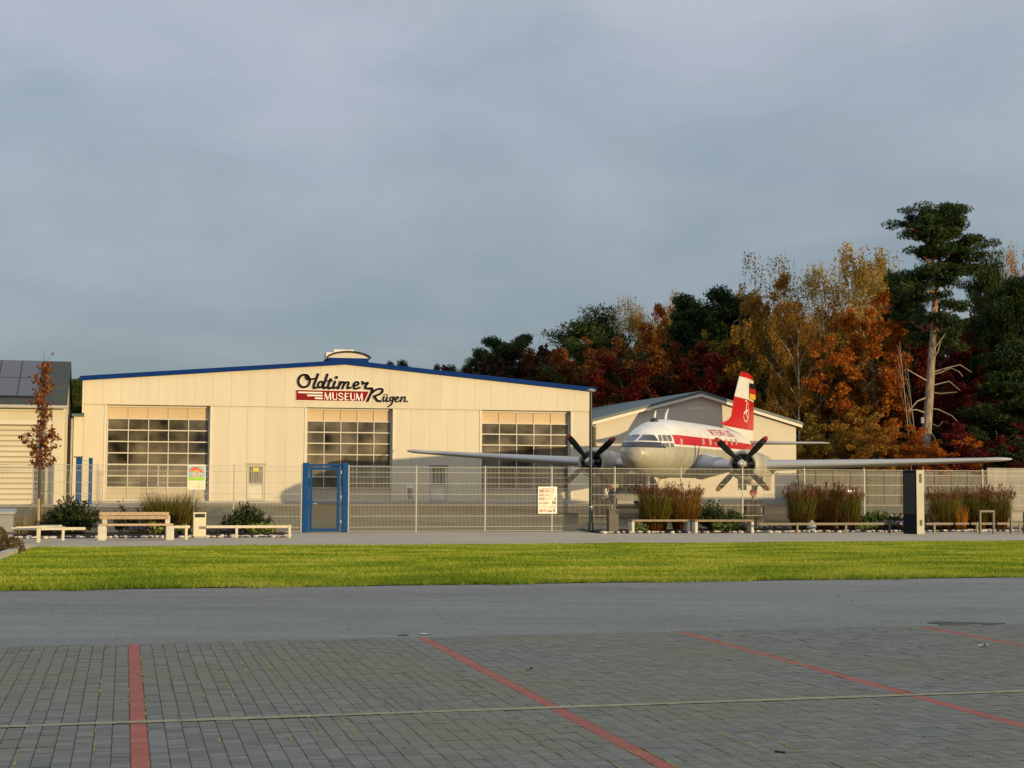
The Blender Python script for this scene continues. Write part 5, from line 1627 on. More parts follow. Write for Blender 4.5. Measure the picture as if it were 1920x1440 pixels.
# second blue gate beside the garage
P = at_depth(141, 935, 76.0)
bg = empty('yard_gate', (P.x, P.y, ground_z(73.5)), TH, 'narrow blue barred gate between the garage and the hangar', 'gate')
s_ = 76.0 / F
hgt = at_depth(141, 858, 76.0).z - ground_z(73.5)
MB().bbox(0, 11 * s_, -0.06, 0.06, 0, hgt, 0.01).build('post', M['bluegate'], bg)
MB().bbox(23 * s_, 30 * s_, -0.05, 0.05, 0, hgt, 0.01).build('post', M['bluegate'], bg)
for k in range(5):
    MB().box((11.8 + k * 2.3) * s_, (11.8 + k * 2.3) * s_ + 0.012, -0.012, 0.012, 0.1, hgt - 0.1).build('bar', M['mesh'], bg)
for z in (0.3, 0.9, 1.5, hgt - 0.15):
    MB().box(11.1 * s_, 22.9 * s_, 0.013, 0.03, z, z + 0.03).build('rail', M['mesh'], bg)
MB().box(-0.12, 11 * s_ + 0.04, -0.08, 0.08, hgt + 0.003, hgt + 0.06).build('post_cap', M['black'], bg)

# ================================================================== STREET FURNITURE
def foot(px, py): return on_z(px, py, 0.0)
# bench with backrest on concrete legs
bP = foot(255, 1013)
sc = bP.y / F
bw = 138 * sc
bench = empty('park_bench', bP, TH, 'timber bench with plank backrest on two concrete legs', 'bench')
for sx in (-1, 1):
    MB().bbox(sx * (bw / 2 - 0.13) - 0.13, sx * (bw / 2 - 0.13) + 0.13, -0.05, 0.5, 0, 0.47, 0.012).build('leg', M['concrete'], bench)
    MB().bbox(sx * (bw / 2 - 0.2) - 0.08, sx * (bw / 2 - 0.2) + 0.08, 0.505, 0.56, 0.1, 0.8, 0.01).build('back_support', M['concrete'], bench)
for k in range(4):
    MB().bbox(-bw / 2 + 0.02, bw / 2 - 0.02, -0.04 + k * 0.14, 0.085 + k * 0.14, 0.475, 0.535, 0.012).build('seat_plank', M['wood'], bench)
for k in range(2):
    MB().bbox(-bw / 2 + 0.03, bw / 2 - 0.16, 0.45, 0.5, 0.68 + k * 0.125, 0.79 + k * 0.125, 0.012).build('back_plank', M['wood'], bench)
# two plain benches in front of the right bed
for i, (pa, pb, lab) in enumerate(((1181, 1297, 'backless weathered bench nearer the dark litter bin'), (1299, 1417, 'backless weathered bench on the right of the two'))):
    p = foot((pa + pb) / 2, 999.5)
    sc = p.y / F
    w = (pb - pa) * sc
    b = empty('backless_bench', p, TH, lab, 'bench', 'backless benches before the right planting bed')
    for sx in (-1, 1):
        MB().bbox(sx * (w / 2 - 0.06) - 0.055, sx * (w / 2 - 0.06) + 0.055, -0.05, 0.42, 0, 0.44, 0.01).build('leg', M['concrete'], b)
    for k in range(3):
        MB().bbox(-w / 2, w / 2, -0.06 + k * 0.17, 0.095 + k * 0.17, 0.445, 0.52, 0.012).build('seat_plank', M['oldwood'], b)
# low rails
def low_rail(pa, pb, py, posts, mat, label, hgt=0.43, thick=0.05, roundrail=False):
    A = foot(pa, py); B = foot(pb, py - (pb - pa) * 0.005)
    ua, va = to_uv(A); ub, vb = to_uv(B)
    L_ = ub - ua
    r = empty('low_rail', uv((ua + ub) / 2, va, 0), TH, label, 'railing', 'low rails along the planting beds')
    MB().bbox(-L_ / 2, L_ / 2, -thick / 2, thick / 2, hgt - 0.09, hgt, 0.01).build('rail', mat, r)
    for px in posts:
        u_ = to_uv(foot(px, py - (px - pa) * 0.005))[0] - (ua + ub) / 2
        MB().bbox(u_ - 0.045, u_ + 0.045, -thick / 2 - 0.012, thick / 2 + 0.012, 0, hgt + 0.012, 0.008).build('post', mat, r)
    return r
low_rail(20, 160, 1014, [72, 118], M['rail'], 'pale low rail left of the timber bench')
low_rail(326, 356, 1012, [349], M['rail'], 'short pale low rail between the timber bench and cream bin', 0.47)
low_rail(386, 546, 1009, [443.5, 543], M['rail'], 'pale low rail between the cream bin and the blue gate')
low_rail(1422, 1692, 1001, [1495, 1586, 1668], M['railgrey'], 'grey low rail left of the information pillar', 0.42, 0.035)
low_rail(1736, 1960, 1000, [1752, 1832, 1912], M['railgrey'], 'grey low rail right of the information pillar', 0.42, 0.035)
# curved plank seat on a single post, far left
pS = foot(72, 1017)
ps = empty('plank_seat', pS, TH, 'curved pale plank seat on one post beside the young tree', 'seat')
MB().bbox(-0.06, 0.06, -0.06, 0.06, 0, 0.46, 0.01).build('post', M['rail'], ps)
pl = [(x, -0.1 + 0.08 * math.sin(x * 2.2)) for x in np.linspace(-0.68, 0.7, 14)]
m_ = MB()
for (xa_, ya_), (xb_, yb_) in zip(pl, pl[1:]):
    za_ = 0.47 + 0.02 * math.sin(xa_ * 2); zb_ = 0.47 + 0.02 * math.sin(xb_ * 2)
    m_.add([(xa_, ya_, za_), (xb_, yb_, zb_), (xb_, yb_ + 0.32, zb_), (xa_, ya_ + 0.32, za_), (xa_, ya_, za_ + 0.05), (xb_, yb_, zb_ + 0.05), (xb_, yb_ + 0.32, zb_ + 0.05), (xa_, ya_ + 0.32, za_ + 0.05)],
           [(0, 3, 2, 1), (4, 5, 6, 7), (0, 1, 5, 4), (2, 3, 7, 6), (1, 2, 6, 5), (3, 0, 4, 7)])
m_.build('seat', M['rail'], ps)
MB().bbox(0.05, 0.62, -0.08, 0.2, 0.53, 0.545, 0.004).build('green_inlay', paint('faded green paint', (0.2, 0.4, 0.34), 0.6), ps)
# litter bins
def bin_(px, py, wpx, hpx, mat, label, dark_open):
    p = foot(px, py); sc = p.y / F
    w, h = wpx * sc, hpx * sc
    b = empty('litter_bin', p, TH, label, 'bin')
    MB().bbox(-w / 2, w / 2, -w * 0.4, w * 0.4, 0.05, h * 0.8, 0.012).build('body', mat, b)
    MB().box(-w / 2 + 0.03, w / 2 - 0.03, -w * 0.36, w * 0.36, 0, 0.05).build('foot', M['plinth'], b)
    MB().box(-w / 2 + 0.04, w / 2 - 0.04, -w * 0.3, w * 0.36, h * 0.8, h * 0.945).build('opening', M['black'], b)
    for sx in (-1, 1):
        MB().box(sx * w / 2 - (0.04 if sx > 0 else 0), sx * w / 2 + (0.04 if sx < 0 else 0), -w * 0.4, w * 0.4, h * 0.8, h * 0.945).build('cheek', mat if not dark_open else M['black'], b)
    MB().bbox(-w / 2 - 0.01, w / 2 + 0.01, -w * 0.42, w * 0.42, h * 0.945, h, 0.008).build('lid', mat if not dark_open else M['black'], b)
bin_(373.5, 1008, 23, 47, M['cream'], 'cream litter bin with dark slot beside the information sign', False)
bin_(1148.5, 999, 19, 44, M['darkgrey'], 'dark grey litter bin beside the lamp post', True)
# lamp post
lp = foot(1107.5, 998)
lamp = empty('lamp_post', lp, TH, 'slender dark green lamp post in front of the hangar corner', 'lamp post')
hl = at_depth(1107.5, 735, lp.y).z
MB().lathe([(0.11, 0), (0.11, 0.35), (0.085, 0.42), (0.082, 1.1), (0.07, 1.14), (0.055, hl), (0.0, hl)], n=16).build('pole', M['darkgreen'], lamp, 30)
MB().lathe([(0.087, 0.98), (0.089, 0.99), (0.089, 1.02), (0.087, 1.03)], (0, 0, 0.0), n=16).build('collar', M['galv'], lamp)
MB().lathe([(0.0, hl), (0.13, hl + 0.005), (0.19, hl + 0.05), (0.19, hl + 0.08), (0.05, hl + 0.13), (0, hl + 0.135)], n=20).build('lamp_head', M['cabinet'], lamp, True)
# information sign on a post
sp_ = foot(362, 1004)
sc = sp_.y / F
sg = empty('information_sign', sp_, TH + R(-3), 'colourful illustrated information sign on a slim post beside the cream bin', 'sign')
zt0, zt1 = (1004 - 918.5) * sc, (1004 - 873.0) * sc
w0, w1 = -12 * sc, 21 * sc
MB().tube([(0, 0, 0), (0, 0, zt1 - 0.2)], 0.028, 10).build('post', M['galv'], sg, True)
MB().bbox(w0, w1, -0.05, -0.035, zt0, zt1, 0.004).build('board', M['signwhite'], sg)
def flatpoly(name, poly, mat, parent, y=-0.055):
    return MB().prism([(w0 + (w1 - w0) * a, zt0 + (zt1 - zt0) * b) for a, b in poly], y, -0.0505).build(name, mat, parent)
flatpoly('sky_print', [(0.04, 0.5), (0.96, 0.5), (0.96, 0.97), (0.04, 0.97)], paint('sky print', (0.35, 0.55, 0.62), 0.5, var=0.15, scale=6), sg)
flatpoly('meadow_print', [(0.05, 0.37), (0.95, 0.37), (0.95, 0.47), (0.7, 0.52), (0.4, 0.48), (0.05, 0.53)], paint('meadow print', (0.32, 0.6, 0.06), 0.5, var=0.25, scale=14), sg, -0.058)
flatpoly('crown_print', [(0.1, 0.72), (0.3, 0.76), (0.6, 0.74), (0.85, 0.68), (0.8, 0.82), (0.55, 0.92), (0.35, 0.94), (0.15, 0.85)], paint('red crown print', (0.62, 0.12, 0.1), 0.5, var=0.6, scale=9), sg, -0.058)
flatpoly('amber_print', [(0.3, 0.72), (0.62, 0.71), (0.68, 0.77), (0.5, 0.82), (0.34, 0.79)], paint('amber print', (0.8, 0.45, 0.06), 0.5, var=0.3, scale=9), sg, -0.061)
flatpoly('figure_print', [(0.25, 0.53), (0.75, 0.52), (0.82, 0.66), (0.5, 0.7), (0.22, 0.66)], paint('figure print', (0.5, 0.42, 0.34), 0.5, var=0.7, scale=16), sg, -0.06)
for r in range(2):
    for c in range(4):
        flatpoly('pictogram', [(0.07 + c * 0.225, 0.05 + r * 0.15), (0.26 + c * 0.225, 0.05 + r * 0.15), (0.26 + c * 0.225, 0.18 + r * 0.15), (0.07 + c * 0.225, 0.18 + r * 0.15)], paint('pictogram print', (0.72, 0.7, 0.5), 0.5, var=0.25, scale=30), sg, -0.057)
MB().prism([(w0, zt0), (w1, zt0), (w1, zt1), (w0, zt1)], -0.034, -0.03).build('backplate', M['galv'], sg)
# information pillar (stele)
st_p = foot(1714, 1001)
sc = st_p.y / F
hS = 119 * sc
stele = empty('information_pillar', st_p, R(-50), 'tall steel information pillar with dark glossy screen face', 'pillar')
ws, ds = 0.62, 0.5
MB().bbox(-ws / 2, ws / 2, -ds / 2, ds / 2, 0, hS, 0.008).build('body', M['stele'], stele)
MB().box(-ws / 2 + 0.0, ws / 2 - 0.0, -ds / 2 - 0.012, -ds / 2 - 0.002, 0.0, hS - 0.01).build('front_plate', M['acblack'], stele)
MB().box(-ws / 2 + 0.05, ws / 2 - 0.05, -ds / 2 - 0.016, -ds / 2 - 0.013, 0.78, hS - 0.12).build('screen', M['acglass'], stele)
MB().box(-ws / 2 + 0.02, ws / 2 - 0.02, -ds / 2 - 0.016, -ds / 2 - 0.013, 0.04, 0.72).build('lower_panel', paint('dark blue panel', (0.004, 0.008, 0.014), 0.5, spec=0.2), stele)
MB().box(ws / 2 + 0.002, ws / 2 + 0.012, -0.07, 0.09, hS * 0.8, hS * 0.94).build('vent_plate', M['railgrey'], stele)
MB().box(ws / 2 + 0.002, ws / 2 + 0.012, -0.07, 0.09, hS * 0.13, hS * 0.22).build('vent_plate', M['railgrey'], stele)
# bicycle stands
for (pa, pb, lab) in ((1835, 1866, 'grey square hoop bicycle stand left of the other'), (1893, 1924, 'grey square hoop bicycle stand at the right edge')):
    p = foot((pa + pb) / 2, 1001); sc = p.y / F; w = (pb - pa) * sc
    b = empty('bicycle_stand', p, TH + R(8), lab, 'bicycle stand', 'bicycle stands')
    h = 44 * sc
    for sx in (-1, 1):
        MB().bbox(sx * w / 2 - 0.04, sx * w / 2 + 0.04, -0.04, 0.04, 0, h - 0.083, 0.008).build('leg', M['railgrey'], b)
    MB().bbox(-w / 2 - 0.04, w / 2 + 0.04, -0.04, 0.04, h - 0.08, h, 0.008).build('crossbar', M['railgrey'], b)
    MB().box(-w / 2 + 0.042, w / 2 - 0.042, -0.02, 0.02, h * 0.42, h * 0.46).build('lower_bar', M['railgrey'], b)
# utility cabinet at the left edge
cP = on_z(6, 1008, 0.03)
sc = cP.y / F
cb = empty('utility_cabinet', cP, TH, 'grey utility cabinet with sloping slab cover at the left edge', 'cabinet')
MB().bbox(-1.0, 17 * sc, -0.1, 0.6, 0, 0.78, 0.015).build('body', M['cabinet'], cb)
MB().prism_x([(-0.2, 0.79), (0.68, 0.86), (0.68, 0.96), (-0.2, 0.87)], -1.1, 20 * sc).build('cover', M['slab'], cb)
MB().box(-0.35, -0.32, -0.115, -0.102, 0.05, 0.74).build('door_joint', M['black'], cb)
MB().bbox(-0.2, -0.14, -0.13, -0.103, 0.4, 0.5, 0.006).build('lock', M['black'], cb)
# poster on the fence
ff = Frame(*uv(0, V_FENCE - 0.09, 0)[:3], TH)
xa_, xb_ = ff.x(1009), ff.x(1044.5)
za_, zb_ = ff.z(1026, 963), ff.z(1026, 912.5)
fp = empty('fence_poster', ff.world((xa_ + xb_) / 2, 0, za_), TH, 'white illustrated poster hung on the right fence near the lamp post', 'poster')
w = (xb_ - xa_) / 2; h = zb_ - za_
MB().bbox(-w, w, -0.01, 0.01, 0, h, 0.003).build('board', M['signwhite'], fp)
rr = random.Random(3)
for r in range(6):
    x = -w + 0.05
    while x < w - 0.12:
        ww = rr.uniform(0.1, 0.24)
        col = rr.choice([(0.5, 0.36, 0.26), (0.62, 0.55, 0.38), (0.75, 0.7, 0.6), (0.4, 0.33, 0.27), (0.68, 0.5, 0.42)]) if r else (0.6, 0.34, 0.26)
        MB().box(x, min(x + ww, w - 0.04), -0.016, -0.0125, 0.06 + r * h * 0.145, 0.06 + r * h * 0.145 + h * rr.uniform(0.08, 0.13)).build('picture', paint('poster picture', col, 0.5, var=0.5, scale=18), fp)
        x += ww + 0.03
MB().box(-w * 0.6, w * 0.7, -0.016, -0.0125, h * 0.92, h * 0.95).build('caption_bar', paint('caption', (0.7, 0.4, 0.33), 0.5, var=0.2), fp)
# small white board behind the tall grasses on the fence
xa_, xb_ = ff.x(1583), ff.x(1603)
za_, zb_ = ff.z(1593, 934), ff.z(1593, 918.5)
fb = empty('fence_notice', ff.world((xa_ + xb_) / 2, 0, za_), TH, 'small blank white notice board on the fence above the tall grasses', 'notice')
MB().bbox(-(xb_ - xa_) / 2, (xb_ - xa_) / 2, -0.01, 0.01, 0, zb_ - za_, 0.003).build('board', M['signwhite'], fb)
for sx in (-1, 1):
    MB().box(sx * 0.12 - 0.02, sx * 0.12 + 0.02, 0.011, 0.06, 0.05, zb_ - za_ - 0.05).build('clamp', M['galv'], fb)
# dark old van standing behind the aircraft, seen from the side
VY = 84.0
vl = at_depth(1112, 948, VY); vr = at_depth(1234, 948, VY)
van = empty('parked_van', ((vl.x + vr.x) / 2, VY, ground_z(to_uv((vl + vr) / 2)[1])), TH + R(2), 'dark old van parked in the shade behind the fence under the aircraft nose', 'van')
vw = (vr.x - vl.x) / 2
side = [(-vw, 0.35), (vw - 0.1, 0.35), (vw, 0.55), (vw, 0.95), (vw - 0.12, 1.05), (vw - 0.3, 1.5), (vw - 0.5, 1.78), (vw - 0.9, 1.88), (-vw + 0.3, 1.9), (-vw + 0.08, 1.78), (-vw, 1.5)]
rg = []
for (y, k) in ((-0.85, 0.96), (-0.8, 0.99), (-0.6, 1.0), (0.6, 1.0), (0.8, 0.99), (0.85, 0.96)):
    rg.append([(x * k, y, 0.35 + (z - 0.35) * k) for x, z in side])
MB().loft(rg).build('body', paint('dark van paint', (0.02, 0.022, 0.026), 0.35, var=0.15), van, 35)
for x in (-vw * 0.62, vw * 0.62):
    for y in (-0.78, 0.78):
        wh = MB().lathe([(0.17, -0.09), (0.3, -0.1), (0.34, -0.04), (0.34, 0.04), (0.3, 0.1), (0.17, 0.09)], (x, y, 0.34), 'y', 22).build('wheel', M['rubber'], van, True)
        MB().lathe([(0, -0.105), (0.1, -0.1), (0.17, -0.08), (0.17, 0.08), (0.1, 0.1), (0, 0.105)], (x, y, 0.34), 'y', 16).build('rim', M['galv'], wh, True)
for x0_, x1_ in ((-vw + 0.25, -vw * 0.4), (-vw * 0.33, vw * 0.2), (vw * 0.28, vw - 0.42)):
    MB().bbox(x0_, x1_, -0.862, -0.845, 1.12, 1.62, 0.006).build('side_window', M['acglass'], van)
MB().bbox(vw * 0.24, vw * 0.26, -0.868, -0.85, 0.45, 1.7, 0.003).build('door_joint', M['black'], van)
MB().bbox(-vw + 0.02, vw - 0.12, -0.872, -0.85, 0.86, 0.9, 0.006).build('trim_strip', M['galv'], van)
MB().bbox(vw - 0.02, vw + 0.1, -0.8, 0.8, 0.42, 0.54, 0.02).build('bumper', M['galv'], van)
MB().bbox(-vw - 0.02, -vw + 0.02, -0.7, -0.55, 0.8, 0.95, 0.01).build('tail_light', M['acred'], van)

# ================================================================== PLANTS
def quads_mesh(name, C, A, B, mat, tri=False):
    """leaf quads from centres C and half-axis vectors A (length) and B (width)"""
    n = len(C)
    V4 = np.empty((n, 4, 3), np.float32)
    V4[:, 0] = C - A; V4[:, 1] = C + B * 1.0 - A * 0.1; V4[:, 2] = C + A; V4[:, 3] = C - B * 1.0 - A * 0.1
    return np_mesh(name, V4.reshape(-1, 3), quads=np.arange(n * 4).reshape(-1, 4), mat=mat)
def unit(n, r=rng):
    v = r.normal(size=(n, 3)); return v / np.linalg.norm(v, axis=1)[:, None]
def leaf_axes(n, L, W, up=0.0, r=rng):
    a = unit(n, r); a[:, 2] += up; a /= np.linalg.norm(a, axis=1)[:, None]
    b = np.cross(a, unit(n, r)); b /= np.maximum(np.linalg.norm(b, axis=1), 1e-6)[:, None]
    s = (0.5 + 1.0 * r.random(n) ** 1.5)[:, None]
    return a * L / 2 * s, b * W / 2 * s
def blades_mesh(name, n, R0, H, spread, wid, mat, r, droop=0.25, hmin=0.6):
    """curved upright blades rising from a clump"""
    seg = 5
    ang = r.random(n) * 2 * math.pi
    r0 = R0 * np.sqrt(r.random(n)); out = spread * r.random(n) ** 0.7
    h = H * (hmin + (1 - hmin) * r.random(n))
    V = np.empty((n, seg, 2, 3), np.float32)
    tw = r.random(n) * math.pi
    for k in range(seg):
        t = k / (seg - 1)
        rad = r0 + out * t ** 1.7 * 1.0
        z = h * (t - droop * (out / max(spread, 1e-3)) * t ** 3)
        cx, cy = rad * np.cos(ang), rad * np.sin(ang)
        w = wid * (1 - 0.85 * t)
        V[:, k, 0] = np.stack([cx - np.cos(tw) * w, cy - np.sin(tw) * w, z], 1)
        V[:, k, 1] = np.stack([cx + np.cos(tw) * w, cy + np.sin(tw) * w, z], 1)
    idx = np.arange(n * seg * 2).reshape(n, seg, 2)
    q = np.stack([idx[:, :-1, 0], idx[:, :-1, 1], idx[:, 1:, 1], idx[:, 1:, 0]], -1).reshape(-1, 4)
    tips = V[:, -1].mean(1)
    return np_mesh(name, V.reshape(-1, 3), quads=q, mat=mat), tips, ang
def place_px(px, py, v=None):
    P = on_z(px, py, 0.0)
    if v is not None:
        fr = Frame(*uv(0, v, 0)[:3], TH)
        u = fr.x(px, py=990)
        P = uv(u, v, 0.06)
    return P
def tall_grass(px, v, wpx, pytop, mat, label, seed, plumes=True, group='tall ornamental grasses', n=2300):
    r = np.random.default_rng(seed)
    P = place_px(px, 0, v)
    sc = P.y / F
    H = at_depth(px, pytop, P.y).z - P.z
    t = empty('tall_grass', P, random.uniform(0, 6), label, 'grass clump', group)
    me, tips, ang = blades_mesh('blades', n, wpx * sc * 0.34, H * 0.97, wpx * sc * 0.34, 0.012, M[mat], r, 0.1, 0.35)
    put('blades', me, t)
    if plumes:
        m = 170
        sel = r.choice(len(tips), m)
        C, A, B = [], [], []
        for s in sel:
            top = tips[s]; k = 9
            d = np.array([math.cos(ang[s]) * 0.3, math.sin(ang[s]) * 0.3, 1.0])
            base = np.array([top[0], top[1], max(top[2], H * 0.72) * (0.98 + 0.1 * r.random())])
            tt = r.random(k)[:, None]
            C.append(base + d * tt * H * 0.13 + r.normal(size=(k, 3)) * 0.02)
            a, b = leaf_axes(k, 0.14, 0.022, 1.4, r)
            A.append(a); B.append(b)
        put('plumes', quads_mesh('plumes', np.concatenate(C), np.concatenate(A), np.concatenate(B), M['plume']), t)
    return t
VB = V_FENCE - 1.0
tall_grass(1228, VB, 62, 905, 'miscanthus', 'tall green and rust grass clump nearest the dark litter bin', 11)
tall_grass(1283, VB + 0.2, 62, 908, 'miscanthus2', 'tall rust coloured grass clump behind the backless benches', 12)
tall_grass(1503, VB, 52, 913, 'miscanthus', 'tall reddish plumed grass clump just right of the rear hall corner', 13)
tall_grass(1547, VB + 0.2, 62, 908, 'miscanthus2', 'tall plumed grass clump in the middle of three', 14)
tall_grass(1590, VB - 0.1, 50, 914, 'miscanthus', 'tall plumed grass clump right of its two neighbours and left of the pillar', 15)
tall_grass(1773, VB, 60, 916, 'miscanthus', 'tall grass clump just right of the information pillar', 16)
tall_grass(1829, VB + 0.2, 54, 914, 'miscanthus', 'tall pink plumed grass clump behind the bicycle stands', 17)
tall_grass(1868, VB, 56, 913, 'miscanthus', 'tall pink plumed grass clump at the right end of the bed', 18)
tall_grass(318, V_FENCE - 2.2, 108, 916, 'miscanthus', 'broad olive grass clump between the bench and the sign', 19, plumes=False, n=2600)
tall_grass(84, V_FENCE - 2.0, 44, 930, 'drygrass', 'thin straw coloured grass clump beside the young tree', 20, plumes=False, n=160)
tall_grass(40, V_FENCE - 2.5, 66, 952, 'drygrass', 'low straw coloured grass clump beside the cabinet', 21, plumes=False, n=260)
tall_grass(1801, VB - 0.6, 30, 938, 'orangegrass', 'orange leaved grass clump between the tall grasses', 22, plumes=False, n=260)
def shrub(px, v, wpx, pytop, mat, label, seed, n=2600, L=0.13, W=0.05, up=0.7, name='shrub', dpx=None):
    r = np.random.default_rng(seed)
    P = place_px(px, 0, v)
    sc = P.y / F
    Rw = wpx * sc / 2
    H = at_depth(px, pytop, P.y).z - P.z
    t = empty(name, P, 0, label, 'shrub', 'evergreen shrubs in the beds' if name == 'shrub' else None)
    # many upright shoots, each with leaves whorled along it
    ns = n // 26
    C, A, B = [], [], []
    stems = MB()
    for k in range(ns):
        a = r.random() * 2 * math.pi; q = math.sqrt(r.random())
        bx, by = Rw * q * math.cos(a), min(Rw, 0.9) * q * math.sin(a)
        ht = H * (1 - 0.55 * q ** 2) * (0.62 + 0.45 * r.random())
        root = np.array([bx * 0.35, by * 0.35, 0.0]); tip = np.array([bx + r.normal() * 0.05, by + r.normal() * 0.05, ht])
        m = 26
        tt = 0.3 + 0.7 * r.random(m)
        C.append(root + (tip - root) * tt[:, None] + r.normal(size=(m, 3)) * 0.045)
        x, y = leaf_axes(m, L, W, up, r)
        A.append(x); B.append(y)
        if k % 3 == 0: stems.tube([root, root * 0.5 + tip * 0.5, tip], [0.012, 0.008, 0.004], 4, cap=False)
    put('leaves', quads_mesh('leaves', np.concatenate(C), np.concatenate(A), np.concatenate(B), M[mat]), t)
    stems.build('stems', M['bark'], t)
    return t
shrub(133, V_FENCE - 2.3, 118, 930, 'laurel', 'large dark evergreen shrub behind the left end of the bench', 31, 5200)
shrub(462, V_FENCE - 1.7, 92, 944, 'laurel', 'dark evergreen shrub in front of the yellow notice door', 32, 3600)
shrub(1336, VB, 62, 936, 'laurel', 'dark evergreen shrub right of the rust coloured grasses', 33, 2400)
shrub(1372, VB - 0.1, 50, 952, 'laurel2', 'bright green pointed shrub behind the right backless bench', 34, 1600, L=0.2)
shrub(1640, VB, 60, 955, 'laurel2', 'green pointed shrub left of the information pillar', 35, 1800, L=0.2)
shrub(1678, VB - 0.2, 50, 960, 'laurel', 'dark low shrub against the information pillar', 36, 1500)
shrub(230, V_FENCE - 1.2, 40, 936, 'laurel', 'small upright shrub behind the bench backrest', 37, 700)
shrub(268, V_FENCE - 1.4, 50, 945, 'laurel', 'small dark shrub left of the broad grass clump', 38, 800)
shrub(1398, VB + 0.1, 44, 948, 'brownshrub', 'thin brown leaved shrub before the landing gear', 39, 420)
shrub(1745, VB - 0.3, 36, 950, 'brownshrub', 'small brown leaved shrub right against the pillar', 40, 460)
sb_ = shrub(0, V_FENCE - 2.5, 4, 990, 'brownshrub', 'x', 41, 60)
for ch in list(sb_.children): bpy.data.objects.remove(ch)
bpy.data.objects.remove(sb_)
# brown shrub low at the left edge, nearer
def side_shrub():
    r = np.random.default_rng(44)
    P = on_z(-14, 1040, 0.08)
    t = empty('heath_shrub', P, 0, 'brown mossy shrub at the left edge beside the kerb', 'shrub')
    n = 5200
    d = unit(n, r); d[:, 2] = np.abs(d[:, 2])
    C = d * (0.75 + 0.25 * r.random(n))[:, None] ** 0.6 * np.array([0.85, 0.7, 0.75]) * (0.85 + 0.15 * np.sin(d[:, :1] * 9))
    a, b = leaf_axes(n, 0.07, 0.02, 0.6, r)
    put('leaves', quads_mesh('leaves', C, a, b, M['brownshrub']), t)
    st_ = MB()
    for k in range(24):
        q = unit(1, r)[0]; q[2] = abs(q[2])
        st_.tube([(0, 0, 0), tuple(q * np.array([0.45, 0.4, 0.5])), tuple(q * np.array([0.75, 0.6, 0.68]))], [0.012, 0.008, 0.003], 4, cap=False)
    st_.build('stems', M['bark'], t)
side_shrub()
def low_clump(px, v, wpx, hm, kind, label, seed, n=260):
    r = np.random.default_rng(seed)
    P = place_px(px, 0, v)
    sc = P.y / F; Rw = wpx * sc / 2
    t = empty({'hosta': 'hosta_plant', 'aster': 'aster_plant'}[kind], P, 0, label, 'plant', {'hosta': 'pale broad leaved plants', 'aster': 'violet flowering plants'}[kind])
    if kind == 'hosta':
        C = np.stack([(r.random(n) * 2 - 1) * Rw, (r.random(n) - 0.5) * 0.6, 0.05 + r.random(n) * hm], 1)
        a, b = leaf_axes(n, 0.2, 0.075, 0.5, r)
        put('leaves', quads_mesh('leaves', C, a, b, M['hosta']), t)
    else:
        m = n * 3
        C = np.stack([(r.random(m) * 2 - 1) * Rw, (r.random(m) - 0.5) * 0.6, r.random(m) * hm * 0.9], 1)
        a, b = leaf_axes(m, 0.08, 0.025, 0.4, r)
        put('leaves', quads_mesh('leaves', C, a, b, M['asterleaf']), t)
        C = np.stack([(r.random(n) * 2 - 1) * Rw, (r.random(n) - 0.5) * 0.62, hm * (0.55 + 0.5 * r.random(n))], 1)
        a, b = leaf_axes(n, 0.05, 0.045, 0.0, r)
        put('flowers', quads_mesh('flowers', C, a, b, M['aster']), t)
VL = to_uv(on_z(300, 1006, 0))[1]
VR = to_uv(on_z(1500, 998, 0))[1] + 0.55
low_clump(95, VL + 0.25, 70, 0.3, 'aster', 'violet asters under the low rail left of the bench', 51)
low_clump(262, VL + 0.6, 40, 0.32, 'aster', 'violet asters seen under the bench seat', 52)
low_clump(298, VL + 0.5, 36, 0.36, 'hosta', 'pale green leafy plant under the right end of the bench seat', 53, 200)
low_clump(340, VL + 0.5, 26, 0.3, 'hosta', 'pale green leafy plant between bench and cream bin', 54, 120)
low_clump(420, VL + 0.35, 64, 0.26, 'aster', 'violet asters right of the cream bin under the rail', 55)
low_clump(490, VL + 0.4, 50, 0.3, 'hosta', 'pale green leafy plant under the rail before the blue gate', 56)
low_clump(1362, VR, 52, 0.3, 'hosta', 'pale green leafy plant under the right backless bench', 57)
low_clump(1398, VR, 30, 0.32, 'aster', 'violet asters at the right end of the backless benches', 58, 160)
low_clump(1446, VR + 0.1, 70, 0.25, 'aster', 'dark violet asters before the landing gear', 59)
low_clump(1622, VR, 40, 0.24, 'hosta', 'pale green leafy plant right of the three grass clumps', 60, 160)
low_clump(1668, VR, 54, 0.36, 'aster', 'bright violet asters left of the information pillar', 61, 380)
low_clump(1748, VR, 32, 0.3, 'aster', 'violet asters right of the information pillar', 62, 140)
low_clump(1196, VR, 34, 0.22, 'hosta', 'small pale green plant by the leg of the left backless bench', 63, 90)
# globe lamp stone in the bed
sl_ = place_px(1522, 0, VR)
bl = empty('bed_lantern', sl_, TH, 'grey squat stone lantern between two grass clumps', 'lantern')
MB().lathe([(0.0, 0), (0.16, 0), (0.16, 0.08), (0.2, 0.1), (0.16, 0.26), (0.11, 0.34), (0, 0.35)], n=18).build('body', M['slab'], bl, 30)
MB().lathe([(0.0, 0.35), (0.06, 0.35), (0.05, 0.4), (0, 0.41)], n=12).build('knob', M['slab'], bl)

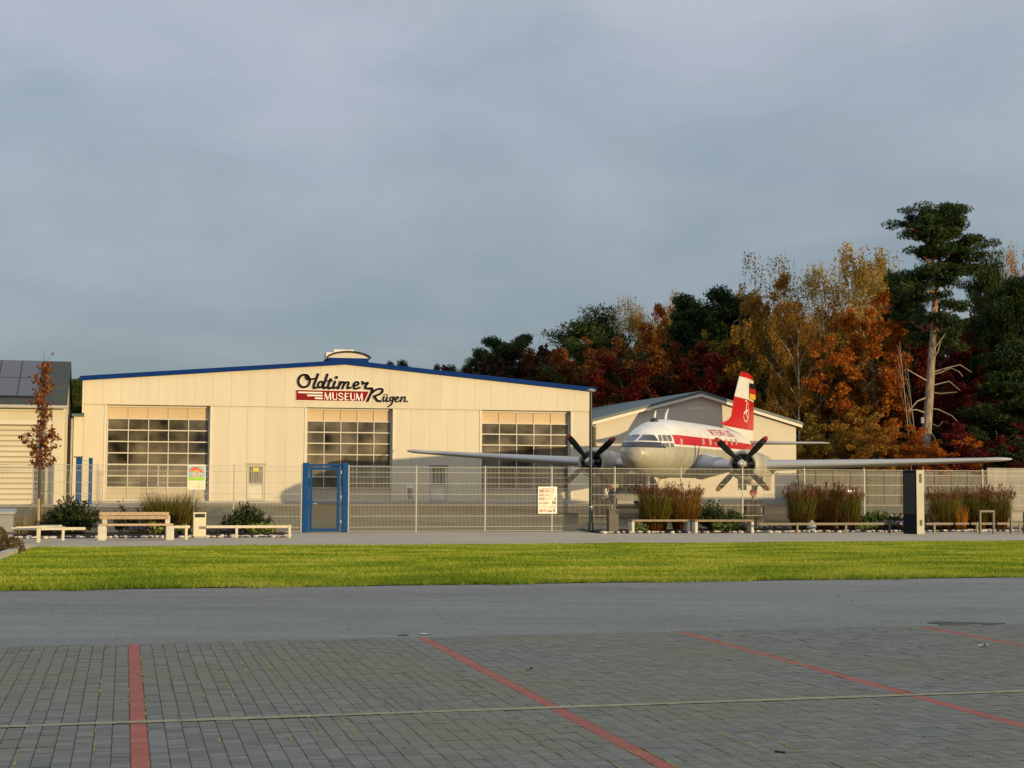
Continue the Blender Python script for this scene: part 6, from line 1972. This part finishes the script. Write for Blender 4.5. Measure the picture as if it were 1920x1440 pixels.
# ================================================================== TREES
def limb_path(p0, d, L, r, bend=0.25, up=0.1, seg=5):
    pts = [np.array(p0, float)]
    d = np.array(d, float); d /= np.linalg.norm(d)
    for k in range(seg):
        d = d + r.normal(size=3) * bend / seg + np.array([0, 0, up / seg])
        d /= np.linalg.norm(d)
        pts.append(pts[-1] + d * L / seg)
    return pts
def broadleaf(H, W, seed, base=0.22, n_limb=13, clumps=190, per=75, leaf=0.24, gap=1.0, droop=0.0, mat='orange', bark='bark', ascend=0.7, trunk_r=0.2, spread_low=0.5, strands=False):
    r = np.random.default_rng(seed)
    tr = MB()
    top = H * 0.9
    tp = [np.array([0, 0, -0.3])]
    for k in range(1, 8):
        tp.append(np.array([r.normal() * 0.012 * H * k / 7, r.normal() * 0.012 * H * k / 7, top * k / 7]))
    tr.tube(tp, [trunk_r * (1 - 0.86 * k / 7) for k in range(8)], 8)
    cent = []
    for k in range(n_limb):
        t = base + (0.93 - base) * (k + r.random()) / n_limb
        az = k * 2.4 + r.normal() * 0.4
        i = min(int(t * 7), 6); f = t * 7 - i
        p0 = tp[i] * (1 - f) + tp[min(i + 1, 7)] * f
        # crown envelope: widest a little below the middle
        e = math.sin(math.pi * min(1, max(0.0, (t - base * 0.6) / (1.02 - base * 0.6))) ** 0.75)
        L = W / 2 * (spread_low + (1 - spread_low) * e) * (0.75 + 0.4 * r.random())
        asc = ascend * (0.6 + 0.9 * t)
        pts = limb_path(p0, (math.cos(az), math.sin(az), asc), L * (1 + 0.25 * asc), r, 0.5, 0.15 - droop)
        rr0 = trunk_r * 0.36 * (1 - 0.6 * t)
        tr.tube(pts, [rr0 * (1 - 0.85 * j / 5) for j in range(6)], 5, cap=False)
        for j in (2, 3, 4, 5):
            cent.append(pts[j])
            for _ in range(2):
                d = pts[j] - pts[j - 1]
                sp = limb_path(pts[j], d / np.linalg.norm(d) + r.normal(size=3) * 0.7, L * 0.34, r, 0.5, 0.1 - droop * 1.5, 3)
                tr.tube(sp, [rr0 * 0.32, rr0 * 0.24, rr0 * 0.16, rr0 * 0.07], 4, cap=False)
                cent += [sp[2], sp[3]]
    cent.append(tp[-1]); cent.append(tp[-1] + np.array([0, 0, H * 0.06]))
    cent = np.array(cent)
    idx = r.integers(0, len(cent), clumps)
    C, A, B = [], [], []
    for i in idx:
        c = cent[i] + r.normal(size=3) * W * 0.02
        n = int(per * (0.5 + r.random()))
        if strands:
            m = max(3, n // 9)
            for _ in range(m):
                s0 = c + r.normal(size=3) * np.array([0.04, 0.04, 0.02]) * W
                k = 9
                tt = r.random(k)[:, None]
                C.append(s0 + np.array([r.normal() * 0.1, r.normal() * 0.1, -1.0]) * tt * H * 0.075 + r.normal(size=(k, 3)) * 0.04)
                a, b = leaf_axes(k, leaf, leaf * 0.55, -0.5, r)
                A.append(a); B.append(b)
        else:
            q = unit(n, r) * (r.random(n)[:, None] ** 0.5) * W * 0.062 * gap * np.array([1.15, 1.15, 0.75])
            C.append(c + q)
            a, b = leaf_axes(n, leaf, leaf * 0.62, 0.0, r)
            A.append(a); B.append(b)
    P_ = np.concatenate(C)
    crown = quads_mesh('crown', P_, np.concatenate(A), np.concatenate(B), M[mat])
    return tr.mesh('trunk', M[bark], True), crown, float(np.percentile(P_[:, 2], 99.85)), float(2 * np.percentile(np.abs(P_[:, :2]), 98.5))
def pine(H, W, seed, base=0.4, n_limb=16, per=230, needle=0.34, mat='pine', bark='pinebark', trunk_r=0.22, flat=0.45, taper=0.5, extra_dead=0):
    r = np.random.default_rng(seed)
    tr = MB()
    tp = [np.array([0, 0, -0.3])]
    for k in range(1, 9):
        tp.append(np.array([math.sin(k * 0.8 + seed) * 0.014 * H * k / 8, math.cos(k * 0.9 + seed) * 0.012 * H * k / 8, H * 0.95 * k / 8]))
    tr.tube(tp, [trunk_r * (1 - 0.8 * k / 8) for k in range(9)], 10)
    C, A, B = [], [], []
    def spray(c, rad, n):
        q = unit(n, r) * (r.random(n)[:, None] ** 0.36) * rad * np.array([1.2, 1.2, flat])
        C.append(c + q)
        a, b = leaf_axes(n, needle, needle * 0.24, 0.7, r)
        A.append(a); B.append(b)
    for k in range(n_limb):
        t = base + (0.97 - base) * (k + 0.6 * r.random()) / n_limb
        az = k * 2.4 + r.normal() * 0.5
        i = min(int(t / 0.95 * 8), 7); f = min(1, t / 0.95 * 8 - i)
        p0 = tp[i] * (1 - f) + tp[i + 1] * f
        e = (1 - taper * (t - base) / (1 - base)) * (0.7 + 0.5 * r.random())
        if t < base + 0.08: e *= 0.75
        L = W / 2 * e
        pts = limb_path(p0, (math.cos(az), math.sin(az), 0.25 + 0.4 * (t - base)), L, r, 0.55, 0.35, 5)
        rr0 = trunk_r * 0.34 * (1 - 0.5 * t)
        tr.tube(pts, [rr0 * (1 - 0.8 * j / 5) for j in range(6)], 5, cap=False)
        for j in (2, 3, 4, 5):
            rad = W * 0.1 * (0.75 + 0.6 * r.random())
            spray(pts[j] + np.array([0, 0, rad * 0.25]), rad, int(per * 0.5))
            d = pts[j] - pts[j - 1]; d /= np.linalg.norm(d)
            for sg in (-1, 1):
                sd = np.array([-d[1], d[0], 0.15]) * sg + d * 0.5
                sp = limb_path(pts[j], sd, L * 0.36, r, 0.4, 0.2, 3)
                tr.tube(sp, [rr0 * 0.3, rr0 * 0.2, rr0 * 0.13, rr0 * 0.06], 4, cap=False)
                spray(sp[2] + np.array([0, 0, rad * 0.2]), rad * 0.8, int(per * 0.28))
                spray(sp[3] + np.array([0, 0, rad * 0.2]), rad * 0.85, int(per * 0.4))
    for k in range(5): spray(tp[-1] + r.normal(size=3) * W * np.array([0.07, 0.07, 0.05]) - np.array([0, 0, 0.03 * H]), W * 0.075, per)
    P_ = np.concatenate(C)
    crown = quads_mesh('crown', P_, np.concatenate(A), np.concatenate(B), M[mat])
    return tr.mesh('trunk', M[bark], True), crown, float(np.percentile(P_[:, 2], 99.85)), float(2 * np.percentile(np.abs(P_[:, :2]), 98.5))

PROTO = {
    'pineA': pine(15, 8, 101, 0.2, 24, 260, flat=0.6), 'pineB': pine(14, 7, 102, 0.12, 26, 250, flat=0.62, taper=0.8), 'pineC': pine(14, 9, 103, 0.22, 22, 260, flat=0.5, taper=0.35),
    'beechA': broadleaf(14, 8.5, 111, 0.1, 15, 230, 80, 0.24, mat='orange'), 'beechB': broadleaf(13, 9, 112, 0.08, 15, 220, 80, 0.24, mat='rust'),
    'oak': broadleaf(13, 8, 113, 0.06, 14, 190, 80, 0.25, mat='crimson'),
    'birchA': broadleaf(17, 8.5, 114, 0.32, 15, 300, 80, 0.18, mat='gold', bark='birchbark', ascend=1.25, droop=0.5, strands=True, trunk_r=0.2),
    'birchB': broadleaf(17, 7.5, 115, 0.3, 14, 280, 76, 0.18, mat='gold', bark='birchbark', ascend=1.4, droop=0.5, strands=True, trunk_r=0.18),
    'birchSparse': broadleaf(17, 9, 116, 0.3, 18, 200, 50, 0.15, mat='olive', bark='birchbark', ascend=1.3, droop=0.35, strands=True, trunk_r=0.19),
    'bare': broadleaf(13, 5, 117, 0.3, 15, 26, 14, 0.15, mat='amber', bark='deadwood', ascend=1.6, trunk_r=0.11),
    'bush': broadleaf(6, 7, 118, 0.02, 13, 160, 70, 0.22, mat='rust', ascend=0.8, trunk_r=0.1, spread_low=0.9),
}
seen_proto = set()
def forest(kind, px, pytop, Y, wpx, label, mat=None, name=None, rot=None):
    tm, cm, H0, W0 = PROTO[kind]
    top = at_depth(px, pytop, Y)
    z0 = ground_z(to_uv(top)[1])
    P = Vector((top.x, Y, z0))
    H = top.z - z0
    W = wpx * 1.35 / F * Y
    nm = name or {'pine': 'pine_tree', 'beec': 'beech_tree', 'oak': 'oak_tree', 'birc': 'birch_tree', 'bare': 'bare_tree', 'bush': 'bush'}[kind[:4]]
    t = empty(nm, P, random.uniform(0, 6.28) if rot is None else rot, label, 'bush' if kind == 'bush' else 'tree', 'trees of the autumn wood')
    sz = H / H0
    t.scale = (W / W0, W / W0, sz)
    put('trunk', tm, t)
    c = put('crown', cm, t)
    if mat:
        c.material_slots[0].link = 'OBJECT'
        c.material_slots[0].material = M[mat]
    return t
T = forest
# far tops seen over the roofs on the left
T('pineB', 142, 712, 112, 70, 'dark pine rising between the garage and the hangar roof', 'pine2')
T('pineB', 735, 681, 150, 36, 'small dark conifer tip over the hangar roof just right of the skylight', 'pine')
T('pineB', 757, 678, 152, 44, 'larger dark conifer tip over the hangar roof right of the skylight', 'pine')
T('pineB', 817, 686, 155, 30, 'faint dark tree tip farthest right over the bare hangar roof stretch', 'pine')
# the wood, from left to right
T('pineC', 862, 674, 142, 60, 'olive pine at the left end of the wood', 'pine2')
T('pineB', 902, 655, 140, 62, 'dark pointed pine second from the left end of the wood', 'pine')
T('pineA', 955, 630, 132, 100, 'dark broad pine above the right half of the hangar roof', 'pine')
T('bare', 1003, 620, 134, 50, 'thin bare tree standing against the sky left of the broad pine')
T('beechB', 1035, 640, 128, 110, 'rust brown tree low in the wood above the hangar eave', 'rust')
T('bare', 1050, 612, 136, 36, 'second thin bare tree against the sky, the taller one')
T('bare', 1070, 610, 138, 30, 'third thin bare tree against the sky, slightest of them')
T('pineC', 1122, 584, 122, 150, 'broad flat topped pine above the right end of the hangar', 'pine2')
T('beechB', 1110, 640, 116, 150, 'shaded red brown tree under the broad flat topped pine', 'rust')
T('birchB', 1192, 560, 128, 84, 'pale golden birch right of the broad flat topped pine', 'gold')
T('beechA', 1240, 568, 120, 104, 'bright red orange tree high in the wood above the rear hall roof', 'orange')
T('birchA', 1262, 552, 130, 84, 'pale golden birch behind the bright red orange tree', 'gold')
T('pineB', 1292, 556, 116, 110, 'dark layered pine right of the bright red orange tree', 'pine')
T('oak', 1165, 665, 112, 140, 'dark red tree in shade above the left slope of the rear hall', 'crimson')
T('oak', 1325, 640, 110, 130, 'dark crimson tree directly above the rear hall peak', 'crimson')
T('beechB', 1230, 640, 112, 150, 'rust coloured tree filling the middle above the rear hall', 'rust')
T('pineA', 1372, 545, 118, 120, 'dark pine above the tail of the aircraft', 'pine')
T('beechB', 1385, 620, 112, 120, 'olive brown tree behind the aircraft tail fin', 'olive')
T('birchSparse', 1470, 470, 114, 170, 'tall thin leaved birch with fine purple brown twigs', 'olive')
T('beechA', 1452, 522, 110, 130, 'golden amber broad tree right of the tail fin', 'amber')
T('birchB', 1497, 560, 106, 90, 'golden birch with forked white trunk beside the amber tree', 'amber')
T('birchB', 1600, 455, 112, 150, 'tallest yellow birch left of the big pine', 'gold')
T('birchSparse', 1545, 478, 116, 110, 'thin yellow leaved birch between the two tallest birches', 'gold')
T('beechB', 1530, 600, 110, 140, 'olive gold tree low between the birches', 'olive')
T('beechA', 1638, 556, 104, 170, 'large orange tree left of the big pine trunk', 'orange')
T('beechA', 1575, 650, 106, 120, 'smaller rust orange tree left of the large orange tree', 'rust')
T('pineA', 1685, 512, 120, 80, 'dark pine standing behind the big pine on its left', 'pine')
T('oak', 1705, 600, 110, 90, 'small red tree left beside the big pine trunk', 'crimson')
T('oak', 1800, 610, 112, 130, 'dark crimson tree right of the big pine trunk', 'crimson')
T('oak', 1830, 690, 106, 130, 'low dark crimson tree far right in the shade', 'crimson')
T('pineC', 1862, 478, 116, 92, 'broad green pine right of the big pine', 'pine2')
T('pineA', 1910, 520, 110, 120, 'dense dark pine at the right edge', 'pine')
T('birchA', 1925, 455, 122, 90, 'golden birch top at the right edge behind the pines', 'amber')
T('pineB', 1900, 640, 102, 130, 'dark green conifer low at the right edge', 'pine')
T('pineB', 1840, 600, 118, 120, 'dark conifer between the crimson trees on the right', 'pine')
T('bush', 1625, 760, 98, 130, 'orange gold bush under the large orange tree', 'amber')
T('bush', 1700, 790, 98, 120, 'bright orange bush at the foot of the big pine', 'orange')
T('bush', 1560, 760, 100, 120, 'olive bush right of the rear hall', 'olive')
T('bush', 1775, 800, 97, 120, 'orange red bush right of the big pine foot', 'orange')
T('bush', 1850, 780, 97, 150, 'dark red bush above the right wing tip', 'crimson')
T('bush', 1520, 800, 104, 90, 'golden bush beside the corner of the rear hall', 'amber')
T('bush', 1930, 800, 96, 150, 'dark green bush at the right edge above the pale wall', 'laurel')
# the big scots pine: its own crown laid out limb by limb, tall bare trunk with dead limbs
def big_pine():
    Y = 101
    foot_ = at_depth(1733, 860, Y)
    z0 = ground_z(to_uv(foot_)[1])
    k = Y / F
    t = empty('scots_pine', Vector((foot_.x, Y, z0)), 0, 'tall scots pine with long bare trunk and dead limbs, highest tree of the wood', 'tree', 'trees of the autumn wood')
    def L(px, py, dy=0.0):
        p = at_depth(px, py, Y + dy); return np.array([p.x - foot_.x, dy, p.z - z0])
    r = np.random.default_rng(77)
    tr = MB()
    path = [L(1733, 960), L(1734, 860), L(1739, 790), L(1744, 720), L(1748, 650), L(1752, 590), L(1757, 540), L(1762, 480), L(1765, 440), L(1768, 405)]
    tr.tube(path, [0.42, 0.36, 0.32, 0.28, 0.24, 0.19, 0.15, 0.11, 0.08, 0.04], 12)
    C, A, B = [], [], []
    def spray(c, rad, n, flat=0.5):
        q = unit(n, r) * (r.random(n)[:, None] ** 0.36) * rad * np.array([1.2, 1.1, flat])
        C.append(c + q); a, b = leaf_axes(n, 0.3, 0.07, 0.6, r); A.append(a); B.append(b)
    def limb(p0, p1, dy, rad0, sprays, w=1.0):
        a, b = L(*p0), L(*p1, dy)
        mid = (a + b) / 2 + np.array([0, dy * 0.1, -0.3 + 0.2 * r.normal()])
        tr.tube([a, (a + mid) / 2 + r.normal(size=3) * 0.08, mid, (mid + b) / 2 + r.normal(size=3) * 0.1, b], [rad0, rad0 * 0.8, rad0 * 0.6, rad0 * 0.45, rad0 * 0.25], 6, cap=False)
        for s in range(sprays):
            f = 0.35 + 0.7 * (s + r.random()) / sprays
            c = a * (1 - f) + b * f + r.normal(size=3) * np.array([0.4, 0.6, 0.22])
            spray(c, (0.38 + 0.38 * r.random()) * w, 200)
    for (p0, p1, dy, n) in [((1765, 440), (1692, 414), 1.2, 11), ((1764, 450), (1706, 428), -1.4, 9), ((1768, 415), (1728, 396), 0.6, 8), ((1768, 420), (1790, 392), -0.6, 10), ((1767, 425), (1762, 398), 1.0, 7), ((1768, 430), (1796, 425), 1.2, 8),
                            ((1762, 480), (1720, 470), -1.0, 8), ((1761, 490), (1735, 458), 1.6, 6), ((1762, 470), (1840, 452), 0.8, 12), ((1760, 490), (1835, 478), -1.2, 11), ((1758, 500), (1822, 505), 1.5, 9), ((1759, 500), (1780, 515), -1.6, 7), ((1761, 475), (1785, 470), -1.7, 7), ((1758, 520), (1740, 505), -1.6, 6),
                            ((1758, 530), (1700, 520), 1.0, 9), ((1757, 545), (1690, 530), -1.2, 9), ((1757, 530), (1795, 530), -1.4, 6), ((1755, 560), (1712, 558), 1.6, 7), ((1754, 570), (1800, 575), 1.2, 8), ((1754, 575), (1740, 600), -1.5, 6), ((1753, 585), (1795, 610), -1.4, 7), ((1752, 590), (1700, 600), 1.8, 7),
                            ((1766, 432), (1752, 410), -1.0, 7), ((1765, 445), (1790, 440), -1.3, 8), ((1763, 465), (1745, 440), -1.2, 7), ((1751, 600), (1775, 640), 1.4, 6), ((1751, 610), (1720, 640), 1.5, 5), ((1750, 620), (1800, 645), 1.8, 5)]:
        limb(p0, p1, dy, 0.09, n)
    put('trunk', tr.mesh('trunk', M['pinebark'], True), t)
    put('crown', quads_mesh('crown', np.concatenate(C), np.concatenate(A), np.concatenate(B), M['pine']), t)
    for (p0, mids, dy) in [((1741, 705), [(1765, 698), (1783, 690), (1798, 697), (1805, 706)], -1.2), ((1742, 700), [(1775, 690), (1800, 684), (1822, 698)], -0.6), ((1736, 765), [(1760, 768), (1785, 780), (1795, 790)], -1.0), ((1740, 735), [(1765, 738), (1795, 735)], -0.8),
                           ((1738, 745), [(1720, 752), (1705, 770)], -1.0), ((1740, 715), [(1722, 705), (1700, 692)], -0.8), ((1737, 775), [(1718, 768), (1700, 770)], -0.9), ((1746, 660), [(1762, 640), (1782, 612)], -0.8), ((1739, 725), [(1780, 715), (1800, 732)], -0.5),
                           ((1736, 800), [(1752, 820), (1760, 850)], -0.6), ((1737, 790), [(1760, 800), (1768, 790)], -0.8), ((1744, 680), [(1758, 660), (1764, 640)], -0.7)]:
        pts = [L(*p0)] + [L(*m, dy * (i + 1) / len(mids)) for i, m in enumerate(mids)]
        MB().tube(pts, [0.06 * (1 - 0.8 * i / len(pts)) for i in range(len(pts))], 6, cap=False).build('dead_limb', M['deadwood'], t, True)
    nb = L(1729.5, 788, -0.42)
    MB().bbox(nb[0] - 0.1, nb[0] + 0.1, nb[1] - 0.1, nb[1] + 0.08, nb[2] - 0.2, nb[2] + 0.2, 0.01).build('nest_box', M['slab'], t)
big_pine()
# slender pale saplings left of the big pine
for (px, pb, pt, lab) in ((1714, 850, 690, 'slender pale bare sapling left of the big pine trunk'), (1700, 850, 640, 'thin pale bare sapling second left of the big pine trunk')):
    P = at_depth(px, pb, 98.5); z0 = ground_z(to_uv(P)[1])
    t = empty('bare_sapling', Vector((P.x, 98.5, z0)), 0, lab, 'tree', 'trees of the autumn wood')
    h = at_depth(px, pt, 98.5).z - z0
    m = MB()
    m.tube([(0.4, 0, -0.2), (0.25, 0, h * 0.3), (0.0, 0.1, h * 0.6), (-0.35, 0.1, h)], [0.04, 0.034, 0.025, 0.01], 6)
    r_ = random.Random(px)
    for k in range(5):
        f = 0.5 + 0.09 * k + r_.uniform(-0.03, 0.03)
        b = np.array([0.25 - 0.6 * f, 0.1, h * f])
        sg_ = r_.choice((-1, 1))
        m.tube([b, b + np.array([r_.uniform(0.15, 0.35) * sg_, -0.2, r_.uniform(0.5, 0.9)]), b + np.array([r_.uniform(0.2, 0.6) * sg_, -0.3, r_.uniform(1.1, 1.8)])], [0.016, 0.011, 0.004], 5, cap=False)
    m.build('trunk', M['deadwood'], t, True)
# far mass of the wood behind the single trees: reads as one dark body of foliage
def far_wood():
    r = np.random.default_rng(9)
    xs = [830, 900, 960, 1040, 1120, 1240, 1380, 1500, 1650, 1760, 1900, 2000, 2150]
    tops = [700, 680, 664, 668, 640, 625, 605, 590, 590, 590, 560, 560, 560]
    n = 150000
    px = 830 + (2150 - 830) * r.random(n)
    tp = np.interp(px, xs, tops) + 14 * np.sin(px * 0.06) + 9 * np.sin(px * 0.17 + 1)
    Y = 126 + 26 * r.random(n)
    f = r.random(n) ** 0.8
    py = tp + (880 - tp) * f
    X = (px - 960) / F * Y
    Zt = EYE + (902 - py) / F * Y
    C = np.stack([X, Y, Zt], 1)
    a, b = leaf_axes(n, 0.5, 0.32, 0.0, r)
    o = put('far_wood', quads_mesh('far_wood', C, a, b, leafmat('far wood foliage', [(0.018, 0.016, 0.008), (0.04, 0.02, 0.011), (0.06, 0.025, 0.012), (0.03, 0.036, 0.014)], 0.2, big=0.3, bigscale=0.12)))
    tag(o, 'dark mass of mixed autumn foliage deep in the wood', 'wood', kind='stuff')
far_wood()
# trees standing well behind the viewpoint, mirrored in the hangar glass
for i, (u_, v_, s_) in enumerate(((-46, -38, 1.0), (-36, -46, 1.15), (-25, -40, 0.95), (-15, -48, 1.2), (-6, -42, 1.0), (-56, -44, 1.1))):
    tm, cm, H0, W0 = PROTO[('beechB', 'pineC', 'beechA')[i % 3]]
    t = empty(('beech_tree', 'pine_tree', 'beech_tree')[i % 3], uv(u_, v_, Z_PARK), i * 1.3, ('farthest left', 'second from the left', 'third from the left', 'third from the right', 'second from the right', 'outermost left')[i] + ' tree of the row standing behind the viewpoint', 'tree', 'tree row behind the viewpoint')
    t.scale = (1.25 * s_, 1.25 * s_, 1.0 * s_)
    put('trunk', tm, t); c = put('crown', cm, t)
    c.material_slots[0].link = 'OBJECT'; c.material_slots[0].material = M['olive' if i % 3 == 0 else 'pine']

# young columnar tree with stake at the left
def young_tree():
    v = V_FENCE - 2.6
    P = place_px(74, 0, v)
    k = P.y / F
    z0 = 0.05
    t = empty('young_oak', Vector((P.x, P.y, z0)), 0, 'slim young tree with red brown leaves tied to a stake at the left', 'tree')
    def L(px, py, dy=0.0):
        p = at_depth(px, py, P.y + dy); return np.array([p.x - P.x, dy, p.z - z0])
    r = np.random.default_rng(5)
    tr = MB()
    path = [L(74, 1001), L(74, 900), L(76, 820), L(80, 750), L(84, 700), L(85, 672)]
    tr.tube(path, [0.055, 0.05, 0.042, 0.03, 0.018, 0.006], 8)
    C, A, B = [], [], []
    prof = [(672, 3), (690, 12), (715, 17), (740, 20), (765, 22), (785, 17), (805, 18), (830, 22), (850, 22), (868, 18)]
    def leaves(c, n, rad, L_=0.13):
        C.append(c + r.normal(size=(n, 3)) * rad); a, b = leaf_axes(n, L_, L_ * 0.55, -0.1, r); A.append(a); B.append(b)
    for i in range(64):
        py = 680 + 185 * (i + r.random()) / 64
        w = np.interp(py, [p[0] for p in prof], [p[1] for p in prof]) * k
        cx = np.interp(py, [672, 750, 870], [85, 80, 75])
        a0 = r.random() * 6.28; q = w * (0.4 + 0.6 * r.random())
        p0 = L(cx, py + 16)
        p1 = L(cx, py) + np.array([q * math.cos(a0), q * math.sin(a0), 0])
        tr.tube([p0, (p0 + p1) / 2 + np.array([0, 0, 0.03]), p1], [0.012, 0.008, 0.004], 4, cap=False)
        leaves(p1, 15, 0.06); leaves((p0 + p1) / 2, 8, 0.06)
    for (px, py) in ((46, 828), (56, 838), (40, 822), (104, 815), (108, 822), (98, 805), (100, 860), (62, 868), (94, 868), (50, 815), (103, 838)):
        p0 = L(77, py + 14); p1 = L(px, py, r.normal() * 0.2)
        tr.tube([p0, (p0 + p1) / 2 + np.array([0, 0, -0.04]), p1], [0.014, 0.009, 0.004], 4, cap=False)
        leaves(p1, 20, 0.055); leaves(p0 * 0.3 + p1 * 0.7, 9, 0.05)
    leaves(L(97, 664), 4, 0.04); tr.tube([L(85, 690), L(90, 675), L(97, 663)], [0.008, 0.006, 0.003], 4); tr.tube([L(84, 690), L(82, 665), L(82, 655)], [0.008, 0.006, 0.002], 4)
    put('trunk', tr.mesh('trunk', M['bark'], True), t)
    put('crown', quads_mesh('crown', np.concatenate(C), np.concatenate(A), np.concatenate(B), M['redbrown']), t)
    a = L(72, 1001, -0.12); b = L(72.5, 935, -0.12)
    MB().tube([a, b], 0.05, 8).build('stake', M['stake'], t)
young_tree()

# ================================================================== SMALL THINGS ON THE GROUND
def scrap(px, py, name, label, mat, w, h, seed):
    P = on_z(px, py, Z_PARK + 0.008)
    r = random.Random(seed)
    n = 9
    mb = MB()
    vs = [(0, 0, h * 0.5)]
    for k in range(n):
        t = 2 * math.pi * k / n
        q = 1 + r.uniform(-0.3, 0.3)
        vs.append((w * q * math.cos(t), w * 0.6 * q * math.sin(t), h * r.uniform(0.0, 1.0)))
    mb.add(vs, [(0, 1 + k, 1 + (k + 1) % n) for k in range(n)])
    mb.add([(x, y, z - 0.003) for x, y, z in vs], [(0, 1 + (k + 1) % n, 1 + k) for k in range(n)])
    o = mb.build(name, M[mat]); o.location = P
    tag(o, label, 'leaf' if 'leaf' in name else 'scrap')
scrap(992, 1257, 'fallen_leaf', 'curled brown leaf on the pavers right of the middle red line', 'leafbrown', 0.032, 0.03, 1)
scrap(1843, 1212, 'paper_scrap', 'white crumpled scrap on the pavers at the far right', 'litterwhite', 0.04, 0.025, 2)
scrap(797, 1188.5, 'paper_scrap', 'thin white scrap at the asphalt edge by the middle red line', 'litterwhite', 0.05, 0.01, 3)
scrap(1463, 1410, 'fallen_leaf', 'dark leaf low on the pavers right of the middle red line', 'soil', 0.03, 0.008, 4)
scrap(757, 1190.5, 'twig_scrap', 'dark twig at the asphalt edge left of the middle red line', 'black', 0.05, 0.004, 5)
def specks():
    r = np.random.default_rng(21)
    n = 620
    px = r.random(n) * 1980 - 30; py = 1195 + 245 * r.random(n) ** 0.8
    C = np.array([on_z(x, y, Z_PARK + 0.009)[:] for x, y in zip(px, py)])
    a, b = leaf_axes(n, 0.018, 0.011, 0.0, r)
    a[:, 2] *= 0.15; b[:, 2] *= 0.15
    s = (0.35 + r.random(n) ** 3 * 1.6)[:, None]
    m = leafmat('crumbs', [(0.03, 0.03, 0.025), (0.3, 0.28, 0.22), (0.5, 0.48, 0.42), (0.16, 0.11, 0.06)], 0.0)
    tag(put('litter', quads_mesh('litter', C, a * s, b * s, m)), 'tiny leaf crumbs and pale flecks scattered over the car park pavers', 'litter', kind='stuff')
    n = 260
    v = V_EDGE + (V_PATH - V_EDGE) * r.random(n); u = (r.random(n) * 2 - 1) * (0.36 * v + 2) + 0.27 * v
    C = np.array([uv(a_, b_, ground_z(b_) + (0.05 if b_ > V_GRASS else 0.008))[:] for a_, b_ in zip(u, v)])
    a, b = leaf_axes(n, 0.04, 0.025, 0.0, r)
    a[:, 2] *= 0.3; b[:, 2] *= 0.3
    tag(put('leaf_litter', quads_mesh('leaf_litter', C, a, b, m)), 'fallen leaves scattered over the asphalt and lawn', 'litter', kind='stuff')
specks()
for o in bpy.data.objects:
    if o.type == 'MESH' and o.parent is None and o.get('kind') is None and not o.get('label'):
        print('UNTAGGED', o.name)
